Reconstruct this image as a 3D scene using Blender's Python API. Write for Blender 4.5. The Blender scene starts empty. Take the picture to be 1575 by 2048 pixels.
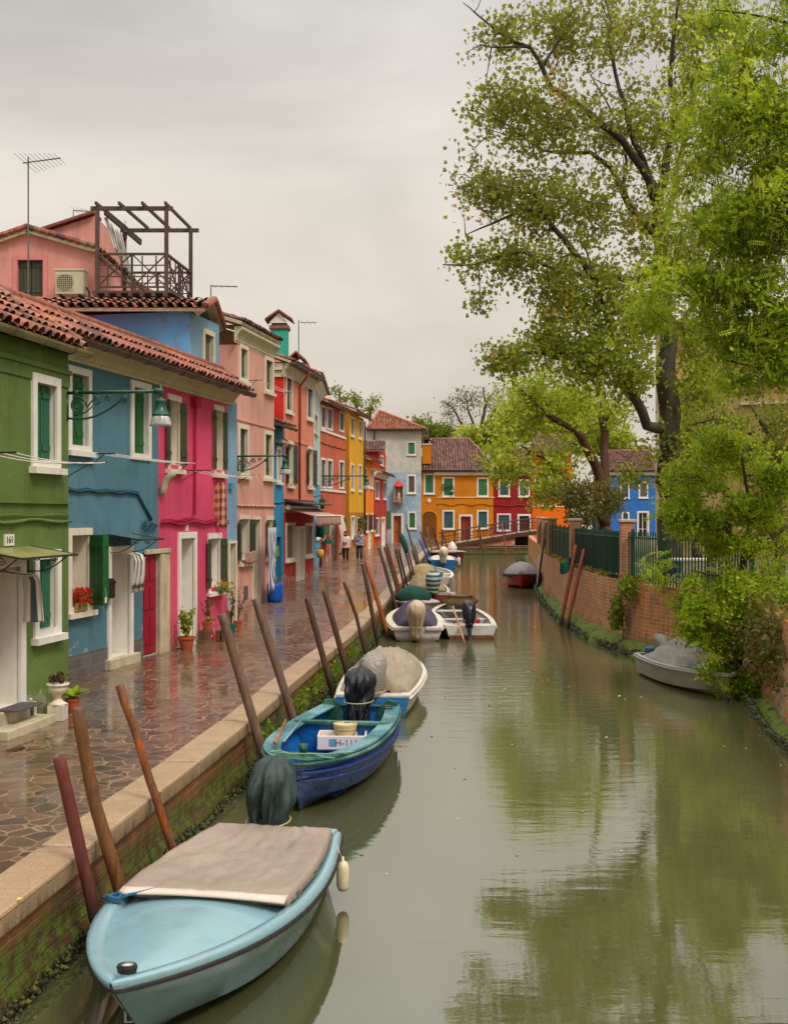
import bpy, math, random
import numpy as np
from mathutils import Vector, Matrix, noise
random.seed(7); RNG = np.random.default_rng(11)
F = 2250.0; HZ = 1030.0; CX = 787.5; CAM = 3.2; Q = 0.7
PI = math.pi
scene = bpy.context.scene
COL = scene.collection
def R(a): return math.radians(a)
def P(x, y, Z): return Vector(((x-CX)/F*Z, Z, CAM-(y-HZ)/F*Z))
def G(x, y, h=0.0):
    Z = F*(CAM-h)/(y-HZ); return P(x, y, Z)
def XS(x, s): return ((x-CX)/s, F/s)          # plan point from image column and scale
def lin(c):
    c = c/255.0
    return c/12.92 if c <= 0.04045 else ((c+0.055)/1.055)**2.4
def C(r, g, b, k=1.0): return (lin(r)*k, lin(g)*k, lin(b)*k, 1)

# ------------------------------------------------------------------ materials
MATS = {}
class NT:
    def __init__(s, name):
        s.m = bpy.data.materials.new(name); s.m.use_nodes = True
        s.t = s.m.node_tree; s.n = s.t.nodes
        s.b = s.n['Principled BSDF']
    def add(s, typ, **kw):
        nd = s.n.new(typ)
        for k, v in kw.items(): setattr(nd, k, v)
        return nd
    def link(s, a, b): s.t.links.new(a, b)
    def pos(s, scale=(1, 1, 1), rot=(0, 0, 0)):
        g = s.add('ShaderNodeNewGeometry'); mp = s.add('ShaderNodeMapping')
        mp.inputs['Scale'].default_value = scale; mp.inputs['Rotation'].default_value = rot
        s.link(g.outputs['Position'], mp.inputs['Vector']); return mp.outputs['Vector']
    def objpos(s, scale=(1, 1, 1)):
        g = s.add('ShaderNodeTexCoord'); mp = s.add('ShaderNodeMapping')
        mp.inputs['Scale'].default_value = scale
        s.link(g.outputs['Object'], mp.inputs['Vector']); return mp.outputs['Vector']
    def noise(s, vec, scale, detail=4, rough=.55, dist=0):
        nd = s.add('ShaderNodeTexNoise'); nd.inputs['Scale'].default_value = scale
        nd.inputs['Detail'].default_value = detail; nd.inputs['Roughness'].default_value = rough
        nd.inputs['Distortion'].default_value = dist
        if vec is not None: s.link(vec, nd.inputs['Vector'])
        return nd.outputs['Fac']
    def ramp(s, fac, stops):
        r = s.add('ShaderNodeValToRGB'); e = r.color_ramp.elements
        e[0].position, e[0].color = stops[0]; e[1].position, e[1].color = stops[-1]
        for p, c in stops[1:-1]:
            q = e.new(p); q.color = c
        s.link(fac, r.inputs['Fac']); return r.outputs['Color']
    def mix(s, fac, a, b, mode='MIX'):
        m = s.add('ShaderNodeMix', data_type='RGBA', blend_type=mode)
        for inp, v in ((m.inputs[0], fac), (m.inputs[6], a), (m.inputs[7], b)):
            if hasattr(v, 'links'): s.link(v, inp)
            else: inp.default_value = v
        return m.outputs[2]
    def math(s, op, a, b=0.0, c=0.0):
        m = s.add('ShaderNodeMath', operation=op)
        for inp, v in zip(m.inputs, (a, b, c)):
            if hasattr(v, 'links'): s.link(v, inp)
            else: inp.default_value = v
        return m.outputs[0]
    def maprange(s, v, a, b, c, d):
        m = s.add('ShaderNodeMapRange'); s.link(v, m.inputs[0])
        for i, x in enumerate((a, b, c, d)): m.inputs[i+1].default_value = x
        return m.outputs[0]
    def bump(s, h, strength=.3, dist=.01):
        b = s.add('ShaderNodeBump'); b.inputs['Strength'].default_value = strength
        b.inputs['Distance'].default_value = dist
        s.link(h, b.inputs['Height']); s.link(b.outputs['Normal'], s.b.inputs['Normal']); return b
    def col(s, c):
        if hasattr(c, 'links'): s.link(c, s.b.inputs['Base Color'])
        else: s.b.inputs['Base Color'].default_value = c
    def rough(s, r):
        if hasattr(r, 'links'): s.link(r, s.b.inputs['Roughness'])
        else: s.b.inputs['Roughness'].default_value = r
def G1(v): return (v, v, v, 1)

def plaster(name, c, dirt=.35, dirtcol=(90, 80, 65), patch=None):
    if name in MATS: return MATS[name]
    t = NT(name); p = t.pos()
    n1 = t.noise(p, .7, 6, .6); n2 = t.noise(t.pos((2.6, 2.6, .45)), 1.1, 7, .72, .5); n3 = t.noise(p, 30, 4, .7); n4 = t.noise(p, 3.1, 9, .74, .3)
    base = t.mix(t.maprange(n1, .3, .7, 0, 1), tuple(x*.80 for x in c[:3])+(1,), tuple(min(1, x*1.14) for x in c[:3])+(1,))
    if patch is not None: base = t.mix(t.maprange(t.noise(p, 1.6, 8, .7, .4), .5, .6, 0, .8), base, patch)
    streak = t.maprange(n2, .5, .78, 0, dirt)
    base = t.mix(streak, base, C(*dirtcol))
    z = t.add('ShaderNodeSeparateXYZ'); g = t.add('ShaderNodeNewGeometry'); t.link(g.outputs['Position'], z.inputs[0])
    pale = tuple(.45*x+.55*y for x, y in zip(c[:3], C(206, 190, 168)[:3]))+(1,)
    base = t.mix(t.maprange(n4, .60, .66, 0, .22), base, pale)
    wt_ = t.maprange(z.outputs[2], .7, 1.55, .15, -.12); low = t.maprange(t.math('ADD', n4, wt_), .56, .62, 0, .8)
    base = t.mix(low, base, pale)
    damp = t.math('MULTIPLY', t.maprange(z.outputs[2], .7, 1.0, 1, 0), t.maprange(n1, .3, .6, .1, .55)); base = t.mix(damp, base, C(74, 62, 50))
    base = t.mix(t.maprange(n3, .35, .7, 0, .10), base, G1(.02))
    t.col(base); t.rough(.8); t.b.inputs['Specular IOR Level'].default_value = .25
    h = t.math('ADD', t.math('MULTIPLY', n3, .35), t.noise(p, 5, 3)); t.bump(h, .35, .02)
    MATS[name] = t.m; return t.m
def plain(name, c, rough=.6, var=.15, scale=6, bump=.15, metal=0, spec=.4, stretch=(1, 1, 1), dirt=None):
    if name in MATS: return MATS[name]
    t = NT(name); p = t.pos(stretch)
    n = t.noise(p, scale, 5, .6)
    base = t.mix(t.maprange(n, .3, .7, 0, 1), tuple(x*(1-var) for x in c[:3])+(1,), tuple(min(1, x*(1+var)) for x in c[:3])+(1,))
    if dirt: base = t.mix(t.maprange(t.noise(t.pos((3, 3, .8)), 2.2, 6, .7), .5, .72, 0, dirt[1]), base, C(*dirt[0]))
    t.col(base); t.rough(t.maprange(n, .3, .7, max(.02, rough-.08), min(1, rough+.08)))
    t.b.inputs['Metallic'].default_value = metal; t.b.inputs['Specular IOR Level'].default_value = spec
    if bump: t.bump(t.noise(p, scale*6, 4), bump, .004)
    MATS[name] = t.m; return t.m
def wood(name, c1, c2, rough=.6, scale=1.0, axis='z', stain=None, wetz=None):
    if name in MATS: return MATS[name]
    t = NT(name)
    st = {'z': (22, 22, 1.6), 'x': (1.6, 22, 22), 'y': (22, 1.6, 22)}[axis]
    n = t.noise(t.pos(tuple(a*scale for a in st)), 1, 6, .65, .6); n2 = t.noise(t.pos(), 2.3*scale, 5, .6)
    base = t.mix(t.maprange(n, .35, .65, 0, 1), c1, c2)
    if stain: base = t.mix(t.maprange(n2, .48, .6, 0, .85), base, stain)
    else: base = t.mix(t.maprange(n2, .45, .75, 0, .6), base, tuple(x*.45 for x in c1[:3])+(1,))
    if wetz is not None:
        z = t.add('ShaderNodeSeparateXYZ'); g = t.add('ShaderNodeNewGeometry'); t.link(g.outputs['Position'], z.inputs[0])
        zz = t.math('ADD', z.outputs[2], t.math('MULTIPLY', n2, .5))
        base = t.mix(t.maprange(zz, wetz, wetz+.35, .93, 0), base, C(38, 32, 24))
        base = t.mix(t.maprange(zz, .30, .42, .8, 0), base, C(62, 66, 28))
    t.col(base); t.rough(t.maprange(n2, .3, .7, rough-.15, rough+.1)); t.bump(n, .9, .02)
    MATS[name] = t.m; return t.m
def tilemat(name, cs, moss=.25):
    if name in MATS: return MATS[name]
    t = NT(name)
    a = t.add('ShaderNodeAttribute', attribute_name='tint')
    k = len(cs)
    col = t.ramp(a.outputs['Fac'], [(i/(k-1), c) for i, c in enumerate(cs)])
    n = t.noise(t.pos(), 9, 6, .7)
    col = t.mix(t.maprange(n, .44, .64, 0, .75), col, C(66, 54, 48))
    col = t.mix(t.maprange(t.noise(t.pos(), 2.2, 5, .6), .52, .7, 0, moss), col, C(88, 84, 52))
    t.col(col); t.rough(.7); t.b.inputs['Specular IOR Level'].default_value = .3
    t.bump(t.noise(t.pos(), 60, 3), .3, .004)
    MATS[name] = t.m; return t.m
def leafmat(name, stops, trans=.45, spec=.25):
    if name in MATS: return MATS[name]
    t = NT(name)
    a = t.add('ShaderNodeAttribute', attribute_name='tint')
    k = len(stops)
    col = t.ramp(a.outputs['Fac'], [(i/(k-1), c) for i, c in enumerate(stops)])
    t.col(col); t.rough(.5); t.b.inputs['Specular IOR Level'].default_value = spec
    tr = t.add('ShaderNodeBsdfTranslucent'); t.link(t.mix(.5, col, C(205, 205, 60), 'MIX'), tr.inputs['Color'])
    mx = t.add('ShaderNodeMixShader'); mx.inputs[0].default_value = trans
    out = t.n['Material Output']
    t.link(t.b.outputs[0], mx.inputs[1]); t.link(tr.outputs[0], mx.inputs[2]); t.link(mx.outputs[0], out.inputs[0])
    MATS[name] = t.m; return t.m
def brickmat(name, cs, mortar, moss_top, moss_amt=1.0, upper_stain=.5, wetdark=.9, mossc=(74, 84, 22), row=.068, patch=.0):
    t = NT(name)
    g = t.add('ShaderNodeNewGeometry'); sp = t.add('ShaderNodeSeparateXYZ'); t.link(g.outputs['Position'], sp.inputs[0])
    u = t.math('ADD', sp.outputs[0], sp.outputs[1]); cb = t.add('ShaderNodeCombineXYZ')
    dn = t.noise(t.pos(), 3, 2)
    t.link(u, cb.inputs[0]); t.link(t.math('ADD', sp.outputs[2], t.math('MULTIPLY', dn, .03)), cb.inputs[1])
    br = t.add('ShaderNodeTexBrick'); t.link(cb.outputs[0], br.inputs['Vector'])
    br.inputs['Scale'].default_value = 1; br.inputs['Brick Width'].default_value = .25; br.inputs['Row Height'].default_value = row
    br.inputs['Mortar Size'].default_value = .011; br.inputs['Mortar Smooth'].default_value = .3; br.inputs['Bias'].default_value = -.1
    br.inputs['Color1'].default_value = cs[0]; br.inputs['Color2'].default_value = cs[1]; br.inputs['Mortar'].default_value = mortar
    n1 = t.noise(t.pos(), 1.3, 6, .65); n2 = t.noise(t.pos(), 7, 6, .7); n3 = t.noise(t.pos((5, 5, .8)), 1.5, 5, .6)
    col = t.mix(t.maprange(n2, .35, .68, 0, .75), br.outputs['Color'], cs[2])
    col = t.mix(t.maprange(n3, .46, .68, 0, upper_stain), col, C(112, 104, 78))
    col = t.mix(t.maprange(t.noise(t.pos((1, 1, 1.4)), .9, 8, .68, .5), .54, .60, 0, patch), col, C(186, 162, 130))
    zz = t.math('ADD', sp.outputs[2], t.maprange(n1, .25, .75, -.28, .28))
    zz2 = t.math('ADD', zz, t.maprange(n2, .3, .7, -.12, .12))
    col = t.mix(t.maprange(zz2, moss_top-.25, moss_top+.2, wetdark*moss_amt, 0), col, C(50, 46, 27))
    mfac = t.math('MULTIPLY', t.maprange(zz2, moss_top-.18, moss_top+.08, 1, 0), t.maprange(n2, .44, .56, 0, .9*moss_amt))
    col = t.mix(mfac, col, C(*mossc))
    col = t.mix(t.maprange(sp.outputs[2], .0, .09, .9, 0), col, C(28, 27, 18))
    t.col(col); t.rough(.62); t.b.inputs['Specular IOR Level'].default_value = .35
    h = t.math('ADD', t.math('MULTIPLY', br.outputs['Fac'], -2.0), t.math('MULTIPLY', n2, 1.6)); t.bump(h, .8, .02)
    MATS[name] = t.m; return t.m

# ------------------------------------------------------------------ mesh builder (world coordinates)
class MB:
    def __init__(s): s.v = []; s.f = []; s.t = []; s.mi = []; s.cm = 0; s.ct = 0.5
    def face(s, idx, tint=None): s.f.append(tuple(idx)); s.t.append(s.ct if tint is None else tint); s.mi.append(s.cm)
    def quad(s, *pts, tint=None):
        i = len(s.v); s.v += [tuple(p) for p in pts]; s.face(range(i, i+len(pts)), tint)
    def obox(s, o, a, b, c):
        o, a, b, c = Vector(o), Vector(a), Vector(b), Vector(c)
        i = len(s.v)
        for k in range(8):
            p = o + (a if k & 1 else Vector()) + (b if k & 2 else Vector()) + (c if k & 4 else Vector()); s.v.append(tuple(p))
        for q in ((0, 2, 3, 1), (4, 5, 7, 6), (0, 1, 5, 4), (2, 6, 7, 3), (0, 4, 6, 2), (1, 3, 7, 5)): s.face([i+k for k in q])
    def box(s, x0, x1, y0, y1, z0, z1): s.obox((x0, y0, z0), (x1-x0, 0, 0), (0, y1-y0, 0), (0, 0, z1-z0))
    def tube(s, pts, rad, n=8, cap=True, sq=1.0, tint=None):
        pts = [Vector(p) for p in pts]
        if not hasattr(rad, '__len__'): rad = [rad]*len(pts)
        i0 = len(s.v); ref = None
        for k, p in enumerate(pts):
            d = (pts[min(k+1, len(pts)-1)]-pts[max(k-1, 0)]).normalized()
            if ref is None:
                ref = Vector((0, 0, 1)) if abs(d.z) < .9 else Vector((1, 0, 0))
            a = (ref - d*ref.dot(d))
            if a.length < 1e-4: a = d.orthogonal()
            a.normalize(); ref = a; b = d.cross(a)
            for j in range(n):
                w = 2*PI*j/n; s.v.append(tuple(p + a*(math.cos(w)*rad[k]) + b*(math.sin(w)*rad[k]*sq)))
        for k in range(len(pts)-1):
            for j in range(n):
                a0 = i0+k*n+j; a1 = i0+k*n+(j+1) % n; s.face((a0, a1, a1+n, a0+n), tint)
        if cap:
            s.face([i0+j for j in range(n)][::-1], tint); s.face([i0+(len(pts)-1)*n+j for j in range(n)], tint)
    def rings(s, rings, closed=True, cap0=True, cap1=True):
        n = len(rings[0]); i0 = len(s.v)
        for r in rings: s.v += [tuple(p) for p in r]
        m = n if closed else n-1
        for k in range(len(rings)-1):
            for j in range(m):
                a = i0+k*n+j; b = i0+k*n+(j+1) % n; s.face((a, b, b+n, a+n))
        if closed and cap0: s.face([i0+j for j in range(n)][::-1])
        if closed and cap1: s.face([i0+(len(rings)-1)*n+j for j in range(n)])
    def lathe(s, c, prof, n=16, ax=(1, 1), cap0=True, cap1=True, fold=0, fk=7):
        c = Vector(c); rs = []
        for r, z in prof:
            rs.append([c+Vector((math.cos(2*PI*j/n)*r*ax[0]*(1+fold*math.sin(fk*2*PI*j/n+z*3)), math.sin(2*PI*j/n)*r*ax[1]*(1+fold*math.sin(fk*2*PI*j/n+z*3)), z)) for j in range(n)])
        s.rings(rs, True, cap0, cap1)
    def grid(s, fn, nu, nv):
        i0 = len(s.v)
        for a in range(nu+1):
            for b in range(nv+1): s.v.append(tuple(fn(a/nu, b/nv)))
        for a in range(nu):
            for b in range(nv):
                k = i0+a*(nv+1)+b; s.face((k, k+nv+1, k+nv+2, k+1))
    def build(s, name, mats, parent=None, smooth=False, label=None, subsurf=0, solid=0, bevel=0):
        me = bpy.data.meshes.new(name)
        if parent is not None: inv = root_of(parent).matrix_basis.inverted()
        else:
            a = np.array(s.v); c = (a.min(0)+a.max(0))/2; inv = Matrix.Translation(-Vector((c[0], c[1], a[:, 2].min())))
            org = -inv.translation
        vs = [tuple(inv @ Vector(p)) for p in s.v]
        me.from_pydata(vs, [], s.f); me.update()
        if not isinstance(mats, (list, tuple)): mats = [mats]
        for m in mats: me.materials.append(m)
        me.polygons.foreach_set('material_index', s.mi)
        at = me.attributes.new('tint', 'FLOAT', 'FACE'); at.data.foreach_set('value', s.t)
        if smooth: me.polygons.foreach_set('use_smooth', [True]*len(s.f))
        o = bpy.data.objects.new(name, me); COL.objects.link(o)
        if parent is not None: o.parent = parent
        else: o.location = org
        if solid:
            m = o.modifiers.new('thick', 'SOLIDIFY'); m.thickness = solid; m.offset = 0
        if bevel:
            m = o.modifiers.new('edge', 'BEVEL'); m.width = bevel; m.segments = 2; m.limit_method = 'ANGLE'
        if subsurf:
            m = o.modifiers.new('sub', 'SUBSURF'); m.levels = subsurf; m.render_levels = subsurf
        if label: o['label'] = label
        return o
def root_of(o):
    while o.parent is not None: o = o.parent
    return o
def tag(o, label=None, cat=None, group=None, kind=None):
    if label: o['label'] = label
    if cat: o['category'] = cat
    if group: o['group'] = group
    if kind: o['kind'] = kind
    return o
def thing(name, label, cat, loc, rz=0, group=None):
    o = bpy.data.objects.new(name, None); COL.objects.link(o); o.empty_display_size = .2
    o.location = loc; o.rotation_euler = (0, 0, rz)
    o.matrix_basis = Matrix.Translation(Vector(loc)) @ Matrix.Rotation(rz, 4, 'Z')
    return tag(o, label, cat, group)
def text(name, body, size, origin, ux, uz, mat, parent, thick=.004):
    cu = bpy.data.curves.new(name, 'FONT'); cu.body = body; cu.size = size; cu.extrude = thick; cu.align_x = 'CENTER'; cu.align_y = 'CENTER'
    o = bpy.data.objects.new(name, cu); COL.objects.link(o)
    bpy.context.view_layer.update()
    me = bpy.data.meshes.new_from_object(o.evaluated_get(bpy.context.evaluated_depsgraph_get()))
    bpy.data.objects.remove(o); bpy.data.curves.remove(cu)
    ux = Vector(ux).normalized(); uz = Vector(uz).normalized(); n = ux.cross(uz)
    M = Matrix((ux, uz, n)).transposed().to_4x4(); M.translation = Vector(origin)
    me.transform(root_of(parent).matrix_basis.inverted() @ M)
    me.materials.clear(); me.materials.append(mat)
    ob = bpy.data.objects.new(name, me); COL.objects.link(ob); ob.parent = parent; return ob

class Fr:                                    # a facade: A -> B in plan, n points out of the wall
    def __init__(s, A, B):
        s.A = Vector((A[0], A[1])); d = Vector((B[0], B[1]))-s.A; s.L = d.length; s.d = d/s.L; s.n = Vector((s.d.y, -s.d.x))
    def W(s, u, v, z): p = s.A + s.d*u + s.n*v; return Vector((p.x, p.y, z))
    def u(s, px):
        r = (px-CX)/F
        return (r*s.A.y - s.A.x)/(s.d.x - r*s.d.y)
    def z(s, px, y): Y = s.A.y + s.d.y*s.u(px); return CAM-(y-HZ)/F*Y
    def box(s, mb, u0, u1, v0, v1, z0, z1):
        mb.obox(s.W(u0, v0, z0), s.W(u1, v0, z0)-s.W(u0, v0, z0), s.W(u0, v1, z0)-s.W(u0, v0, z0), (0, 0, z1-z0))
    def sweep(s, mb, u0, u1, prof):          # prof: closed list of (v, z)
        mb.rings([[s.W(u0, v, z) for v, z in prof], [s.W(u1, v, z) for v, z in prof]])
def holed(mb, fr, u0, u1, z0, z1, holes, v=0.0):
    us = {u0, u1}; zs = {z0, z1}
    for h in holes:
        for a in h[:2]:
            if u0 < a < u1: us.add(a)
        for a in h[2:4]:
            if z0 < a < z1: zs.add(a)
    us = sorted(us); zs = sorted(zs)
    for i in range(len(us)-1):
        for j in range(len(zs)-1):
            cu = (us[i]+us[i+1])/2; cz = (zs[j]+zs[j+1])/2
            if any(h[0] < cu < h[1] and h[2] < cz < h[3] for h in holes): continue
            mb.quad(fr.W(us[i], v, zs[j]), fr.W(us[i+1], v, zs[j]), fr.W(us[i+1], v, zs[j+1]), fr.W(us[i], v, zs[j+1]))
# ------------------------------------------------------------------ shared materials
STONE = plain('istrian_stone', C(226, 214, 192), .65, .08, 5, .2, dirt=((150, 135, 110), .35))
STONE2 = plain('weathered_stone', C(196, 182, 152), .75, .15, 4, .4, dirt=((95, 85, 65), .6))
CREAM = plain('cream_cornice', C(208, 198, 166), .75, .10, 2, .2, stretch=(1, 1, 3), dirt=((120, 108, 82), .45))
WHITE = plain('white_paint', C(232, 226, 214), .5, .05, 4, .1, dirt=((165, 150, 130), .3))
DKGLASS = plain('dark_glass', C(28, 30, 30), .12, .3, 2, 0, spec=.6)
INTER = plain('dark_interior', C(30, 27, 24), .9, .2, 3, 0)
CURT = plain('pale_curtain', C(205, 196, 186), .9, .06, 20, .1, stretch=(6, 6, .3))
def shut(name, c): return plain(name, c, .45, .12, 3, .25, stretch=(14, 14, 1))
SH_GREEN = shut('green_shutter_paint', C(22, 92, 40)); SH_TEAL = shut('teal_green_shutter_paint', C(30, 98, 70))
SH_OLIVE = shut('olive_shutter_paint', C(62, 70, 46)); SH_DARK = shut('dark_slate_shutter_paint', C(48, 56, 58))
SH_TAN = shut('tan_shutter_paint', C(134, 104, 72)); SH_FAR = shut('faded_green_shutter_paint', C(60, 122, 76)); SH_GREY = shut('grey_shutter_paint', C(98, 92, 92))
SH_BLUE = shut('blue_green_shutter_paint', C(58, 92, 98)); SH_RED = shut('dark_red_shutter_paint', C(92, 34, 28))
IRON = plain('black_iron', C(36, 34, 32), .5, .2, 8, .1)
GUT = plain('copper_brown_gutter', C(98, 80, 66), .4, .3, 3, .2, metal=.5, dirt=((60, 50, 40), .5))
GUT2 = plain('green_bronze_gutter', C(142, 130, 86), .4, .3, 3, .2, metal=.35, dirt=((70, 66, 40), .6))
TILE = tilemat('terracotta_tiles', [C(84, 62, 54), C(122, 76, 60), C(158, 88, 62), C(184, 116, 90), C(148, 118, 104)])
TILE2 = tilemat('weathered_roof_tiles', [C(72, 58, 52), C(108, 74, 60), C(140, 92, 76), C(164, 118, 100), C(98, 84, 76)])
TILE3 = tilemat('bright_roof_tiles', [C(116, 70, 52), C(172, 96, 64), C(200, 120, 80), C(136, 100, 84)], .25)

def leaf_panel(mb, fr, hu, sgn, w, z0, z1, ang, v0=0.0, planks=3):
    a = R(ang); du = math.cos(a)*sgn; dv = math.sin(a)
    o = fr.W(hu, v0, z0); ax = fr.W(hu+du, v0+dv, z0)-o; th = (fr.W(hu-dv*sgn, v0+math.cos(a), z0)-o)*.035
    pw = w/planks
    for k in range(planks):
        mb.obox(o+ax*(k*pw+.004), ax*(pw-.008), th, (0, 0, z1-z0))
    for zz in (z0+(z1-z0)*.13, z0+(z1-z0)*.83):
        mb.obox(o+ax*.02+th*-.5+Vector((0, 0, zz-z0)), ax*(w-.04), th*2.0, (0, 0, .07))
def opening(fr, house, kind, x0, x1, y0, y1, d=None, fw=.11, fm=None, sc=None, gap=0, name='window', sill=True, ang=100, curtain=None, lab=None, bars=True, door=None, frame=True, leaves=(1, 1), far=False, lintel=False, steps=0, proud=.035):
    """cuts nothing itself; returns the hole and builds what fills it"""
    fm = fm or STONE
    if d is None: d = .10 if kind == "shut" else .2
    xc = (x0+x1)/2
    u0, u1 = sorted((fr.u(x0), fr.u(x1))); z0 = fr.z(xc, y1); z1 = fr.z(xc, y0)
    if name == 'door' and abs(z0-Q) < .14: z0 = Q+.02
    iu0, iu1, iz0, iz1 = u0+fw, u1-fw, z0+(0 if name == 'door' else fw*.9), z1-fw
    if not frame: iu0, iu1, iz0, iz1 = u0, u1, z0, z1
    mb = MB()
    for a, b in (((iu0, iz0), (iu0, iz1)), ((iu0, iz1), (iu1, iz1)), ((iu1, iz1), (iu1, iz0)), ((iu1, iz0), (iu0, iz0))):
        mb.quad(fr.W(a[0], 0, a[1]), fr.W(a[0], -d-.06, a[1]), fr.W(b[0], -d-.06, b[1]), fr.W(b[0], 0, b[1]))
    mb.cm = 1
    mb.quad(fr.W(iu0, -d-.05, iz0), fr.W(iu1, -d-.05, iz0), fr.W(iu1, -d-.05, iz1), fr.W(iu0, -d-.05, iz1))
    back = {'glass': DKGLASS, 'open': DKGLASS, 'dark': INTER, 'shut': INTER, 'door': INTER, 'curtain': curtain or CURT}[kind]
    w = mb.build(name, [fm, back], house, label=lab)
    if frame:
        fb = MB(); p = proud
        fr.box(fb, u0, iu0, -.02, p, z0, z1); fr.box(fb, iu1, u1, -.02, p, z0, z1)
        fr.box(fb, iu0, iu1, -.02, p+.002, iz1, z1)
        if name != 'door' and not lintel: fr.box(fb, iu0, iu1, -.02, p+.002, z0, iz0)
        fb.build('frame', fm, w)
    if sill and name != 'door':
        sb = MB(); fr.box(sb, u0-.05, u1+.05, -.02, .10, z0-.07, z0+.012); sb.build('sill', fm, w)
    sc = sc or SH_GREEN; pl = 1 if far else 3
    if kind == 'shut':
        m = (iu0+iu1)/2
        for a, b, sg in ((iu0+.008, m-.006, 1), (iu1-.008, m+.006, -1)):
            s = MB(); leaf_panel(s, fr, a, sg, abs(b-a), iz0+.01, iz1-.01, 0, -d, pl); s.build('shutter', sc, w)
    if kind == 'open':
        hw = (iu1-iu0)/2-.01
        for k, (a, sg) in enumerate(((iu0, 1), (iu1, -1))):
            if not leaves[k]: continue
            s = MB(); leaf_panel(s, fr, a, sg, hw, iz0+.01, iz1-.01, ang, proud+.01, pl); s.build('shutter', sc, w)
    if kind in ('open', 'glass') and bars:
        g = MB(); m = (iu0+iu1)/2; v = -d-.045
        for a, b, c, e in ((iu0, iu0+.05, iz0, iz1), (iu1-.05, iu1, iz0, iz1), (m-.035, m+.035, iz0, iz1)): fr.box(g, a, b, v, v+.04, c, e)
        for zz in (iz0, iz1-.05, (iz0*2+iz1)/3): fr.box(g, iu0+.05, m-.035, v+.001, v+.038, zz, zz+.045); fr.box(g, m+.035, iu1-.05, v+.001, v+.038, zz, zz+.045)
        g.build('casement', WHITE if curtain is None else curtain, w)
        if curtain is not None:
            cb = MB(); cb.grid(lambda a, b: fr.W(iu0+.05+(iu1-iu0-.1)*a, -d+.01+.012*math.sin(a*38), iz0+.03+(iz1-iz0-.08)*b), 30, 1); cb.build('curtain', CURT, w, smooth=True)
    if kind == 'door':
        g = MB(); fr.box(g, iu0+.01, iu1-.01, -d-.03, -d+.015, iz0+.02, iz1-.01)
        for a, b in ((.10, .38), (.44, .66), (.72, .93)):
            for c, e in ((.14, .46), (.54, .86)):
                ww = iu1-iu0; hh = iz1-iz0
                fr.box(g, iu0+ww*c, iu0+ww*e, -d+.014, -d+.03, iz0+hh*a, iz0+hh*b)
        dl = g.build('door_leaf', door or WHITE, w, bevel=.006)
        h = MB(); h.tube([fr.W(iu0+.12, -d+.02, iz0+1.0), fr.W(iu0+.12, -d+.08, iz0+1.0), fr.W(iu0+.22, -d+.08, iz0+1.0)], .012, 6); 
        if not far: h.build('handle', IRON, w)
    if steps:
        s = MB()
        for k in range(steps):
            fr.box(s, u0-.1-.002*k, u1+.1+.002*k, -.01, .12+.24*(steps-1-k), Q-.05, z0-.0-.15*(steps-1-k)-.0)
        s.build('step', STONE2, house, bevel=.01)
    return (iu0, iu1, iz0, iz1)

def tiles(name, parent, P0, ud, L, up, LV, mat, pitch=.2, row=.34, keep=None, r=None, seg=5, jit=1.0):
    """barrel tiles laid on a plane: P0 eave corner, ud along the eave, up the slope direction (unit)"""
    P0 = Vector(P0); ud = Vector(ud).normalized(); up = Vector(up).normalized(); nn = ud.cross(up)
    if nn.z < 0: nn = -nn
    r = r or pitch*.36
    nu = max(1, int(round(L/pitch))); nv = max(1, int(round(LV/row))); pu = L/nu; pv = LV/nv
    mb = MB()
    for i in range(nu):
        for j in range(nv):
            cu = (i+.5)*pu; cv = j*pv
            if keep and not keep(cu, cv+pv*.5): continue
            tint = min(1, max(0, random.gauss(.5, .24))); du = random.uniform(-.014, .014)*jit; lift = random.uniform(0, .012)*jit
            rs = []
            for (vv, rr, hh) in ((-.05+random.uniform(-.015, .015)*jit, r*1.05, .042+lift), (pv+.01, r*.86, .012+lift*.3)):
                c = P0+ud*(cu+du)+up*(cv+vv)+nn*hh
                rs.append([c+ud*(math.cos(PI*k/seg)*rr)+nn*(math.sin(PI*k/seg)*rr) for k in range(seg+1)])
            i0 = len(mb.v)
            for q in rs: mb.v += [tuple(p) for p in q]
            for k in range(seg): mb.face((i0+k, i0+k+1, i0+seg+2+k, i0+seg+1+k), tint)
            # channel tile between two cover tiles
            c0 = P0+ud*(cu+pu*.5)+up*(cv-.03)+nn*.02; c1 = P0+ud*(cu+pu*.5)+up*(cv+pv)+nn*.0
            e = pu*.34
            mb.quad(c0-ud*e+nn*.02, c0, c1, c1-ud*e+nn*.02, tint=max(0, tint-.3)); mb.quad(c0, c0+ud*e+nn*.02, c1+ud*e+nn*.02, c1, tint=max(0, tint-.3))
    return mb.build(name, mat, parent)
def slab(mb, a, b, c, d, th=.06):
    a, b, c, d = map(Vector, (a, b, c, d)); n = (b-a).cross(d-a).normalized()*-th
    if n.z > 0: n = -n
    i = len(mb.v); mb.v += [tuple(p) for p in (a, b, c, d, a+n, b+n, c+n, d+n)]
    for q in ((0, 1, 2, 3), (7, 6, 5, 4), (0, 4, 5, 1), (1, 5, 6, 2), (2, 6, 7, 3), (3, 7, 4, 0)): mb.face([i+k for k in q])
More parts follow.
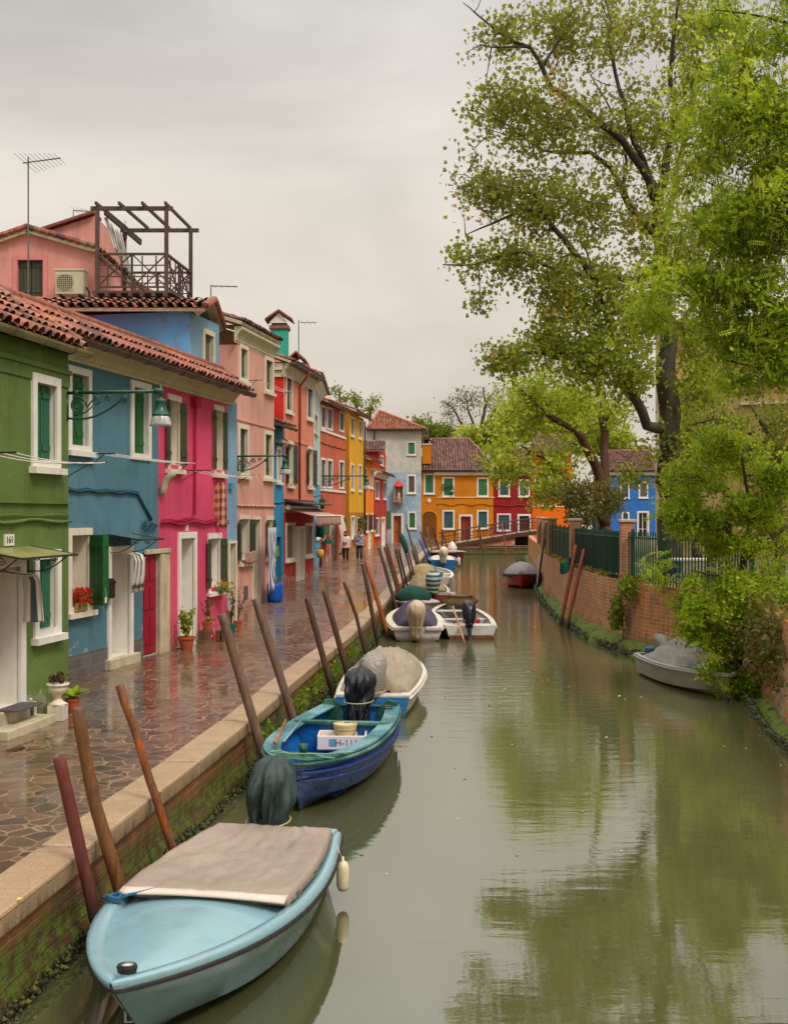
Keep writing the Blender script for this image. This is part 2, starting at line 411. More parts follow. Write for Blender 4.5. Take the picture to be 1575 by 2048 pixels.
def gable_roof(fr, house, u0, u1, ztop, over=.35, slope=20, run=3.0, mat=TILE, pitch=.2, gut=GUT, wallmat=None, row=.34, gutter=True, soff=STONE2):
    t = math.tan(R(slope)); k = 1/math.cos(R(slope))
    e0 = fr.W(u0, over, ztop-over*t+.14); up = (fr.W(u0, -run, ztop+run*t+.14)-e0); LV = up.length
    ud = fr.W(u1, 0, 0)-fr.W(u0, 0, 0)
    base = MB()
    slab(base, e0, e0+ud, e0+ud+up, e0+up, .09)
    b0 = fr.W(u0, -run*2-over, ztop-over*t+.14); slab(base, e0+up, e0+ud+up, b0+ud, b0, .09)
    rf = base.build('roof', soff, house)
    tl = tiles('roof_tiles', rf, e0+Vector((0, 0, .005)), ud, (u1-u0), up, LV, mat, pitch, row)
    rb = MB(); rb.tube([e0+up-ud*0+Vector((0, 0, .05)), e0+up+ud+Vector((0, 0, .05))], .09, 8); rb.ct = .6; rb.build('ridge_tiles', mat, rf, smooth=True)
    for u in (u0, u1): gb = MB(); gb.quad(fr.W(u, 0, ztop-.02), fr.W(u, -run, ztop+run*t+.05), fr.W(u, -2*run, ztop-.02)); gb.build('gable_wall', wallmat or STONE, house)
    if gutter: make_gutter(fr, house, u0-.05, u1+.05, over+.06, ztop-over*t+.10, gut)
def make_gutter(fr, house, u0, u1, v, z, mat, r=.075):
    g = MB(); n = 8
    ru = []
    for u in (u0, u1):
        o = [fr.W(u, v+r*math.cos(PI+PI*k/n), z+r*math.sin(PI+PI*k/n)*1.1) for k in range(n+1)]
        i_ = [fr.W(u, v+(r-.008)*math.cos(2*PI-PI*k/n), z+(r-.008)*math.sin(2*PI-PI*k/n)*1.1) for k in range(n+1)]
        ru.append(o+i_)
    g.rings(ru); m = (u1-u0); k = .5
    while k < m:
        o = [fr.W(u0+k, v+(r+.006)*math.cos(PI+PI*q/n), z+(r+.006)*math.sin(PI+PI*q/n)*1.1) for q in range(n+1)]; g.tube(o, .007, 5)
        k += .75
    return g.build('gutter', mat, house, smooth=False)
CORN = [(0, 0), (.03, 0), (.03, .05), (.06, .05), (.07, .10), (.12, .17), (.20, .24), (.26, .27), (.30, .30), (.30, .36), (0, .36)]
def cornice(fr, house, u0, u1, zb, h=.36, out=1.0, mat=None):
    c = MB(); fr.sweep(c, u0, u1, [(v*out-.01 if v == 0 else v*out, zb+z*h/.36) for v, z in CORN]); return c.build('cornice', mat or CREAM, house)
def body(fr, house, z0, z1, depth, wm, holes, u0=0.0, u1=None, split=None, side=None, wname='wall'):
    """split: list of (z, material) from below; front wall with real openings plus the other three walls"""
    u1 = fr.L if u1 is None else u1
    bands = split or [(z1, wm)]
    zz = z0
    for k, (zt, m) in enumerate(bands):
        mb = MB(); holed(mb, fr, u0, u1, zz, zt, holes); mb.build(wname if k == len(bands)-1 else 'lower_wall', m, house); zz = zt
    mb = MB(); D = -depth
    mb.quad(fr.W(u0, 0, z0), fr.W(u0, D, z0), fr.W(u0, D, z1), fr.W(u0, 0, z1))
    mb.quad(fr.W(u1, 0, z0), fr.W(u1, D, z0), fr.W(u1, D, z1), fr.W(u1, 0, z1))
    mb.quad(fr.W(u0, D, z0), fr.W(u1, D, z0), fr.W(u1, D, z1), fr.W(u0, D, z1))
    mb.quad(fr.W(u0, 0, z1-.02), fr.W(u0, D, z1-.02), fr.W(u1, D, z1-.02), fr.W(u1, 0, z1-.02))
    mb.build('side_walls', side or wm, house)
HG = 'painted houses along the left quay'
def house(label, A, B, z0=Q-.05):
    fr = Fr(A, B); h = thing('house', label, 'house', (fr.A.x, fr.A.y, Q), math.atan2(fr.d.y, fr.d.x), HG)
    return fr, h
def cable(house, pts, r, mat, name='cable', n=5):
    m = MB(); m.tube(pts, r, n); return m.build(name, mat, house, smooth=True)
def spiral(c, ux, uz, r0, turns=1.6, n=26, sgn=1, a0=0.0):
    out = []
    for k in range(n+1):
        t = k/n; a = a0+sgn*turns*2*PI*t; r = r0*(1-t*.82); out.append(c+ux*(math.cos(a)*r)+uz*(math.sin(a)*r))
    return out
# ================================================================== THE LEFT ROW OF HOUSES
GREENW = plaster('green_plaster', C(104, 126, 64), .55, (66, 72, 34)); BLUEW = plaster('slate_blue_plaster', C(86, 128, 142), .6, (60, 84, 92))
PINKW = plaster('magenta_pink_plaster', C(218, 74, 110), .6, (222, 118, 120)); PALEW = plaster('pale_pink_plaster', C(226, 166, 150), .55, (150, 105, 90))
LBLUEW = plaster('powder_blue_plaster', C(132, 168, 196), .45, (90, 100, 110)); NBLUEW = plaster('bright_blue_plaster', C(48, 142, 186), .3, (50, 90, 120))
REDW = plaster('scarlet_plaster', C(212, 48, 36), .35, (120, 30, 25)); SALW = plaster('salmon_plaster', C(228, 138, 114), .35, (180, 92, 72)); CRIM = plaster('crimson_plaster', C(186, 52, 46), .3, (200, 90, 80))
PTEAL = plaster('pale_aqua_plaster', C(180, 206, 204), .35, (130, 130, 120)); MBLUE = plaster('mid_blue_plaster', C(90, 162, 196), .3, (100, 130, 140))
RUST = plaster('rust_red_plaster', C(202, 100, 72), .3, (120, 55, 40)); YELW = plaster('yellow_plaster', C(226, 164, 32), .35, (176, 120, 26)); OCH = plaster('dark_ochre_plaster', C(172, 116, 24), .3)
ORW = plaster('orange_plaster', C(242, 134, 18), .3, (190, 100, 20)); RED2 = plaster('brick_red_plaster', C(182, 54, 40), .3, (120, 50, 40))
TERR = plaster('terracotta_pink_plaster', C(196, 112, 80), .3)

# ---- green house
fr, h = house('two storey olive green house nearest the camera, at the left edge', (-5.39, 8.0), XS(137, 153))
hs = [opening(fr, h, 'shut', 62, 118, 751, 937, sc=SH_TEAL, fm=WHITE),
      opening(fr, h, 'shut', 66, 119, 1100, 1273, sc=SH_TEAL, fm=WHITE),
      opening(fr, h, 'door', -34, 48, 1113, 1418, name='door', d=.42, fw=.13, fm=WHITE, door=plain('pale_door_paint', C(214, 198, 180), .55), steps=2)]
body(fr, h, Q-.05, 5.30, 8, GREENW, hs)
fr_green = fr
gable_roof(fr, h, 0, fr.L+.10, 5.33, over=.15, slope=31.5, run=1.45, gut=GUT2, wallmat=GREENW, soff=GREENW)
t_ = math.tan(R(31.5)); e_ = fr.W(fr.L+.09, .12, 5.33+.14-.12*t_+.05); d_ = fr.W(fr.L+.09, -1.45, 5.33+1.45*t_+.19)-e_
m = MB()
for q in range(8): m.ct = random.uniform(.3, 1); m.tube([e_+d_*(q/8), e_+d_*((q+1.15)/8)+Vector((0, 0, .015))], [.095, .078], 8)
m.build('verge_tiles', TILE, h)
m = MB(); fr.box(m, 0, fr.L+.02, 0, .045, 5.02, 5.08); fr.box(m, 0, fr.L+.01, 0, .02, 4.86, 5.018)
m.build('string_course', GREENW, h)
m = MB(); fr.box(m, 0, fr.L+.02, 0, .04, fr.z(70, 1007), fr.z(70, 1007)+.03); m.build('ledge', GREENW, h)
zc = fr.z(70, 1042)
cable(h, [fr.W(fr.L*k/24, .03+.008*math.sin(k*2.1), zc+.02*math.sin(k*1.3)) for k in range(25)], .022, GREENW)
cable(h, [fr.W(fr.L*k/24, .025, zc+.07+.012*math.sin(k*1.7+1)) for k in range(25)], .01, GREENW)
# number tile 161
def number_tile(fr, house, px, y, w, hh, body_, mat=WHITE, tm=IRON):
    u = fr.u(px); z = fr.z(px, y); t = MB(); fr.box(t, u-w/2, u+w/2, 0, .018, z-hh/2, z+hh/2)
    p = t.build('number_plate', mat, house); fr3 = fr.W(1, 0, 0)-fr.W(0, 0, 0)
    text('numerals', body_, hh*.85, fr.W(u, .021, z), fr3, (0, 0, 1), tm, p, .002)
number_tile(fr, h, 17, 1080, .22, .135, '161')
# canopy over the green door
def canopy(fr, house, xa, xb, yw, drop, out, mat, near_u=None, bname='canopy'):
    u1 = fr.u(xb); u0 = near_u if near_u is not None else fr.u(xa); z = fr.z(xb, yw)
    m = MB(); a, b = fr.W(u0, .01, z), fr.W(u1, .01, z); c, d = fr.W(u1, out, z-drop), fr.W(u0, out, z-drop)
    slab(m, a, b, c, d, .014)
    cp = m.build(bname, mat, house)
    s = MB()
    s.tube([c, d], .012, 6); s.tube([a, d], .009, 5); s.tube([b, c], .009, 5)
    nz = Vector((0, 0, 1))
    for uu in (u0+.06, u1-.06):
        w0 = fr.W(uu, .02, z-.30); w1 = fr.W(uu, out*.85, z-drop*.85-.02); nn = (fr.W(uu, 1, 0)-fr.W(uu, 0, 0))
        s.tube([w0+(w1-w0)*t+nz*(-.07*math.sin(t*PI)) for t in [k/8 for k in range(9)]], .008, 5)
        s.tube(spiral(fr.W(uu, .13, z-.12), nn, nz, .075, 1.7), .007, 5); s.tube(spiral(fr.W(uu, out*.55, z-.13), nn, nz, .05, 1.6, sgn=-1), .006, 5)
        s.tube([fr.W(uu, .015, z-.34), fr.W(uu, .015, z-.01)], .008, 5)
    s.build('bracket', IRON, cp)
    return z
GLASSG = NT('mossy_canopy_glass'); GLASSG.col(GLASSG.mix(GLASSG.maprange(GLASSG.noise(GLASSG.pos(), 3, 6), .35, .65, 0, 1), C(126, 124, 66), C(160, 154, 98))); GLASSG.rough(.35); GLASSG = GLASSG.m
GLASSC = NT('smoked_canopy_glass'); GLASSC.col(C(96, 110, 104)); GLASSC.rough(.15); GLASSC.b.inputs['Transmission Weight'].default_value = .35; GLASSC = GLASSC.m
canopy(fr, h, -60, 60, 1092, .10, .62, GLASSG)
def line_set(fr, house, ua, ub, z, out=.5, n=3, sag=.05):
    s = MB()
    for u in (ua, ub):
        s.tube([fr.W(u, 0, z), fr.W(u, out, z)], .011, 5); s.tube([fr.W(u, .0, z-.18), fr.W(u, out*.6, z)], .007, 5)
    b = s.build('clothesline_bracket', IRON, house)
    l = MB()
    for k in range(n):
        v = out*(.35+.6*k/(n-1) if n > 1 else .8)
        l.tube([fr.W(ua+(ub-ua)*t, v, z-sag*4*t*(1-t)) for t in [q/10 for q in range(11)]], .006, 4)
    l.build('clothesline', WHITE, house)
line_set(fr, h, fr.u(-60), fr.L-.02, fr.z(120, 924), .55)
# ---- lamps
LAMPG = plain('lamp_green_enamel', C(20, 74, 50), .3, .15, 5, .05)
LGLASS = NT('frosted_lamp_glass'); LGLASS.col(C(196, 190, 184)); LGLASS.rough(.25); LGLASS.b.inputs['Transmission Weight'].default_value = .5; LGLASS = LGLASS.m
def lamp(label, fr, px, y, out, sc=1.0, uu=None):
    u = fr.u(px) if uu is None else uu; z = fr.z(px, y); o = fr.W(u, 0, z)
    t = thing('street_lamp', label, 'street lamp', (o.x, o.y, z), 0, 'bracket street lamps')
    n = (fr.W(u, 1, 0)-fr.W(u, 0, 0)); uz = Vector((0, 0, 1))
    m = MB(); m.tube([o-n*.02, o+n*out], .022*sc, 8); m.tube([o+n*(out*.08), o+n*(out*.12)], .03*sc, 8); m.tube([o+n*(out*.94), o+n*(out*1.02)], .036*sc, 8)
    m.tube([o-uz*.04, o-uz*.36*sc], .02*sc, 6)
    m.build('arm', LAMPG, t, smooth=True)
    s = MB()
    w0 = o-uz*.33*sc+n*.02
    s.tube([w0+n*(out*.62*q)+uz*(.28*sc*q**1.6-.06*math.sin(q*PI)) for q in [k/14 for k in range(15)]], .014*sc, 6)
    s.tube(spiral(o+n*.15*sc-uz*.17*sc, n, uz, .115*sc, 2.0, 36), .013*sc, 6)
    s.tube(spiral(o+n*.40*sc-uz*.10*sc, n, uz, .062*sc, 1.7, sgn=-1), .010*sc, 5); s.tube(spiral(o+n*.56*sc-uz*.085*sc, n, uz, .045*sc, 1.6), .009*sc, 5)
    s.tube(spiral(o+n*(out*.60)-uz*.10*sc, n, uz, .05*sc, 1.6, sgn=-1, a0=PI/2), .011*sc, 5)
    s.tube([o+n*.27*sc-uz*.2*sc, o+n*.33*sc-uz*.12*sc, o+n*.45*sc-uz*.05*sc], .010*sc, 5); s.tube([o+n*.10*sc-uz*.30*sc, o+n*.25*sc-uz*.26*sc, o+n*.36*sc-uz*.17*sc], .010*sc, 5)
    s.build('scroll_bracket', LAMPG, t, smooth=True)
    c = o+n*out
    hd = MB(); k = sc
    hd.lathe(c, [(0.0, .09*k), (.012*k, .085*k), (.012*k, .02*k), (.03*k, .0), (.03*k, -.05*k), (.02*k, -.06*k), (.022*k, -.09*k), (.06*k, -.11*k), (.072*k, -.13*k), (.062*k, -.15*k), (.07*k, -.20*k), (.10*k, -.29*k), (.115*k, -.30*k), (.115*k, -.315*k)], 18)
    hd.build('lamp_housing', LAMPG, t, smooth=True)
    gl = MB(); gl.lathe(c, [(.098*k, -.312*k), (.12*k, -.35*k), (.135*k, -.42*k), (.145*k, -.45*k), (.135*k, -.45*k), (.11*k, -.36*k), (.0, -.33*k)], 20, cap0=False)
    gl.build('lamp_shade', LGLASS, t, smooth=True)
    return t
lamp('green scrolled lamp on long arm at the green house corner, glass shade over pink wall', fr_green, 131, 785, 1.28, uu=fr_green.L-.03)

# ---- slate blue house
A0 = (-5.27, 15.4); fr, h = house('slate blue house with grey tiled dado, between the green and magenta ones', A0, XS(317, 111)); frB = fr; hB = h
hs = [opening(fr, h, 'shut', 134, 181, 735, 904, sc=SH_GREEN, fm=WHITE, sill=True),
      opening(fr, h, 'shut', 260, 300, 764, 919, sc=SH_GREEN, fm=WHITE, sill=False),
      opening(fr, h, 'curtain', 134, 182, 1056, 1225, sc=SH_GREEN, fm=STONE),
      opening(fr, h, 'door', 214, 264, 1092, 1312, name='door', d=.34, fw=.12, fm=WHITE, door=plain('white_door_paint', C(226, 222, 212), .5), steps=1),
      opening(fr, h, 'door', 286, 316.3, 1104, 1306, name='door', d=.05, fw=.02, frame=False, fm=STONE2, door=plain('crimson_door_paint', C(150, 8, 44), .5), far=True)]
body(fr, h, Q-.05, 5.56, 7, BLUEW, hs)
# single swung shutter of the ground window, with a small hanging sign
iu1 = hs[2][1]
s = MB(); leaf_panel(s, fr, iu1, -1, .36, hs[2][2], hs[2][3], 62, .03); s1 = s.build('shutter', SH_GREEN, h)
s = MB(); leaf_panel(s, fr, iu1+.03, 1, .34, hs[2][2], hs[2][3], 22, .04); s2 = s.build('shutter', SH_GREEN, h)
u = fr.u(186); z = fr.z(186, 1200)
m = MB(); fr.box(m, u-.06, u+.06, .20, .212, z-.045, z+.045); m.tube([fr.W(u-.05, .21, z+.045), fr.W(u, .2, z+.22), fr.W(u+.05, .21, z+.045)], .004, 4); m.build('hanging_sign', WHITE, h)
m = MB()
TILEG = NT('grey_dado_tiles'); br = TILEG.add('ShaderNodeTexBrick'); g_ = TILEG.add('ShaderNodeNewGeometry'); sp_ = TILEG.add('ShaderNodeSeparateXYZ'); cb_ = TILEG.add('ShaderNodeCombineXYZ')
TILEG.link(g_.outputs['Position'], sp_.inputs[0]); TILEG.link(sp_.outputs[1], cb_.inputs[0]); TILEG.link(TILEG.math('SUBTRACT', sp_.outputs[2], .66), cb_.inputs[1]); TILEG.link(cb_.outputs[0], br.inputs['Vector'])
br.inputs['Scale'].default_value = 1; br.inputs['Brick Width'].default_value = .3; br.inputs['Row Height'].default_value = .17; br.inputs['Mortar Size'].default_value = .006
br.inputs['Color1'].default_value = C(112, 108, 104); br.inputs['Color2'].default_value = C(94, 92, 92); br.inputs['Mortar'].default_value = C(138, 132, 122)
TILEG.col(TILEG.mix(TILEG.maprange(TILEG.noise(TILEG.pos(), 9, 5), .3, .7, 0, .35), br.outputs['Color'], C(80, 74, 68))); TILEG.rough(.4); TILEG = TILEG.m
fr.box(m, .0, hs[3][0]-.13, 0, .02, Q-.02, Q+.36); fr.box(m, hs[3][1]+.13, hs[4][0]-.02, 0, .02, Q-.02, Q+.36); m.build('dado', TILEG, h)
z = canopy(fr, h, 214, 262, 1067, .09, .60, GLASSC)
number_tile(fr, h, 207.5, 1114, .15, .14, '159', plain('yellowed_plate', C(214, 190, 150), .5), IRON)
DKB = plaster('blue_cable_paint', C(44, 84, 104), .1)
zc = fr.z(200, 983)
pts = [fr.W(u, .03, zc+.014*math.sin(u*9)) for u in np.linspace(.1, fr.u(272), 22)]+[fr.W(fr.u(278), .03, zc-.1), fr.W(fr.u(290), .03, fr.z(290, 1020)), fr.W(fr.u(300), .03, fr.z(300, 1040))]
cable(h, pts, .022, DKB); cable(h, [p+Vector((.0, 0, .028+.012*math.sin(k*1.9))) for k, p in enumerate(pts)], .012, DKB)
m = MB()
for k in range(7):
    u = fr.u(283+k*4); m.tube(spiral(fr.W(u, .05, fr.z(295, 1052)+.02*math.sin(k*2)), fr.W(1, 0, 0)-fr.W(0, 0, 0), Vector((0, 0, 1)), .10-.008*k, 1.2, 18, a0=k), .011, 5)
m.build('cable', DKB, h)
line_set(fr, h, fr.u(181), fr.u(352), fr.z(181, 908), .42, 3, .02)

# ---- magenta pink house
fr, h = house('magenta pink house with dark open shutters, right of the slate blue one', XS(317, 111), XS(454, 94.5)); frP = fr
hs = [opening(fr, h, 'open', 333, 361, 790, 940, sc=SH_OLIVE, fm=STONE, ang=166, curtain=CURT, lintel=True),
      opening(fr, h, 'open', 426, 446, 811, 949, sc=SH_OLIVE, fm=STONE, ang=166, lintel=True),
      opening(fr, h, 'door', 355, 391.5, 1064, 1296, name='door', d=.32, fw=.12, fm=WHITE, door=plain('scuffed_white_door', C(206, 200, 184), .6, dirt=((110, 100, 90), .5)), steps=1),
      opening(fr, h, 'open', 415, 441, 1066, 1184, sc=SH_OLIVE, fm=WHITE, ang=166, lintel=True, curtain=CURT)]
body(fr, h, Q-.05, 5.56, 7, PINKW, hs)
m = MB(); fr.box(m, -.0, fr.u(325), 0, .05, Q-.05, fr.z(325, 1107)); fr.box(m, fr.u(325)+.005, fr.u(337), 0, .035, Q-.05, fr.z(325, 1107)); m.build('stone_jamb', STONE2, h, bevel=.01)
m = MB(); fr.box(m, -.62, fr.u(336), .0, .06, fr.z(325, 1106), fr.z(325, 1097)); m.build('stone_lintel', STONE2, h, bevel=.008)
DKP = plaster('pink_pipe_paint', C(178, 30, 72), .1)
m = MB(); u = fr.u(386); fr.box(m, u-.12, u+.12, 0, .13, fr.z(386, 814), fr.z(386, 795)); m.tube([fr.W(u, .06, fr.z(386, 814)), fr.W(u, .05, fr.z(386, 830)), fr.W(u, .04, fr.z(386, 1030)), fr.W(u-.1, .04, fr.z(386, 1035)), fr.W(.2, .04, fr.z(330, 1045))], .025, 7); m.build('downpipe', DKP, h)
pts = [fr.W(u, .045, fr.z(350, 1046)+.025*math.sin(u*5)) for u in np.linspace(.05, fr.L-.05, 26)]; cable(h, pts, .026, DKP); cable(h, [p+Vector((.01, 0, .05)) for p in pts], .012, DKP)
m = MB()
for k in range(6): fr.box(m, fr.u(372)-.05+.006*(k % 2), fr.u(372)+.05, 0, .03, fr.z(372, 1062)+.0+.03*k, fr.z(372, 1062)+.028+.03*k)
m.build('number_plate', STONE, h)
line_set(fr, h, fr.u(367), fr.u(470), fr.z(367, 941), .55, 3, .06)
# carved stone bracket beside the blue house
m = MB(); u = fr.u(318.5); zt = fr.z(318, 944)
for k in range(1):
    m.tube([fr.W(u, .03, zt-.42), fr.W(u, .07, zt-.36), fr.W(u, .09, zt-.26), fr.W(u, .12, zt-.16), fr.W(u, .2, zt-.07), fr.W(u, .30, zt-.02)], [.03, .06, .065, .06, .06, .05], 9)
m.build('carved_bracket', STONE2, h, smooth=True)
# shared cornice + roof of blue and pink: each house owns its own stretch
for f_, h_ in ((frB, hB), (frP, h)):
    cornice(f_, h_, 0, f_.L+(.0 if f_ is frB else .28), 5.54, .42, 1.25)
    gable_roof(f_, h_, 0, f_.L+(.0 if f_ is frB else .35), 5.96, over=.40, slope=34, run=.26, wallmat=CREAM)
# ---- powder blue strip with taller rear storey
fr, h = house('narrow powder blue house with a tall weathered side wall above the roofs', XS(454, 94.5), XS(474, 92.6))
hs = [opening(fr, h, 'door', 455.5, 471.5, 1082, 1262, name='door', d=.3, fw=.05, fm=STONE, door=plain('cream_door', C(216, 204, 182), .6))]
body(fr, h, Q-.05, 5.62, 2.0, LBLUEW, hs)
MOULD = plaster('mould_stained_blue_plaster', C(98, 164, 210), .9, (142, 92, 70), C(132, 122, 126))
c0 = Vector((-4.24, 23.3)); c1 = Vector((-3.88, 25.0))
f2 = Fr((c0.x, c0.y), (c1.x, c1.y))
hh = opening(f2, h, 'shut', 404, 428, 660, 738, sc=SH_GREY, fm=CREAM)
body(f2, h, 5.2, 7.42, 4.5, LBLUEW, [hh], side=MOULD, wname='upper_wall')
f3 = Fr((-8.3, 23.3), (c0.x+.0, c0.y))                     # its eave faces the camera
t = math.tan(R(17)); e0 = f3.W(-.2, .28, 7.44); ud = f3.W(f3.L+.38, .28, 7.44)-e0; up = f3.W(-.2, -.9, 7.44+1.18*t)-e0
m = MB(); slab(m, e0, e0+ud, e0+ud+up, e0+up, .07); bk = f3.W(-.2, -2.2, 7.44)-e0; slab(m, e0+up, e0+ud+up, e0+ud+bk, e0+bk, .07); rf = m.build('roof', STONE2, h)
tiles('roof_tiles', rf, e0, ud, ud.length, up, up.length, TILE, .2, .34)
m = MB(); e2 = e0+ud; m.tube([e2+Vector((0, 0, .03)), e2+up+Vector((0, 0, .03)), e2+bk+Vector((0, 0, .03))], .085, 8); m.ct = .7; m.build('verge_tiles', TILE, rf)
m = MB(); e2 = f3.W(f3.L+.2, .1, 7.40); m.tube([e2, e2+up, e2+bk], .10, 4); m.build('gable_cornice', CREAM, h)
m = MB(); fr.box(m, fr.u(456), fr.u(462), 0, .08, fr.z(459, 978), fr.z(459, 966)); m.build('meter_box', MBLUE, h)

# ---- pale pink house
fr, h = house('tall pale pink house with olive shutters and striped door curtain', XS(474, 75), XS(548, 67.5)); frPP = fr
hs = [opening(fr, h, 'shut', 478, 495.5, 690, 764, sc=SH_OLIVE), opening(fr, h, 'shut', 528.5, 546, 714, 786, sc=SH_OLIVE),
      opening(fr, h, 'shut', 476, 496, 850, 953, sc=SH_OLIVE), opening(fr, h, 'shut', 527, 544.5, 862, 958, sc=SH_OLIVE),
      opening(fr, h, 'open', 478, 499, 1030, 1127, sc=SH_OLIVE, ang=168, lintel=True), opening(fr, h, 'open', 532, 545, 1032, 1118, sc=SH_OLIVE, ang=168, lintel=True),
      opening(fr, h, 'dark', 504, 520, 1034, 1206, name='door', fw=.07, d=.3)]
body(fr, h, Q-.05, 7.75, 5, PALEW, hs)
cornice(fr, h, -.2, fr.L-.05, 7.78, .42, .7)
gable_roof(fr, h, -.28, fr.L-.05, 8.25, over=.24, slope=18, run=2.5, mat=TILE2, gutter=False)
m = MB(); fr.box(m, 0, fr.L+.01, 0, .03, fr.z(474, 840), fr.z(474, 840)+.05); m.build('string_course', PALEW, h)
cable(h, [fr.W(fr.L*k/24, .03, fr.z(474, 1011)+.02*math.sin(k*2.7)) for k in range(25)], .025, PALEW)
line_set(fr, h, fr.u(497), fr.u(560), fr.z(500, 762), .4, 3, .03)
STRIPE = NT('blue_striped_cloth'); w_ = STRIPE.add('ShaderNodeTexWave'); w_.inputs['Scale'].default_value = 6.5; w_.bands_direction = 'Y'; STRIPE.link(STRIPE.objpos(), w_.inputs['Vector'])
w_.inputs['Distortion'].default_value = .6; STRIPE.col(STRIPE.ramp(w_.outputs['Fac'], [(.46, C(66, 84, 132)), (.54, C(218, 214, 206))])); STRIPE.rough(.9); STRIPE = STRIPE.m
def cloth(name, parent, fn, mat, nu=30, nv=20, label=None): m = MB(); m.grid(fn, nu, nv); return m.build(name, mat, parent, smooth=True, solid=.006, label=label)
ua, ub = fr.u(508), fr.u(527); zt = fr.z(518, 1055); zb = fr.z(518, 1187)
o = cloth('door_curtain', None, lambda a, b: fr.W(ua+(ub-ua)*(a*(1-.45*b)+.1*b), .40+.03*math.sin(a*30)*(.4+.6*b), zt+(zb-zt)*b+.1*a*b), STRIPE, 40, 10)
tag(o, 'long blue and white striped curtain hanging at the pale pink doorway', 'curtain')
FLOR = NT('floral_oilcloth'); v_ = FLOR.add('ShaderNodeTexVoronoi'); v_.inputs['Scale'].default_value = 14; FLOR.link(FLOR.pos(), v_.inputs['Vector']); FLOR.col(FLOR.mix(.78, v_.outputs['Color'], C(150, 92, 62))); FLOR.rough(.8); FLOR = FLOR.m
for (xa, xb, ya, yb, lab, mt) in ((480, 502, 1103, 1126, 'reddish patterned cloth over window sill by the striped curtain', FLOR), (532, 547, 1094, 1116, 'green patterned cloth over window sill near the blue barrel', plain('green_patterned_cloth', C(90, 122, 70), .9, .5, 12))):
    a0, a1 = fr.u(xa), fr.u(xb); z1 = fr.z((xa+xb)/2, ya); z0 = fr.z((xa+xb)/2, yb)
    o = cloth('window_cloth', None, lambda a, b: fr.W(a0+(a1-a0)*a, .13+.02*math.sin(a*14)+.03*b, z1+(z0-z1)*b+.015*math.sin(a*9)), mt, 16, 6); tag(o, lab, 'cloth')
lamp('green bracket lamp on the pale pink house, second from the camera', frPP, 471.5, 912, 1.32, 1.1, uu=.03)
# ---- bright blue narrow house
fr, h = house('narrow bright blue house squeezed between pale pink and salmon ones', (-3.93-.15*5.6, 34.2), XS(567, 56.4))
hs = [opening(fr, h, 'curtain', 552.5, 561.5, 893, 966, fm=WHITE), opening(fr, h, 'dark', 551.5, 561, 1072, 1172, name='door', fw=.03, fm=NBLUEW)]
body(fr, h, Q-.05, 6.25, 6, NBLUEW, hs)
m = MB(); fr.box(m, fr.u(550), fr.L-.1, 0, .25, fr.z(556, 886), fr.z(556, 881)); m.build('hood_mould', CREAM, h)
gable_roof(fr, h, 0, fr.L-.02, 6.28, over=.4, slope=20, run=2.2, mat=TILE2, wallmat=NBLUEW)
cable(h, [fr.W(fr.L*k/10, .03, fr.z(556, 1003)-.05*math.sin(k)) for k in range(11)], .02, NBLUEW)
# ---- salmon / red house
fr, h = house('tall salmon and red house with pulled out striped awning', XS(567, 56.4), XS(627, 50)); frR = fr
hs = [opening(fr, h, 'shut', 571, 584, 751, 826, sc=SH_DARK), opening(fr, h, 'shut', 613, 625, 771, 840, sc=SH_DARK),
      opening(fr, h, 'open', 574, 586, 882, 973, sc=SH_DARK, ang=166, lintel=True), opening(fr, h, 'open', 614.5, 625, 893, 976, sc=SH_DARK, ang=166, lintel=True),
      opening(fr, h, 'shut', 570.5, 589, 1045, 1121, sc=SH_TAN, fm=WHITE), opening(fr, h, 'shut', 608.5, 624, 1046, 1113, sc=SH_TAN, fm=WHITE),
      opening(fr, h, 'door', 591, 607.5, 1052, 1164, name='door', fm=WHITE, d=.1, door=WHITE)]
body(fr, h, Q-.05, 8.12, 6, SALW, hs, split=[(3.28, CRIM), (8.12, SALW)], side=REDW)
cornice(fr, h, -.12, fr.L, 8.15, .42, .75)
m = MB(); fr.box(m, -.06, -.0, -3, .1, 8.1, 8.3); fr.box(m, -.12, -.0, -3, .1, 8.33, 8.58); m.build('side_moulding', CREAM, h)
gable_roof(fr, h, -.2, fr.L+.1, 8.62, over=.32, slope=20, run=2.6, mat=TILE2, wallmat=SALW)
PIPR = plain('red_downpipe_paint', C(160, 44, 36), .5)
u = fr.u(596); cable(h, [fr.W(u-.1, .5, 8.55), fr.W(u-.05, .3, 8.3), fr.W(u, .07, 8.05), fr.W(u, .06, fr.z(596, 1000))], .04, PIPR, 'downpipe', 8)
m = MB(); fr.box(m, 0, fr.L, 0, .03, fr.z(567, 878), fr.z(567, 878)+.05); fr.box(m, 0, fr.L, 0, .04, fr.z(567, 998), fr.z(567, 998)+.06); m.build('string_course', SALW, h)
AWN = NT('pink_striped_awning_cloth'); w_ = AWN.add('ShaderNodeTexWave'); w_.inputs['Scale'].default_value = 1.6; w_.bands_direction = 'X'; AWN.link(AWN.objpos(), w_.inputs['Vector']); AWN.col(AWN.ramp(w_.outputs['Fac'], [(.42, C(214, 176, 160)), (.58, C(150, 96, 84))])); AWN.rough(.85); AWN = AWN.m
aw = thing('awning', 'pink striped awning with fringe on the salmon and red house', 'awning', tuple(fr.W(fr.u(580), 0, 3.2)), math.atan2(fr.d.y, fr.d.x))
ua = .25; ub = fr.L-.05; zt = 3.46
m = MB(); m.grid(lambda a, b: fr.W(ua+(ub-ua)*a, .15+.95*b, zt-.30*b-.03*math.sin(b*PI)), 24, 8); m.build('canvas', AWN, aw, smooth=True, solid=.01)
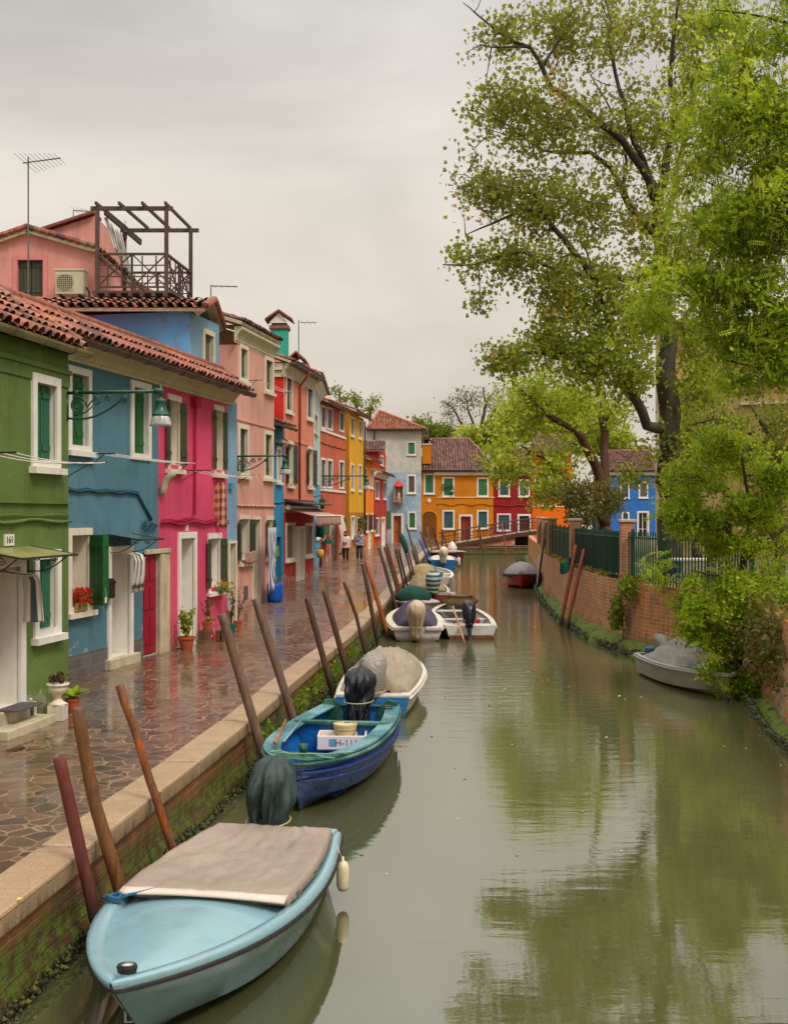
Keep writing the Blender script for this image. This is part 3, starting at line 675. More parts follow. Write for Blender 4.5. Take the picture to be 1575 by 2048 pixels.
m = MB(); m.grid(lambda a, b: fr.W(ua+(ub-ua)*a, 1.12+.015*math.sin(a*60), zt-.31-b*(.30+.07*abs(math.sin(a*40)))), 120, 3); m.build('valance', AWN, aw, smooth=True, solid=.006)
m = MB(); m.tube([fr.W(ua-.1, .12, zt+.02), fr.W(ub+.1, .12, zt+.02)], .09, 10); m.tube([fr.W(ua, 1.12, zt-.29), fr.W(ub, 1.12, zt-.29)], .035, 8)
m.tube([fr.W(ua+.3, .1, zt-.05), fr.W(ua+1.1, .6, zt-.22), fr.W(ua+.4, 1.1, zt-.3)], .02, 6); m.tube([fr.W(ub-.3, .1, zt-.05), fr.W(ub-1.1, .6, zt-.22), fr.W(ub-.4, 1.1, zt-.3)], .02, 6); m.build('awning_frame', WHITE, aw)
m = MB(); slab(m, fr.W(ua-.2, .02, zt+.28), fr.W(ub+.3, .02, zt+.28), fr.W(ub+.3, .7, zt+.16), fr.W(ua-.2, .7, zt+.16), .05); m.build('rain_hood', plain('dark_sheet_metal', C(60, 66, 60), .4, metal=.4), aw)
# lantern beside it
o = fr.W(fr.L+.02, .35, fr.z(627, 1001)); l = thing('wall_lantern', 'small brown glass lantern at the end of the striped awning', 'lantern', tuple(o))
m = MB(); m.tube([fr.W(fr.L-.02, 0, o.z+.15), fr.W(fr.L, .3, o.z+.2), o+Vector((0, 0, .12))], .015, 6); m.lathe(o, [(.0, .14), (.05, .10), (.15, .0), (.15, -.02)], 6); m.lathe(o, [(.08, -.30), (.08, -.33), (.0, -.36)], 6); m.build('lantern_frame', IRON, l)
m = MB(); m.lathe(o, [(.12, -.02), (.08, -.30)], 6); m.build('lantern_glass', plain('amber_glass', C(150, 120, 82), .2), l)
# chimney + dormer on this roof
TEALC = plaster('turquoise_chimney_plaster', C(56, 176, 150), .15)
BRK = brickmat('chimney_brick', [C(176, 96, 62), C(150, 78, 52), C(110, 66, 48)], C(170, 150, 125), -5, 0, .2, 0)
c = P(559.5, 700, 41.5)
m = MB(); m.box(c.x-.30, c.x+.30, c.y-.3, c.y+.3, 7.4, P(0, 660, 41.5).z); ch = m.build('chimney', TEALC, h)
zt = P(0, 660, 41.5).z
m = MB(); m.box(c.x-.36, c.x+.36, c.y-.36, c.y+.36, zt, zt+.12); m.box(c.x-.28, c.x+.28, c.y-.28, c.y+.28, zt+.12, zt+.22); m.build('chimney_brickwork', BRK, ch)
m = MB()
for sg in (1, -1): m.obox((c.x, c.y-.5, zt+.62), (sg*.5, 0, -.34), (0, 1.0, 0), (0, 0, .07))
m.ct = .5; m.build('chimney_cap', TILE, ch)
m = MB(); m.quad((c.x-.34, c.y-.38, zt+.22), (c.x+.34, c.y-.38, zt+.22), (c.x, c.y-.38, zt+.58)); m.build('chimney_gable', WHITE, ch)
m = MB(); a = P(594, 730, 44.5); m.box(a.x-.3, a.x+.3, 44.2, 45.4, 8.4, 9.2); m.build('chimney', SALW, h)
m = MB()
for sg in (1, -1): m.obox((a.x, 43.9, 9.55), (sg*.42, 0, -.38), (0, 1.9, 0), (0, 0, .08))
m.build('chimney_cap', TILE3, h)
# ---- aqua strip
fr, h = house('narrow pale aqua house between salmon and rust ones', (-3.66, 50.5), XS(640, 38.4))
hs = [opening(fr, h, 'shut', 628.5, 634, 826, 868, sc=SH_DARK), opening(fr, h, 'shut', 628.5, 634.5, 923, 966, sc=SH_DARK), opening(fr, h, 'open', 631, 638, 1033, 1077, sc=SH_GREEN, ang=166)]
body(fr, h, Q-.05, 9.15, 6, PTEAL, hs, split=[(fr.z(634, 968), MBLUE), (9.15, PTEAL)])
cornice(fr, h, 0, fr.L, 9.1, .4, 1.3, WHITE); gable_roof(fr, h, 0, fr.L, 9.55, over=.4, mat=TILE3, wallmat=WHITE)

# ---- rust house
fr, h = house('rust red house with white band under its upper windows', XS(640, 38.2), XS(690, 34.2)); frRu = fr
hs = []
for (a, b, y0, y1) in ((641, 651.5, 811, 858), (654, 664.5, 815, 861), (678, 687.5, 823, 864), (641, 651.5, 916, 976), (654, 664.5, 918, 977), (678, 687.5, 921, 978)): hs.append(opening(fr, h, 'shut', a, b, y0, y1, sc=SH_DARK, fm=WHITE, far=True, sill=False))
hs.append(opening(fr, h, 'open', 644, 651, 1031, 1080, ang=166, sc=SH_GREEN, far=True, fm=WHITE)); hs.append(opening(fr, h, 'dark', 660, 671, 1031, 1113, name='door', fw=.06)); hs.append(opening(fr, h, 'open', 681, 687, 1031, 1078, ang=166, sc=SH_GREEN, far=True, fm=WHITE))
body(fr, h, Q-.05, 9.2, 6, RUST, hs)
m = MB()
for px, y in ((660, 864), (660, 979)): z = fr.z(px, y); fr.box(m, .02, fr.L-.02, 0, .06, z-.12, z)
m.build('white_band', WHITE, h); gable_roof(fr, h, 0, fr.L, 9.2, over=.45, mat=TILE3, wallmat=RUST)
cable(h, [fr.W(fr.L*k/14, .03, fr.z(665, 892)+.03*math.sin(k*2)) for k in range(15)], .03, RUST)
ua, ub = fr.u(662), fr.u(676)
o = cloth('door_curtain', None, lambda a, b: fr.W(ua+(ub-ua)*a*(1-.2*b), .25+.9*(1-b)*b+.12*b, fr.z(668, 1034)-2.1*b), plain('pale_striped_curtain', C(206, 176, 160), .9, .12, 3, stretch=(1, 8, .1)), 20, 14); tag(o, 'pale pinkish curtain hanging in the rust house doorway', 'curtain')
lamp('green bracket lamp on the rust house, third from the camera', fr, 641, 952, 2.4, 1.55, uu=.3)
# ---- yellow house
fr, h = house('tall yellow house with dark ochre side wall', XS(698, 31.4), XS(727, 28.8))
hs = []
for (a, b, y0, y1, k) in ((701, 707.5, 834, 873, 'shut'), (717, 722, 840, 878, 'shut'), (701.5, 707.5, 927, 981, 'shut'), (717, 722.5, 929, 983, 'shut'), (701.5, 709, 1031, 1077, 'glass')): hs.append(opening(fr, h, k, a, b, y0, y1, sc=SH_DARK, fm=WHITE, far=True, bars=k == 'glass'))
hs.append(opening(fr, h, 'dark', 713, 720, 1034, 1100, name='door', fw=.08))
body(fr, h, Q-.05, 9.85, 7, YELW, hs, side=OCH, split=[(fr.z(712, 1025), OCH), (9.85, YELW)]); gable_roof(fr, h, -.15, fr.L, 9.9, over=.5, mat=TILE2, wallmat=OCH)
cable(h, [fr.W(fr.L-.05, .08, 9.7), fr.W(fr.L-.05, .08, 1)], .06, IRON, 'downpipe')
# ---- orange house
fr, h = house('low bright orange house with brown shutters beyond the yellow one', XS(728, 28.7), XS(747, 26.8))
hs = [opening(fr, h, k, a, b, y0, y1, sc=SH_RED, fm=WHITE, far=True, ang=166) for (a, b, y0, y1, k) in ((728.5, 733, 935, 976, 'shut'), (740.5, 745, 937, 977, 'shut'), (731, 735.5, 1026, 1064, 'open'), (741, 745.5, 1026, 1062, 'open'))]
hs.append(opening(fr, h, 'door', 736, 740.5, 1040, 1097, name='door', fm=WHITE, fw=.08, far=True))
body(fr, h, Q-.05, 7.1, 6, ORW, hs); gable_roof(fr, h, 0, fr.L, 7.15, over=.5, mat=TILE2, wallmat=ORW)
# ---- brick red house with dormer
fr, h = house('small brick red house with dormer window at the end of the row', XS(748, 26.4), XS(773, 23.7))
hs = [opening(fr, h, k, a, b, y0, y1, sc=SH_GREY, fm=WHITE, far=True) for (a, b, y0, y1, k) in ((750, 757.5, 961, 998, 'shut'), (766, 771.5, 963, 999, 'shut'), (749.5, 757.5, 1035, 1071, 'shut'))]
hs.append(opening(fr, h, 'door', 762, 769.5, 1034, 1091, name='door', fm=WHITE, fw=.15, far=True))
body(fr, h, Q-.05, 6.5, 4, RED2, hs); cornice(fr, h, 0, fr.L, 6.1, .4, .9, WHITE); gable_roof(fr, h, 0, fr.L, 6.55, over=.6, mat=TILE2, wallmat=RED2, run=2)
m = MB(); a = P(728, 0, 92).x; b = P(757, 0, 92).x; z1 = P(0, 903, 92).z
m.quad((a, 90, 6.5), (b, 90, 6.5), (b, 90, z1), (a, 90, z1)); f5 = Fr((b, 90), (b+.55, 95))
m.build('dormer', RED2, h)
m = MB(); hh = opening(f5, h, 'shut', 760, 766, 911, 931, sc=SH_GREY, fm=WHITE, far=True); holed(m, f5, 0, f5.L, 6.5, z1, [hh]); m.quad(f5.W(0, 0, z1), f5.W(f5.L, 0, z1), f5.W(f5.L/2, 0, z1+.9)); m.build('dormer', RED2, h)
e0 = Vector((a-.3, 89.6, z1-.05)); m = MB(); ud = Vector((b-a+.8, 0, 0)); up = Vector((0, 2.8, .95)); slab(m, e0, e0+ud, e0+ud+up, e0+up, .08); rf = m.build('dormer_roof', STONE2, h)
tiles('roof_tiles', rf, e0, ud, ud.length, up, up.length, TILE2, .24, .45)
# ================================================================== ROOFTOP THINGS
PERG = wood('weathered_pergola_wood', C(96, 70, 60), C(70, 52, 46), .8)
RPINK = plaster('rear_pink_plaster', C(226, 156, 144), .5, (120, 88, 78))
Z = 27.0
h = thing('house', 'pink attic house with rooftop terrace behind the green and blue houses', 'house', tuple(P(100, 600, Z).xy)+(Q,), 0, HG)
fr = Fr((P(-60, 0, Z).x, Z), (P(190, 0, Z).x, Z))
hs = [opening(fr, h, 'shut', 27, 96, 511, 602, sc=SH_OLIVE, fm=plaster('pink_window_surround', C(226, 140, 134), .2), d=.12, sill=False)]
zb = Q; zt = P(0, 497, Z).z
m = MB(); holed(m, fr, 0, fr.L, 6.5, zt, hs); m.quad(fr.W(0, 0, zt), fr.W(fr.L, 0, zt), fr.W(fr.u(57), 0, P(0, 463, Z).z)); m.build('wall', RPINK, h)
m = MB(); m.box(fr.A.x, fr.A.x+fr.L-.02, Z+.3, Z+6, Q, zt); m.build('body', RPINK, h)
pk = fr.W(fr.u(57), 0, P(0, 461, Z).z)
for k, (e, lab) in enumerate(((fr.W(fr.L+.05, 0, P(0, 500, Z).z), 'r'), (fr.W(-.2, 0, P(0, 508, Z).z), 'l'))):
    m = MB(); off = Vector((0, -.15, 0)); bk = Vector((0, 5, 0)); slab(m, pk+off, e+off, e+bk, pk+bk, .08); rf = m.build('roof', STONE2, h)
    d = (pk-e); tiles('roof_tiles', rf, e+off, bk, 5, d, d.length, TILE, .2, .34)
    mm = MB(); n = 9
    for q in range(n): a = e+off+d*(q/n); b = e+off+d*((q+1.12)/n); mm.ct = random.random(); mm.tube([a+Vector((0, 0, .05)), b+Vector((0, 0, .075))], [.075, .062], 7)
    mm.build('verge_tiles', TILE, rf)
m = MB(); Z2 = 28.6; a, b, c, d = P(84, 500, Z2), P(84, 466, Z2), P(190, 431, Z2), P(190, 505, Z2); m.quad(a, d, c, b); e = Vector((0, 3, 0)); m.quad(d, d+e, c+e, c); m.quad(b, c, c+e, b+e); m.build('upper_gable', RPINK, h)
m = MB(); m.ct = .4; m.obox(b+Vector((-.1, -.15, 0)), c-b+Vector((.1, 0, .03)), (0, .8, 0), (0, 0, .07)); m.build('verge_tiles', TILE, h)
# terrace
def bar(m, a, b, w, t=None):
    a, b = Vector(a), Vector(b); d = (b-a); t = t or w; up = Vector((0, 0, 1)) if abs(d.normalized().z) < .95 else Vector((0, 1, 0))
    s = d.cross(up).normalized(); uu = s.cross(d).normalized(); m.obox(a-s*w/2-uu*t/2, d, s*w, uu*t)
te = thing('roof_terrace', 'brown wooden rooftop terrace with pergola and crossed railings', 'terrace', (-6.0, 27, 8.3))
Zf, Zk = 26.0, 28.0; zd = P(0, 583, Zf).z; ztp = P(0, 417, Zf).z; zr = P(0, 508, Zf).z
xl, xr = P(195, 0, Zf).x, P(333, 0, Zf).x; xl2, xr2 = xl+.15, xr+.2
m = MB()
slab(m, (xl-.1, Zf-.1, zd), (xr+.15, Zf-.1, zd), (xr2+.1, Zk+.1, zd), (xl2-.1, Zk+.1, zd), .05)
for k in range(7): x = xl+(xr-xl)*k/6; bar(m, (x, Zf-.22, zd-.10), (x+.05, Zk, zd-.10), .07, .09)
bar(m, (xl-.1, Zf+.1, zd-.23), (xr+.1, Zf+.1, zd-.23), .10, .14); bar(m, (xr+.05, Zf, zd-.22), (xr2+.05, Zk, zd-.22), .1, .14)
m.build('deck', PERG, te)
for i, (x, y) in enumerate(((xl, Zf), (xr, Zf), (xr2, Zk), (xl2, Zk))):
    m = MB(); bar(m, (x, y, zd-.08), (x, y, ztp+.05), .085); m.build('post', PERG, te)
m = MB()
bar(m, (xl-.15, Zf, ztp), (xr+.15, Zf, ztp), .07, .09); bar(m, (xl2-.1, Zk, ztp), (xr2+.2, Zk, ztp), .07, .09)
for k in range(4): x = xl+(xr-xl)*k/3; bar(m, (x, Zf-.15, ztp+.09), (x+.17, Zk+.15, ztp+.09), .05, .07)
m.build('pergola_beams', PERG, te)
def railing(a, b, n):
    m = MB(); a, b = Vector(a), Vector(b)
    up = Vector((0, 0, zr-zd)); bar(m, a+up, b+up, .06, .05); bar(m, a+up*.12, b+up*.12, .04, .04)
    for k in range(n):
        p = a+(b-a)*k/n; q = a+(b-a)*(k+1)/n; bar(m, q, q+up, .05)
        bar(m, p+up*.12, q+up, .03); bar(m, p+up, q+up*.12, .03); i1 = p+(q-p)*.3; i2 = p+(q-p)*.7
        bar(m, i1+up*.12, i1+up*.95, .028); bar(m, i2+up*.12, i2+up*.95, .028); bar(m, p+up*.4, q+up*.4, .025); bar(m, p+up*.7, q+up*.7, .025)
    m.build('railing', PERG, te)
railing((xl, Zf, zd), (xr, Zf, zd), 2); railing((xr, Zf, zd), (xr2, Zk, zd), 2); railing((xl2, Zk, zd), (xr2, Zk, zd), 2)
GSTR = NT('grey_striped_awning_cloth'); w_ = GSTR.add('ShaderNodeTexWave'); w_.inputs['Scale'].default_value = 4.5; w_.bands_direction = 'Y'; GSTR.link(GSTR.pos(), w_.inputs['Vector']); GSTR.col(GSTR.ramp(w_.outputs['Fac'], [(.45, C(96, 100, 92)), (.55, C(205, 198, 184))])); GSTR.rough(.9); GSTR = GSTR.m
m = MB(); m.grid(lambda a, b: Vector((xl+.1+.25*b+.04*math.sin(a*20), Zf+.2+1.6*a, ztp-.15-b*(.75+.3*a)+.05*math.sin(a*9))), 40, 12); m.build('folded_awning', GSTR, te, smooth=True, solid=.01)
m = MB(); bar(m, (xl+.15, Zf+.1, ztp-.05), (xl+.6, Zk-.2, ztp-.35), .05, .14); m.build('awning_cassette', PERG, te)
o = Vector((xl+.5, Zf+.6, ztp-.42)); l = thing('hanging_lantern', 'black lantern hanging under the rooftop pergola', 'lantern', tuple(o))
m = MB(); m.lathe(o, [(.0, .12), (.015, .08), (.07, .03), (.07, .01)], 6); m.lathe(o, [(.04, -.14), (.03, -.16), (.0, -.19)], 6); m.tube([o+Vector((0, 0, .1)), o+Vector((0, 0, .3))], .006, 4); m.build('lantern_frame', IRON, l)
m = MB(); m.lathe(o, [(.058, .01), (.04, -.14)], 6); m.build('lantern_glass', DKGLASS, l)
# air conditioner
ACM = plain('ac_casing', C(196, 186, 160), .5, .06); c = P(141, 566, 26.6)
a = thing('air_conditioner', 'cream air conditioner unit on the pink attic wall', 'air conditioner', (c.x, 26.6, c.z-.32), 0)
w = .33
m = MB(); m.box(c.x-w, c.x+w*1.05, 26.5, 26.85, c.z-.28, c.z+.27); m.build('casing', ACM, a, bevel=.015)
m = MB(); m.box(c.x-w-.02, c.x+w*1.07, 26.48, 26.87, c.z+.27, c.z+.31); m.build('lid', ACM, a, bevel=.01)
m = MB(); cc = Vector((c.x-.10, 26.494, c.z-.01)); m.rings([[cc+Vector((math.cos(q*PI/12)*r, 0, math.sin(q*PI/12)*r)) for q in range(24)] for r in (.001, .2)], cap0=False, cap1=False); m.build('fan_opening', DKGLASS, a)
m = MB()
for k in range(-4, 5): m.tube([cc+Vector((k*.045, -.01, -.2)), cc+Vector((k*.045, -.01, .2))], .006, 4); m.tube([cc+Vector((-.2, -.012, k*.045)), cc+Vector((.2, -.012, k*.045))], .006, 4)
m.build('grille', ACM, a)
m = MB(); m.tube([c+Vector((.37, 0, -.1)), c+Vector((.42, .1, -.2)), c+Vector((.4, .2, -.5))], .02, 6); m.box(c.x-.25, c.x-.21, 26.5, 26.98, c.z-.33, c.z-.28); m.box(c.x+.2, c.x+.24, 26.5, 26.98, c.z-.33, c.z-.28); m.build('bracket', IRON, a)
# antennas
ALU = plain('antenna_metal', C(120, 112, 104), .4, .2, 5, 0, metal=.6)
def antenna(label, px, yb, yt, Z, boom, n, ell=.28, r=.018):
    b = P(px, yb, Z); t_ = P(px, yt, Z); o = thing('antenna', label, 'antenna', tuple(b), 0, 'roof antennas')
    m = MB(); m.tube([b, t_], r, 6); m.build('mast', ALU, o)
    m = MB(); a = P(boom[0], boom[1], Z); c = P(boom[2], boom[3], Z); m.tube([a, c], .016, 5)
    for k in range(n):
        q = a+(c-a)*(k+.5)/n; l = ell*(1-.5*k/n); m.tube([q+Vector((-.25, -.9, .2)).normalized()*l, q-Vector((-.25, -.9, .2)).normalized()*l+Vector((.03, 0, -.02))], .006, 4)
    m.build('aerial', ALU, o)
antenna('tall antenna mast in front of the pink attic window', 57, 592, 314, 25.8, (46, 326, 122, 316), 9, .42)
antenna('small antenna behind the pink attic roof ridge', 147, 440, 420, 30, (147, 421, 188, 423), 5, .2, .012)
antenna('double bar antenna right of the rooftop terrace', 422, 596, 570, 29, (421, 572, 475, 573), 4, .06, .014)
antenna('thin antenna mast beside the turquoise chimney', 597, 716, 640, 42, (600, 645, 633, 645), 3, .2, .018)
antenna('thin antenna behind the ochre house roof', 855, 880, 824, 108, (855, 824, 874, 825), 2, .2, .05)

# ================================================================== FAR HOUSES
HF = 'houses at the end of the canal'
def fhouse(label, x0, x1, Z, wall, ops, ytop, roof=None, split=None, depth=8):
    fr = Fr((P(x0, 0, Z).x, Z), (P(x1, 0, Z).x, Z)); h = thing('house', label, 'house', (fr.A.x, Z, Q), 0, HF)
    hs = []
    for (k, a, b, y0, y1, kw) in ops: hs.append(opening(fr, h, k, a, b, y0, y1, far=False, **kw))
    zt = P(0, ytop, Z).z; body(fr, h, Q-.05, zt, depth, wall, hs, split=split); return fr, h, zt
FW = dict(fm=WHITE, fw=.14)
GREYB = plaster('patchy_grey_white_plaster', C(200, 196, 182), .5, (150, 148, 135), C(176, 184, 184)); LB2 = plaster('pale_sky_blue_plaster', C(150, 180, 200), .35, (190, 186, 170), C(198, 206, 204))
fr, h, zt = fhouse('pale blue and white house with a wall shrine, facing the canal end', 730, 842, 97.5, GREYB, [
    ('shut', 755.5, 772.5, 882, 910, dict(sc=SH_FAR, fm=STONE, fw=.1)), ('shut', 813.5, 831, 883, 910, dict(sc=SH_FAR, fm=STONE, fw=.1)), ('shut', 813.5, 831.5, 949, 987, dict(sc=SH_GREY, **FW)), ('shut', 815, 832.5, 1023, 1058, dict(sc=SH_FAR, **FW)),
    ('door', 782, 806.5, 1027, 1085, dict(name='door', fm=WHITE, fw=.2, d=.3, door=plain('orange_brown_door', C(170, 88, 40), .5)))], 861, split=[(P(0, 945, 97.5).z, LB2), (P(0, 861, 97.5).z, GREYB)], depth=9)
m = MB(); leaf_panel(m, fr, fr.u(773.5), 1, .33, fr.z(777, 1056), fr.z(777, 1022), 0, .05, 2); m.build('shutter', SH_FAR, h)
u = fr.u(748); cable(h, [fr.W(u+.1, .4, zt), fr.W(u, .08, zt-.4), fr.W(u, .08, 5)], .05, IRON, 'downpipe')
def hip_roof(label_h, h, x0, x1, Z, zt, ridge, depth, mat, over=.4, pitch=.27):
    """front slope with hips; ridge=(xa,xb,y) in picture columns/rows"""
    zr = None; e0 = Vector((P(x0, 0, Z).x-over, Z-over, zt)); e1 = Vector((P(x1, 0, Z).x+over, Z-over, zt))
    D = depth/2+over
    rz = CAM-(ridge[2]-HZ)/F*(Z+depth/2); ra = Vector((P(ridge[0], 0, Z+depth/2).x, Z+depth/2, rz)); rb = Vector((P(ridge[1], 0, Z+depth/2).x, Z+depth/2, rz))
    b0 = Vector((e0.x, Z+depth+over, zt)); b1 = Vector((e1.x, Z+depth+over, zt))
    m = MB(); slab(m, e0, e1, rb, ra, .1); m.quad(e1, b1, rb); m.quad(b0, e0, ra); slab(m, b0, b1, rb, ra, .02); rf = m.build('roof', STONE2, h)
    up = Vector((0, ra.y-e0.y, ra.z-e0.z)); LV = up.length; L = e1.x-e0.x
    la, lb = ra.x-e0.x, rb.x-e0.x
    tiles('roof_tiles', rf, e0+Vector((0, 0, .01)), (1, 0, 0), L, up, LV, mat, pitch, .42, keep=lambda u, v: la*v/LV-.1 <= u <= L-(L-lb)*v/LV+.1)
    if x1 > 0:
        upr = Vector((rb.x-e1.x, 0, rb.z-e1.z)); L2 = b1.y-e1.y
        if upr.length > .5: tiles('roof_tiles', rf, e1+Vector((0, 0, .01)), (0, 1, 0), L2, upr, upr.length, mat, pitch, .42, keep=lambda u, v: abs(u-L2/2) <= L2/2*(1-v/upr.length)+.2)
    m = MB(); m.ct = .8
    for a, b in ((e0, ra), (ra, rb), (rb, e1)):
        if (b-a).length > .3: m.tube([a+Vector((0, 0, .08)), b+Vector((0, 0, .08))], .13, 7)
    m.build('ridge_tiles', mat, rf, smooth=True)
    m = MB(); m.tube([e0+Vector((0, -.05, -.03)), e1+Vector((0, -.05, -.03))], .08, 6); m.build('gutter', IRON, h)
hip_roof('', h, 742, 842, 97.5, zt+.05, (758, 760, 824), 9, TILE3)
# shrine
c = P(797, 985, 97.3); s = thing('wall_shrine', 'glazed wall shrine with red pointed roof and statue, on pale blue house', 'shrine', (c.x, 97.3, P(0, 1010, 97.3).z))
SHR = plain('shrine_red', C(206, 40, 26), .5); zb, zt_ = P(0, 1008, 97.3).z, P(0, 973, 97.3).z
m = MB(); m.box(c.x-.40, c.x-.33, 96.95, 97.5, zb+.1, zt_); m.box(c.x+.33, c.x+.40, 96.95, 97.5, zb+.1, zt_); m.box(c.x-.4, c.x+.4, 97.42, 97.5, zb+.1, zt_); m.lathe((c.x, 97.25, zb), [(.05, -.12), (.2, -.02), (.34, .1), (.36, .14)], 12); m.build('niche', STONE2, s)
m = MB(); m.lathe((c.x, 97.2, zt_), [(.48, 0), (.44, .06), (.2, .35), (.04, .58), (0, .66)], 10); m.build('pointed_roof', SHR, s)
m = MB(); m.lathe((c.x, 97.2, zb+.14), [(.17, 0), (.16, .35), (.12, .6), (.14, .75), (.05, .86)], 12, fold=.08); m.build('statue_robe', plain('white_pink_robe', C(214, 180, 168), .6), s, smooth=True)
m = MB(); m.lathe((c.x, 97.2, zb+1.0), [(.02, -.02), (.07, .04), (.085, .12), (.06, .2), (0, .23)], 10); m.build('statue_head', plain('statue_skin', C(206, 160, 132), .6), s, smooth=True)
m = MB()
for k in range(14): q = Vector((c.x+random.uniform(-.36, .36), 97.0, zb+.15+random.uniform(0, .4))); m.lathe(q, [(.0, -.06), (.06, 0), (.0, .06)], 6)
m.build('flowers', plain('shrine_flowers', C(206, 150, 140), .8, .4, 20), s)
# ochre house
OCHW = plaster('ochre_orange_plaster', C(212, 130, 20), .25, (170, 100, 20))
ops = [('shut', 847, 869, 947, 988, dict(sc=SH_FAR, **FW)), ('shut', 884, 908, 954, 993.5, dict(sc=SH_FAR, **FW)), ('shut', 953, 976.5, 955, 993.5, dict(sc=SH_FAR, **FW)),
       ('shut', 884, 908.5, 1020, 1058.5, dict(sc=SH_BLUE, **FW)), ('shut', 953, 976.5, 1020, 1058, dict(sc=SH_BLUE, **FW)), ('door', 917, 944.5, 1029, 1085, dict(name='door', fm=WHITE, fw=.17, d=.25, door=plain('red_brown_door', C(140, 52, 26), .45)))]
fr, h, zt = fhouse('ochre orange house with arched passage, beyond the ramp bridge', 842, 986, 100, OCHW, ops, 943)
# the arched passage: flat round-headed panel, passage shade painted as darker ochre
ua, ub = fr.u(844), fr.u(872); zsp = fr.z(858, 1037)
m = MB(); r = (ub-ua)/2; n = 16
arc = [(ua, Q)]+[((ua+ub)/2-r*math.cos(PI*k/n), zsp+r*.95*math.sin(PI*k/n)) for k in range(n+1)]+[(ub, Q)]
m.rings([[fr.W(u, .03, z) for u, z in arc], [fr.W(u, .012, z) for u, z in arc]], cap0=True, cap1=False); m.build('archway', plaster('painted_passage_shade', C(120, 74, 22), .4), h)
m = MB(); arc2 = [((ua+ub)/2-(r+.06)*math.cos(PI*k/n), zsp+(r*.95+.06)*math.sin(PI*k/n)) for k in range(n+1)]
m.tube([fr.W(ua-.06, .03, Q)]+[fr.W(u, .03, z) for u, z in arc2]+[fr.W(ub+.06, .03, Q)], .06, 6); m.build('arch_surround', OCHW, h)
m = MB(); fr.box(m, fr.u(873.5), fr.u(986.5), 0, .03, Q, zt-.45); m2 = MB(); fr.box(m2, fr.u(867), fr.L+.12, 0, .28, zt-.34, zt-.02); m2.build('cornice', STONE, h, bevel=.02)
m = MB(); fr.box(m, fr.u(875), fr.L+.1, 0, .06, fr.z(930, 995.5), fr.z(930, 994)); m.build('string_course', STONE, h)
cable(h, [fr.W(fr.u(873)+(fr.L-fr.u(873))*k/20, .05, fr.z(930, 1009)+.08*math.sin(k*.9)) for k in range(21)], .03, OCH)
hip_roof('', h, 842, 986, 100, zt+.06, (862, 937, 880), 9, TILE2)
c = Vector((P(852.5, 0, 100.6).x, 100.6, 0)); ztc = P(0, 890, 100.6).z
m = MB(); m.box(c.x-.40, c.x+.40, 100.2, 101, P(0, 921, 100.6).z-.3, ztc); ch = m.build('chimney', OCHW, h)
m = MB(); m.box(c.x-.46, c.x+.46, 100.14, 101.06, ztc, ztc+.1); m.build('chimney_band', WHITE, ch)
m = MB()
for sg in (1, -1): m.obox((c.x, 100, ztc+.6), (sg*.6, 0, -.42), (0, 1.3, 0), (0, 0, .1))
m.ct = .3; m.build('chimney_cap', TILE2, ch)
m = MB(); m.box(c.x-.2, c.x+.2, 100.3, 101, ztc+.1, ztc+.45); m.build('flue', INTER, ch)
m = MB(); q = P(858, 1001, 99.96); m.obox(q+Vector((0, 0, -.26)), (.2, 0, .26), (-.2, 0, .26), (0, -.03, 0)); m.build('diamond_plaque', WHITE, h)
lamp('green bracket lamp on the ochre house front', Fr((P(884, 0, 99.9).x, 99.9), (P(884, 0, 99.9).x+.2, 103)), 884, 969, .9, 1.5, uu=.02)
# dark red
DRED = plaster('dark_red_plaster', C(150, 34, 34), .25, (180, 70, 66))
ops = [('shut', 996, 1019, 958, 993, dict(sc=SH_BLUE, **FW)), ('shut', 1036, 1059, 959, 993.5, dict(sc=SH_BLUE, **FW)), ('shut', 993, 1021, 1027, 1062, dict(sc=SH_BLUE, **FW)), ('door', 1034, 1061, 1028, 1082, dict(name='door', fm=WHITE, fw=.17, door=plain('dark_brown_door', C(70, 34, 26), .5)))]
fr, h, zt = fhouse('dark red house behind the raised end of the bridge', 986.5, 1063, 101, DRED, ops, 947)
m = MB(); fr.box(m, .05, fr.L-.02, 0, .15, zt-.16, zt-.01); m.build('cornice', STONE, h); cable(h, [fr.W(fr.L*k/12, .05, fr.z(1020, 1011)+.05*math.sin(k)) for k in range(13)], .04, RED2)
hip_roof('', h, 986.5, 1063, 101, zt+.05, (962, 1070, 899), 9, TILE2, over=.2)
m = MB(); c = P(972, 0, 106); m.box(c.x-.45, c.x+.45, 105.5, 106.5, 8, P(0, 903, 106).z); m.build('chimney', BRK, h); m = MB(); m.box(c.x-.6, c.x+.6, 105.3, 106.7, P(0, 903, 106).z, P(0, 896, 106).z); m.build('chimney_cap', TILE2, h)
BOR = plaster('vivid_orange_plaster', C(246, 116, 14), .2, (200, 90, 20))
fr, h, zt = fhouse('vivid orange house glimpsed through the trees beyond the canal', 1063.5, 1142, 102.5, BOR, [('shut', 1068, 1081, 952, 988, dict(sc=SH_GREY, **FW)), ('shut', 1087, 1101, 952, 988, dict(sc=SH_GREY, **FW)), ('shut', 1112, 1126, 952, 988, dict(sc=SH_GREY, **FW))], 905)
m = MB(); fr.box(m, 0, fr.L, 0, .05, fr.z(1080, 1014), fr.z(1080, 1010)); m.build('string_course', WHITE, h); hip_roof('', h, 1063.5, 1142, 102.5, zt, (1070, 1130, 872), 9, TILE2)
VBL = plaster('vivid_blue_plaster', C(52, 118, 200), .2, (60, 100, 160))
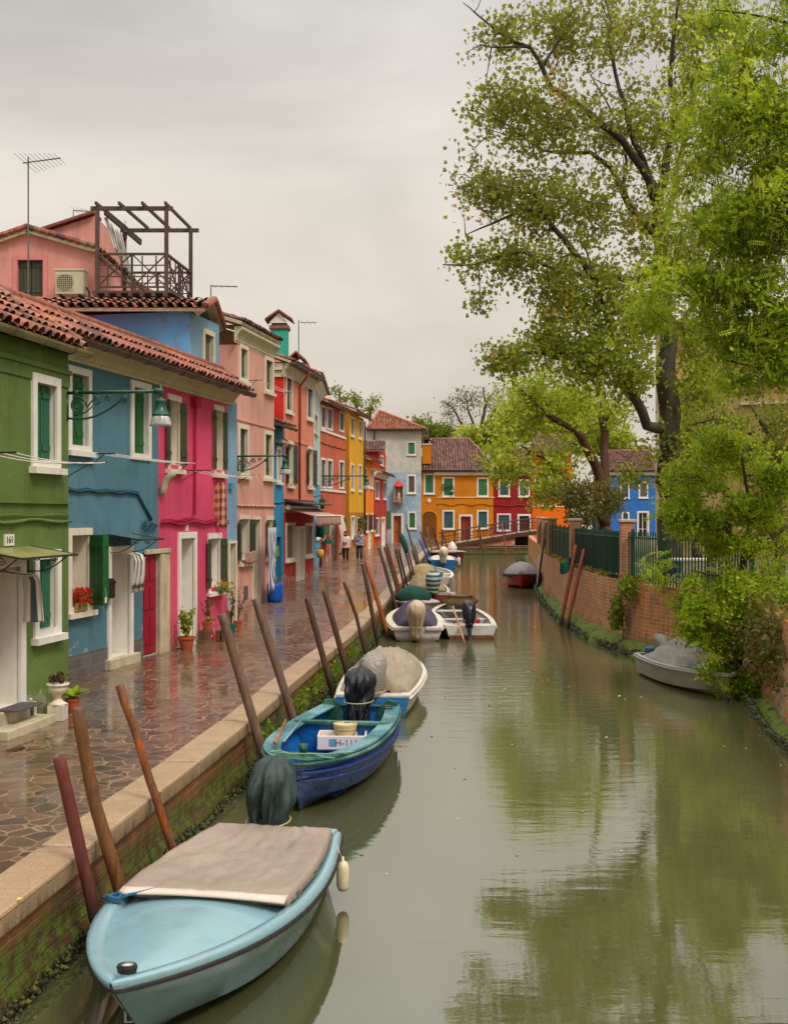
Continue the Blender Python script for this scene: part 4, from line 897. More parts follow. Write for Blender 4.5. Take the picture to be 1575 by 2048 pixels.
fr, h, zt = fhouse('vivid blue house seen beyond the garden fence', 1215, 1312, 108, VBL, [('shut', 1239, 1258, 963, 997, dict(sc=SH_BLUE, **FW)), ('shut', 1276, 1295, 963, 996, dict(sc=SH_GREY, **FW)), ('shut', 1242, 1257.5, 1024, 1060, dict(sc=SH_BLUE, **FW)), ('glass', 1273, 1297, 1022, 1075, dict(name='door', fm=WHITE, fw=.17))], 950)
m = MB(); fr.box(m, 0, fr.L, 0, .2, zt-.02, zt+.36); m.build('cornice', WHITE, h); hip_roof('', h, 1215, 1312, 108, zt+.4, (1215, 1312, 903), 9, TILE2)
# big beige building on the right
BEI = plaster('stained_beige_plaster', C(190, 160, 104), .75, (120, 98, 66), C(158, 132, 88))
fr = Fr((P(1312, 0, 44).x, 44), (24, 37)); h = thing('building', 'large stained beige building behind the right hand garden trees', 'building', (fr.A.x, 44, 1.5), 0)
m = MB(); holed(m, fr, 0, fr.L, 1.0, 10.6, [(6, 7.2, 6, 8), (9.5, 10.7, 6, 8)]); m.quad(fr.W(0, 0, 1), fr.W(0, -12, 1), fr.W(0, -12, 10.6), fr.W(0, 0, 10.6)); m.quad(fr.W(0, 0, 10.6), fr.W(fr.L, 0, 10.6), fr.W(fr.L, -12, 10.6), fr.W(0, -12, 10.6)); m.build('wall', BEI, h)
m = MB()
for u in (6, 9.5): fr.box(m, u, u+1.2, -.3, -.25, 6, 8)
m.build('window', DKGLASS, h)
m = MB(); fr.box(m, 0, fr.L, 0, .18, 8.25, 8.45); fr.box(m, 3.2, fr.L, 0, .12, 7.35, 7.45); fr.box(m, -.1, fr.L, 0, .3, 10.4, 10.62); fr.box(m, -.02, .3, 0, .1, 1, 10.4); m.build('cornice', STONE2, h)
# ================================================================== GROUND, WATER, QUAYS
QO = [(-2.95, 1.0), (-2.445, 6.98), (-2.29, 8.43), (-2.11, 10.17), (-1.97, 11.36), (-1.74, 13.62), (-1.55, 16.0), (-1.27, 19.2), (-.86, 23.3), (-.66, 26.0), (-.28, 31.6), (.06, 37.5), (.66, 49.3), (1.30, 59.8), (2.35, 79), (3.2, 87), (4.6, 91.0)]
def lerp_poly(poly, Z):
    for (x0, z0), (x1, z1) in zip(poly, poly[1:]):
        if z0 <= Z <= z1: return x0+(x1-x0)*(Z-z0)/(z1-z0)
    return poly[-1][0] if Z > poly[-1][1] else poly[0][0]
def resample(poly, step):
    out = [Vector(poly[0])]
    for a, b in zip(poly, poly[1:]):
        a, b = Vector(a), Vector(b); n = max(1, int((b-a).length/step))
        for k in range(1, n+1): out.append(a+(b-a)*k/n)
    return out
def offset(poly, d):
    out = []
    for i, p in enumerate(poly):
        t = (Vector(poly[min(i+1, len(poly)-1)])-Vector(poly[max(i-1, 0)])).normalized(); out.append(Vector(p)+Vector((t.y, -t.x))*d)
    return out
# water
wt = NT('canal_water')
n1 = wt.noise(wt.pos((1.3, 4.2, 1)), 1.1, 4, .55, .3); n2 = wt.noise(wt.pos((1, 2.2, 1)), 6, 3, .6); n0 = wt.noise(wt.pos((.10, .06, 1)), 1, 2, .5)
sp = wt.add('ShaderNodeSeparateXYZ'); g_ = wt.add('ShaderNodeNewGeometry'); wt.link(g_.outputs['Position'], sp.inputs[0])
amp = wt.maprange(sp.outputs[1], 9, 34, .13, .70); amp = wt.math('MULTIPLY', amp, wt.maprange(n0, .35, .65, .4, 1.2))
hh = wt.math('MULTIPLY', wt.math('ADD', wt.math('MULTIPLY', n1, 1.0), wt.math('MULTIPLY', n2, .14)), amp)
wt.bump(hh, 1.0, .018)
wt.col(wt.mix(wt.maprange(n0, .3, .7, 0, 1), C(78, 80, 48), C(90, 88, 56))); wt.rough(.03); wt.b.inputs['IOR'].default_value = 4.0
m = MB(); m.quad((-300, -40, 0), (400, -40, 0), (400, 400, 0), (-300, 400, 0)); tag(m.build('water', wt.m), 'murky green canal water reflecting trees and houses', kind='structure')
bed = MB(); bed.quad((-600, -600, -1.6), (1200, -600, -1.6), (1200, 2500, -1.6), (-600, 2500, -1.6)); tag(bed.build('ground', plain('silt', C(70, 66, 46), .9)), 'canal bed and land to the horizon', kind='structure')
# pavement: wet crazy paving
pv = NT('wet_crazy_paving')
vec = pv.pos(); wob = pv.noise(vec, 2.5, 3)
def voro(feat, sc): v = pv.add('ShaderNodeTexVoronoi', feature=feat); v.inputs['Scale'].default_value = sc; v.inputs['Randomness'].default_value = 1; pv.link(wv, v.inputs['Vector']); return v
nc = pv.add('ShaderNodeTexNoise'); nc.inputs['Scale'].default_value = 3.5; pv.link(vec, nc.inputs['Vector'])
wv = pv.mix(.035, vec, nc.outputs['Color'], 'ADD')
ve = voro('DISTANCE_TO_EDGE', 4.7); vc = voro('F1', 4.7)
hs_ = pv.add('ShaderNodeSeparateColor'); pv.link(vc.outputs['Color'], hs_.inputs[0])
stone = pv.ramp(hs_.outputs[0], [(0, C(76, 56, 44)), (.3, C(116, 82, 62)), (.55, C(68, 56, 46)), (.8, C(134, 100, 74)), (1, C(94, 68, 52))])
stone = pv.mix(pv.maprange(pv.noise(vec, 18, 5), .35, .7, 0, .4), stone, C(74, 56, 48))
gr = pv.math('MULTIPLY', pv.maprange(ve.outputs['Distance'], .022, .048, 1, 0), pv.maprange(pv.noise(vec, 4, 4), .35, .6, .35, 1))
grout = pv.mix(pv.maprange(pv.noise(vec, 6, 4), .3, .7, 0, 1), C(172, 138, 102), C(130, 102, 78))
pv.col(pv.mix(gr, stone, grout))
pud = pv.noise(pv.pos((.5, .35, 1)), 1.3, 5, .6)
rg = pv.maprange(pud, .38, .56, .05, .32)
pv.rough(pv.math('ADD', rg, pv.math('MULTIPLY', gr, .16))); pv.b.inputs['Specular IOR Level'].default_value = .85
pv.b.inputs['Coat Weight'].default_value = .22; pv.b.inputs['Coat Roughness'].default_value = .06
hgt = pv.math('ADD', pv.maprange(ve.outputs['Distance'], 0, .05, 0, .6), pv.math('MULTIPLY', pv.noise(vec, 7, 4), .5)); pv.bump(hgt, .35, .012)
inner = offset(QO, -.36)
m = MB(); i0 = 0
pts = resample([(p.x, p.y) for p in inner], 1.5)
for a, b in zip(pts, pts[1:]): m.quad((a.x, a.y, Q), (-60, a.y, Q), (-60, b.y, Q), (b.x, b.y, Q))
y0 = pts[-1].y; m.quad((-60, y0, Q), (60, y0, Q), (60, 140, Q), (-60, 140, Q))
tag(m.build('pavement', pv.m), 'wet crazy paved brown quayside pavement', kind='structure')
# left quay wall with stone edge
WB = brickmat('mossy_quay_brick', [C(206, 104, 50), C(176, 86, 42), C(140, 96, 54)], C(160, 142, 104), .50, 1.0, .55, .85, (92, 108, 34))
CAPM = NT('worn_stone_edge'); n_ = CAPM.noise(CAPM.pos(), 3, 6, .65); nn_ = CAPM.noise(CAPM.pos(), 55, 4, .7); vv = CAPM.add('ShaderNodeTexVoronoi', feature='DISTANCE_TO_EDGE'); vv.inputs['Scale'].default_value = 6; CAPM.link(CAPM.pos(), vv.inputs['Vector'])
cc_ = CAPM.mix(CAPM.maprange(n_, .3, .7, 0, 1), C(190, 162, 126), C(156, 130, 100)); cc_ = CAPM.mix(CAPM.maprange(nn_, .53, .62, 0, .75), cc_, C(122, 92, 66))
g2 = CAPM.add('ShaderNodeNewGeometry'); s2 = CAPM.add('ShaderNodeSeparateXYZ'); CAPM.link(g2.outputs['Position'], s2.inputs[0])
st_ = CAPM.math('MULTIPLY', CAPM.maprange(s2.outputs[2], Q-.12, Q-.01, 1, 0), CAPM.maprange(CAPM.noise(CAPM.pos((9, 9, .6)), 1.6, 5, .7), .42, .62, .15, .95)); cc_ = CAPM.mix(st_, cc_, C(72, 60, 42))
ta_ = CAPM.add('ShaderNodeAttribute', attribute_name='tint'); cc_ = CAPM.mix(CAPM.maprange(ta_.outputs['Fac'], 0, 1, 0, .5), cc_, C(156, 122, 92)); cr_ = CAPM.add('ShaderNodeTexVoronoi', feature='DISTANCE_TO_EDGE'); cr_.inputs['Scale'].default_value = 3.2; CAPM.link(CAPM.mix(.25, CAPM.pos(), CAPM.pos((3, 3, 3))), cr_.inputs['Vector']); cc_ = CAPM.mix(CAPM.maprange(cr_.outputs['Distance'], .004, .012, .5, 0), cc_, C(96, 76, 56)); CAPM.col(cc_); CAPM.rough(CAPM.maprange(n_, .3, .7, .32, .6)); CAPM.bump(CAPM.math('ADD', nn_, n_), .5, .012); CAPM = CAPM.m
def quay(label, outer, cat='quay wall', capw=.38, top=Q, capth=.15, side=1, mat=WB, blk=1.3):
    t = thing('quay_wall', label, cat, (outer[3][0], outer[3][1], 0))
    O = resample(outer, .45); O2 = offset(O, -.05*side)
    m = MB()
    def fn(i, j):
        p = O2[i]; z = [-.9, 0.0, .06, .14, .22, .32, .42, top-capth][j]; k = noise.noise(Vector((p.x*1.7, p.y*1.7, z*3)))*.035+noise.noise(Vector((p.x*6, p.y*6, z*9)))*.018; w = .05 if z < .2 else 0
        d = (O[min(i+1, len(O)-1)]-O[max(i-1, 0)]).normalized(); return (p.x+d.y*(k+w)*side, p.y-d.x*(k+w)*side, z)
    i0 = len(m.v); n = 8
    for i in range(len(O)): m.v += [fn(i, j) for j in range(n)]
    for i in range(len(O)-1):
        for j in range(n-1): a = i*n+j; m.face((a, a+n, a+n+1, a+1))
    m.build('brick_face', mat, t, smooth=True)
    mb = MB(); B = resample(outer, blk); Bi = offset(B, -capw*side)
    for a, b, c, d in zip(B, B[1:], Bi[1:], Bi):
        g = (b-a).normalized()*random.uniform(.010, .018); mb.ct = random.random(); jx = random.uniform(-.008, .008); jz = random.uniform(-.006, .004)
        i = len(mb.v)
        for q in (a+g, b-g, c-g, d+g): mb.v.append((q.x+jx, q.y, top-capth)); 
        for q in (a+g, b-g, c-g, d+g): mb.v.append((q.x+jx, q.y, top+.012+jz))
        for q in ((0, 1, 5, 4), (1, 2, 6, 5), (2, 3, 7, 6), (3, 0, 4, 7), (4, 5, 6, 7), (0, 3, 2, 1)): mb.face([i+k for k in q])
    mb.build('stone_edge', CAPM, t, bevel=.022)
    fm_ = MB()
    for a, b, c, d in zip(B, B[1:], Bi[1:], Bi): fm_.quad((a.x, a.y, top-.014), (b.x, b.y, top-.014), (c.x, c.y, top-.014), (d.x, d.y, top-.014))
    fm_.build('joint_mortar', plain('dark_joint_mortar', C(74, 60, 46), .9), t)
    return t
quay('mossy brick quay wall with worn stone edge along the moored boats', QO)
quay('far quay wall with stone edge below the ramp bridge', [(4.6, 91.0), (7, 91.2), (11, 91.2), (30, 91.2)], top=Q, capth=.2, blk=2.0)
m = MB(); m.quad((4.5, 91.0, Q-.02), (30, 91.2, Q-.02), (30, 93, Q-.02), (4.5, 93, Q-.02)); 
# mussels / weed lumps on both walls
def lumps(label, poly, side, z0, z1, dens, mat, rmax=.05, name='weed'):
    m = MB(); S = resample(poly, .3)
    for a, b in zip(S, S[1:]):
        d = (b-a).normalized(); far = max(1, a.y/16)
        if a.y > 70: continue
        for q in range(int(dens/far)):
            p = a+(b-a)*random.random(); z = random.uniform(z0, z1)*(.6+.8*noise.noise(Vector((p.y*.9, 3, 0)))); r = random.uniform(.3, 1)*rmax*min(2.2, far**.6)
            c = Vector((p.x+d.y*side*r*.6, p.y-d.x*side*r*.6, max(.0, z))); m.ct = random.random()
            k = len(m.v); 
            for v in ((1, 0, 0), (-1, 0, 0), (0, 1, 0), (0, -1, 0), (0, 0, 1), (0, 0, -1)): m.v.append(tuple(c+Vector((v[0]*random.uniform(.6, 1.3), v[1]*random.uniform(.6, 1.3), v[2]*random.uniform(.6, 1.3)))*r))
            for f in ((0, 2, 4), (2, 1, 4), (1, 3, 4), (3, 0, 4), (2, 0, 5), (1, 2, 5), (3, 1, 5), (0, 3, 5)): m.face([k+x for x in f])
    return tag(m.build(name, mat), label, kind='stuff')
MUS = leafmat('mussel_weed', [C(26, 24, 18), C(52, 50, 26), C(96, 100, 40), C(60, 56, 34)], .05)
lumps('dark mussels and wet weed along the foot of the left quay wall', [(x+.02, z) for x, z in QO], 1, .0, .22, 30, MUS, .03, 'mussels')
# ---- right bank wall
QR = [(5.2, 1), (5.2, 8), (5.4, 13), (5.79, 16.5), (6.3, 19), (6.72, 21.4), (6.55, 22.6), (5.66, 25.7), (5.32, 28.5), (5.30, 34), (5.95, 44), (7.03, 54), (7.9, 62), (9.2, 76), (10.3, 86.5)]
RB = brickmat('red_garden_wall_brick', [C(210, 114, 62), C(150, 76, 44), C(208, 158, 106)], C(206, 176, 132), .30, .9, .75, .8, (84, 112, 22), row=.092, patch=.7)
t = thing('garden_wall', 'weathered red brick wall along the right bank with green railings above', 'brick wall', (5.66, 25.7, 0))
O = resample(QR, .6); Oi = offset(O, .35)
m = MB(); zs = [-.9, 0, .1, .22, .4, .7, 1.0, 1.3, 1.62]
for i, p in enumerate(O):
    d = (O[min(i+1, len(O)-1)]-O[max(i-1, 0)]).normalized()
    for z in zs:
        k = noise.noise(Vector((p.x, p.y*.8, z*2)))*.04+(.07 if z < .25 else 0); zz = z if z < 1.6 else z+.06*noise.noise(Vector((p.y*1.3, 7, 1))); m.v.append((p.x-d.y*k, p.y+d.x*k, zz))
n = len(zs)
for i in range(len(O)-1):
    for j in range(n-1): a = i*n+j; m.face((a, a+1, a+n+1, a+n))
for a, b, c, d in zip(O, O[1:], Oi[1:], Oi): m.quad((a.x, a.y, 1.60), (b.x, b.y, 1.60), (c.x, c.y, 1.62), (d.x, d.y, 1.62))
m.build('brick_face', RB, t, smooth=True)
# mossy foot (a sloping footing at the water line)
FOOT = NT('mossy_footing'); n_ = FOOT.noise(FOOT.pos(), 5, 6, .7); FOOT.col(FOOT.ramp(n_, [(.32, C(34, 32, 18)), (.42, C(66, 70, 26)), (.5, C(104, 126, 24)), (.6, C(92, 104, 30)), (.66, C(66, 58, 32)), (.75, C(96, 80, 52))])); FOOT.rough(.85); FOOT.bump(FOOT.noise(FOOT.pos(), 40, 4), .8, .02); FOOT = FOOT.m
m = MB(); S = [p for p in resample(QR, .3) if p.y > 14]
rws = []
for i, p in enumerate(S):
    d = (S[min(i+1, len(S)-1)]-S[max(i-1, 0)]).normalized(); w = .26+.22*noise.noise(Vector((p.y*.9, 2, 0)))+(.12 if 24 < p.y < 40 else 0); hgt = (.30 if 24 < p.y < 40 else .14)+.14*noise.noise(Vector((p.y*.8, 9, 0)))
    rws.append([(p.x-d.y*a*w, p.y+d.x*a*w, b*hgt-(.1 if a > .9 else 0)+.02*noise.noise(Vector((p.x*8, p.y*8, a*4)))) for a, b in ((-.1, 1.1), (.25, 1.0), (.55, .8), (.8, .45), (1, 0))])
m.rings(rws, closed=False); m.build('mossy_footing', FOOT, t, smooth=True)
QRf = [(x-.30, z) for x, z in QR if z >= 13]
lumps('mussels and dark weed at the foot of the right bank wall', QRf, -1, .0, .20, 60, MUS, .045, 'mussels')
# garden ground
m = MB(); gi = [p for p in Oi]
for a, b in zip(gi, gi[1:]): m.quad((a.x, a.y, 1.55), (b.x, b.y, 1.55), (90, b.y, 1.55), (90, a.y, 1.55))
tag(m.build('garden_ground', plain('garden_soil', C(96, 92, 56), .95, .35, 2)), 'garden earth behind the right bank wall', kind='structure')
m = MB(); m.quad((11, 86.5, 1.55), (90, 86.5, 1.55), (90, 88, -.2), (10.4, 88, -.2)); m.build('bank', plain('bank_soil', C(90, 84, 60), .95), t)
# pillars + fence
PIL = brickmat('pillar_brick', [C(190, 104, 66), C(160, 84, 54), C(200, 150, 112)], C(186, 160, 128), -5, 0, .45, 0)
FG = plain('dark_green_fence_paint', C(18, 62, 44), .45, .15, 4)
fl = [Vector((x+.17, z)) for x, z in QR]
def fpt(Z): return Vector((lerp_poly(QR, Z)+.18, Z))
pil = [(27.3, .30, 'widest brick pillar of the garden railings, nearest the camera'), (34.2, .30, 'brick pillar beside the two leaning terracotta mooring poles'), (43.5, .32, 'third brick pillar along the right bank railings'), (52.5, .32, 'fourth brick pillar along the right bank railings'), (63, .34, 'farthest brick pillar of the railings, by the bridge')]
for Z, w, lab in pil:
    p = fpt(Z); o = thing('brick_pillar', lab, 'pillar', (p.x, p.y, 1.5), 0, 'brick pillars of the garden railings')
    m = MB(); m.box(p.x-w/2, p.x+w/2, p.y-w/2, p.y+w/2, 1.45, 3.02+.03*w); m.build('shaft', PIL, o)
    m = MB(); m.box(p.x-w/2-.04, p.x+w/2+.04, p.y-w/2-.04, p.y+w/2+.04, 3.03, 3.10); m.build('coping', STONE2, o, bevel=.01)
spans = [(21.6, 27.15, 'green vertical bar railings between bank corner and nearest pillar'), (27.5, 34.0, 'green railings backed with sheet between the two nearest pillars'), (34.4, 43.3, 'second run of green railings between brick pillars'), (43.7, 52.3, 'third run of green railings, foreshortened'), (52.7, 62.8, 'far run of green railings near the bridge')]
for k, (a, b, lab) in enumerate(spans):
    pa = fpt(a); f = thing('railing_fence', lab, 'fence', (pa.x, pa.y, 1.55), 0, 'green railings on the right bank')
    S = resample([(fpt(z).x, z) for z in [a]+[z for x, z in QR if a < z < b]+[b]], .125)
    m = MB()
    for q in S: m.box(q.x-.011, q.x+.011, q.y-.02, q.y+.02, 1.58, 2.80)
    m.build('bars', FG, f)
    m = MB(); m.tube([(q.x, q.y, 1.72) for q in S], .022, 5); m.tube([(q.x, q.y, 2.66) for q in S], .022, 5); m.build('rails', FG, f)
    for q in S[::14]: m = MB(); m.box(q.x-.03, q.x+.03, q.y-.03, q.y+.03, 1.55, 2.86); m.build('post', FG, f)
    if k >= 1:
        m = MB()
        for q, r in zip(S, S[1:]): m.quad((q.x+.04, q.y, 1.6), (r.x+.04, r.y, 1.6), (r.x+.04, r.y, 2.78), (q.x+.04, q.y, 2.78))
        m.build('backing_sheet', plain('green_backing_sheet', C(24, 74, 58), .6, .2, 3), f)
# bridge
BW = wood('bridge_wood', C(92, 58, 40), C(60, 40, 30), .5, .7); BMET = plain('brown_rail_paint', C(66, 36, 28), .45)
br_ = thing('bridge', 'wooden ramp bridge with brown metal railings at the canal end', 'bridge', (6, 92, Q))
Zb = 92.0; xa, xb, xc = P(884, 0, Zb).x, P(1027, 0, Zb).x, P(1072, 0, Zb).x; za, zb_, zc_ = Q+.05, P(0, 1066, Zb).z, P(0, 1060, Zb).z
path = [(xa, za), (xb, zb_), (xc, zc_)]
def zdeck(x): return za+(zb_-za)*(x-xa)/(xb-xa) if x < xb else zb_+(zc_-zb_)*(x-xb)/(xc-xb)
m = MB(); n = 26
for k in range(n):
    x0 = xa+(xc-xa)*k/n; x1 = xa+(xc-xa)*(k+1)/n; m.box(x0, x1-.02, Zb-.9, Zb+.9, zdeck(x0)-.02, zdeck(x0)+.05)
m.build('steps', plain('pale_step_stone', C(186, 160, 136), .6), br_)
m = MB()
for y in (Zb-.95, Zb+.95):
    for (p, q) in ((path[0], path[1]), (path[1], path[2])): m.obox((p[0], y-.06, p[1]-.34), (q[0]-p[0], 0, q[1]-p[1]), (0, .12, 0), (0, 0, .30))
m.build('stringers', BW, br_)
m = MB(); m.rings([[(xa, y, Q-.02), (xb, y, Q-.02), (xb, y, zb_-.3), (xa+.6, y, Q+.02)] for y in (Zb-.85, Zb+.85)]); m.build('ramp_base', TERR, br_)
m = MB(); m.box(xb+.1, xc, Zb+.2, Zb+.3, 0, zb_-.3); m.build('painted_shade_panel', INTER, br_)  # near-black box painted as the shade of the opening below the deck
for y in (Zb-.92, Zb+.92):
    m = MB(); r0 = [(x, y, zdeck(x)+1.0) for x in (xa-.3, xb, xc)]; m.tube(r0, .035, 6); m.tube([(x, y, z-.32) for x, y, z in r0], .02, 5); m.tube([(x, y, z-.82) for x, y, z in r0], .02, 5)
    x = xa
    while x < xc:
        z = zdeck(x); m.box(x-.035, x+.035, y-.035, y+.035, z-.2, z+1.0)
        for q in (.25, .5, .75): m.box(x+q-.012, x+q+.012, y-.012, y+.012, zdeck(x+q)+.18, zdeck(x+q)+.70)
        m.box(x+.25, x+.5, y-.01, y+.01, z+.44, z+.47)
        x += 1.0
    m.build('railing', BMET, br_)
# ================================================================== MOORING POLES
def stain(nm, c1, c2, wet=.35, st=None): return wood(nm, c1, c2, .5, 1, 'z', st, wet)
PM = {'maroon': stain('maroon_painted_pole', C(112, 46, 34), C(84, 34, 28), .55), 'brown': stain('brown_trunk_pole', C(128, 84, 42), C(90, 56, 30), .1, C(80, 52, 32)), 'orange': stain('orange_brown_pole', C(176, 92, 34), C(110, 56, 26), .1, C(86, 62, 44)),
      'grey': stain('grey_brown_pole', C(124, 94, 74), C(94, 70, 56), .25), 'dark': stain('dark_brown_pole', C(96, 64, 44), C(64, 44, 32), .5), 'rusty': stain('rusty_orange_pole', C(170, 94, 44), C(146, 76, 36), .2),
      'blue': plain('blue_pole_paint', C(36, 80, 176), .4), 'terra': stain('terracotta_pole', C(176, 96, 68), C(150, 78, 54), .3), 'white': plain('white_pole_paint', C(214, 208, 198), .5), 'black': stain('black_wet_pole', C(56, 40, 34), C(36, 28, 24), 1.0)}
def pole(label, pts, w, mat, gap=.03, Z=None, zq=.72, poly=None, sgn=1, hexa=8, g='leaning mooring poles along the left quay'):
    """pts: picture polyline top->bottom; last segment is prolonged down to the water at the quay edge"""
    poly = poly or QO
    (x1, y1), (x2, y2) = pts[-2], pts[-1]
    if Z is None:
        best = None
        for k in range(0, 460):
            y = y2-160+k*1.0
            if y < 1070: continue
            x = x2+(x2-x1)/(y2-y1)*(y-y2); zz = F*(CAM-zq)/(y-HZ)
            if zz > 90: continue
            X = (x-CX)/F*zz; e = abs(X-(lerp_poly(poly, zz)+(w*zz/F/2+gap)*sgn))
            if best is None or e < best[0]: best = (e, x, y, zz)
        _, xb, yb, Z = best; yb = HZ+CAM*F/Z; xb = x2+(x2-x1)/(y2-y1)*(yb-y2)
    else: yb = HZ+CAM*F/Z; xb = x2+(x2-x1)/(y2-y1)*(yb-y2)
    P3 = [P(x, y, Z) for x, y in pts if y < yb-3]+[P(xb, yb, Z)]
    d = (P3[-1]-P3[-2]).normalized(); P3.append(P3[-1]+d*.8)
    r = w*Z/F/2; m = MB(); N = []
    R_ = []
    for a, b in zip(P3, P3[1:]):
        n = max(2, int((b-a).length/.12)) if Z < 20 else 3
        for k in range(n): N.append(a+(b-a)*k/n)
    N.append(P3[-1]); crook = len(pts) > 2
    for k, p in enumerate(N):
        j = .08 if crook else .03; R_.append(r*(1+j*noise.noise(p*3)*2)*(.93+.1*k/len(N))); 
        if 0 < k: N[k] = p+Vector((noise.noise(p*2.2)*.02 if crook else 0, 0, 0))
    t = N[0]; N.insert(0, t+(t-N[1]).normalized()*.012); R_.insert(0, R_[0]*.82)
    m.tube(N, R_, 12 if Z < 20 else 8)
    o = m.build('mooring_pole', PM[mat], smooth=True)
    try: o.data.set_sharp_from_angle(angle=R(50))
    except Exception: pass
    return tag(o, label, 'mooring pole', g)
pole('maroon painted pole nearest the camera, leaning over the quay edge', [(119, 1518), (190, 1830)], 27, 'maroon')
pole('thick knotty brown trunk pole, second from the camera', [(157, 1418), (170, 1500), (190, 1610), (215, 1700), (245, 1790)], 28, 'brown')
pole('crooked orange brown pole with peeling bark beside the pale blue boat', [(240, 1372), (262, 1440), (272, 1472), (300, 1560), (322, 1625), (345, 1690)], 19, 'orange')
pole('tall smooth grey brown pole at the bow of the blue and green boat', [(444, 1230), (525, 1505)], 20, 'grey')
pole('tall smooth grey brown pole beside the middle of the blue and green boat', [(511, 1199), (590, 1448)], 18, 'grey')
pole('dark brown pole beside the stern of the blue and green boat', [(614, 1197), (665, 1385)], 13, 'dark')
pole('dark brown pole beside the beige covered boat with light blue stern', [(649, 1183), (693, 1342)], 12, 'dark')
pole('thin short dark pole beyond the beige covered boat', [(688, 1165), (712, 1230), (733, 1310)], 8, 'dark')
pole('straight black footed brown pole before the purple covered boat', [(726, 1129), (757, 1298)], 9, 'dark')
pole('rusty orange pole standing at the stern of the purple covered boat', [(732, 1124), (775, 1270)], 9.5, 'rusty')
pole('first grey pole of the crowded group by the purple covered boat', [(758, 1096), (789, 1206)], 7, 'grey')
pole('second grey pole of the crowded group, with a knot halfway', [(769, 1094), (783, 1140), (801, 1203)], 6.5, 'grey')
pole('rust brown pole of the crowded group, with sharp top', [(773, 1087), (798, 1175)], 5.5, 'rusty')
pole('dark thin pole of the crowded group with two branches', [(791, 1099), (813, 1194)], 5, 'dark')
pole('dark leaning pole right behind the one with two branches', [(797, 1100), (818, 1190)], 4.5, 'black')
pole('pole carrying a furled green cloth near its top', [(794, 1062), (812, 1110), (826, 1165)], 3.5, 'black')
pole('tall pole just right of the furled green cloth', [(810, 1081), (829, 1156)], 5, 'grey')
pole('slim black pole rising in front of the pale blue house door', [(812, 1049), (838, 1140)], 3, 'black')
pole('short brown stake behind the black slim pole', [(824, 1100), (838, 1150)], 4, 'dark')
pole('short pale stake before the far white boat', [(829, 1092), (842, 1143)], 4, 'grey')
pole('bright blue painted pole beside the far blue boat', [(838, 1078), (860, 1129)], 4.6, 'blue')
pole('brown pole rising just behind the blue painted pole', [(841, 1064), (862, 1118)], 4, 'dark')
pole('faded pole in front of the arched passage, left of the pair', [(852, 1055), (866, 1110)], 3.6, 'grey')
pole('dark pole in front of the arched passage, right of the pair', [(865, 1055), (879, 1106)], 3.2, 'black')
pole('thin pole at the foot of the ramp bridge', [(883, 1058), (895.5, 1104)], 3, 'dark')
pole('left slender pole standing in the water before the ramp bridge', [(956, 1048), (966.6, 1112)], 2.6, 'dark', Z=87, g='slender poles before the bridge')
pole('right slender pole standing in the water before the ramp bridge', [(1003, 1046.5), (1012, 1112)], 2.8, 'rusty', Z=87, g='slender poles before the bridge')
pole('left terracotta pole with green net, leaning on the right bank', [(1152, 1091), (1122, 1240)], 8.5, 'terra', poly=QR, zq=0, gap=.40, sgn=-1, g='terracotta poles on the right bank')
pole('right terracotta pole, leaning on the right bank', [(1168, 1099), (1133, 1252)], 8.5, 'terra', poly=QR, zq=0, gap=.40, sgn=-1, g='terracotta poles on the right bank')
pole('short white pole at the red boat by the right bank', [(1078.5, 1111), (1074.5, 1158)], 4, 'white', Z=49, g='poles at the red boat')
pole('black pole leaning on the railings by the red boat', [(1088, 1078), (1074, 1176)], 4, 'black', Z=48.5, g='poles at the red boat')
pole('left dark stake between grey boat and right bank', [(1404, 1255), (1396, 1312)], 7, 'black', Z=23.2, g='dark stakes by the grey boat')
pole('right dark stake between grey boat and right bank', [(1417, 1250), (1405, 1318)], 8, 'black', Z=22.9, g='dark stakes by the grey boat')
NET = plain('green_net', C(38, 108, 84), .85, .2, 20)
o = cloth('net', None, lambda a, b: P(1119+24*a, 1124+22*b-8*a*(1-b)+3*math.sin(a*6), 33.4)+Vector((0, .1*math.sin(a*7), 0)), NET, 14, 8); tag(o, 'green net slung from the leaning terracotta pole', 'net')
m = MB(); Zc = 48; m.tube([P(802, 1066, Zc), P(804, 1074, Zc), P(808, 1088, Zc), P(811, 1098, Zc), P(812, 1106, Zc)], [.03, .09, .13, .11, .06], 9); tag(m.build('furled_cloth', plain('bottle_green_cloth', C(18, 84, 72), .8), smooth=True), 'furled green cloth tied round a mooring pole', 'cloth')
# ================================================================== BOATS
BG = 'small motor boats moored in the canal'
RUBBER = plain('black_rubber', C(38, 34, 32), .5); ROPE = plain('rope', C(196, 180, 140), .9); BROPE = plain('blue_rope', C(38, 86, 120), .8)
def fabric(name, c, sc=9, sh=.16, rough=.85):
    if name in MATS: return MATS[name]
    t = NT(name); n = t.noise(t.pos(), 1.6, 6, .65, .6); f = t.noise(t.pos(), 120, 2)
    col = t.mix(t.maprange(n, .3, .7, 0, 1), tuple(x*(1-sh) for x in c[:3])+(1,), tuple(min(1, x*(1+sh)) for x in c[:3])+(1,))
    col = t.mix(t.maprange(t.noise(t.pos(), 3.4, 6, .7), .52, .72, 0, .4), col, tuple(x*.55 for x in c[:3])+(1,))
    t.col(col); t.rough(rough); t.bump(t.math('ADD', t.noise(t.pos((2, 1, 1)), sc, 6, .7, 1.2), t.math('MULTIPLY', f, .08)), .5, .03); MATS[name] = t.m; return t.m
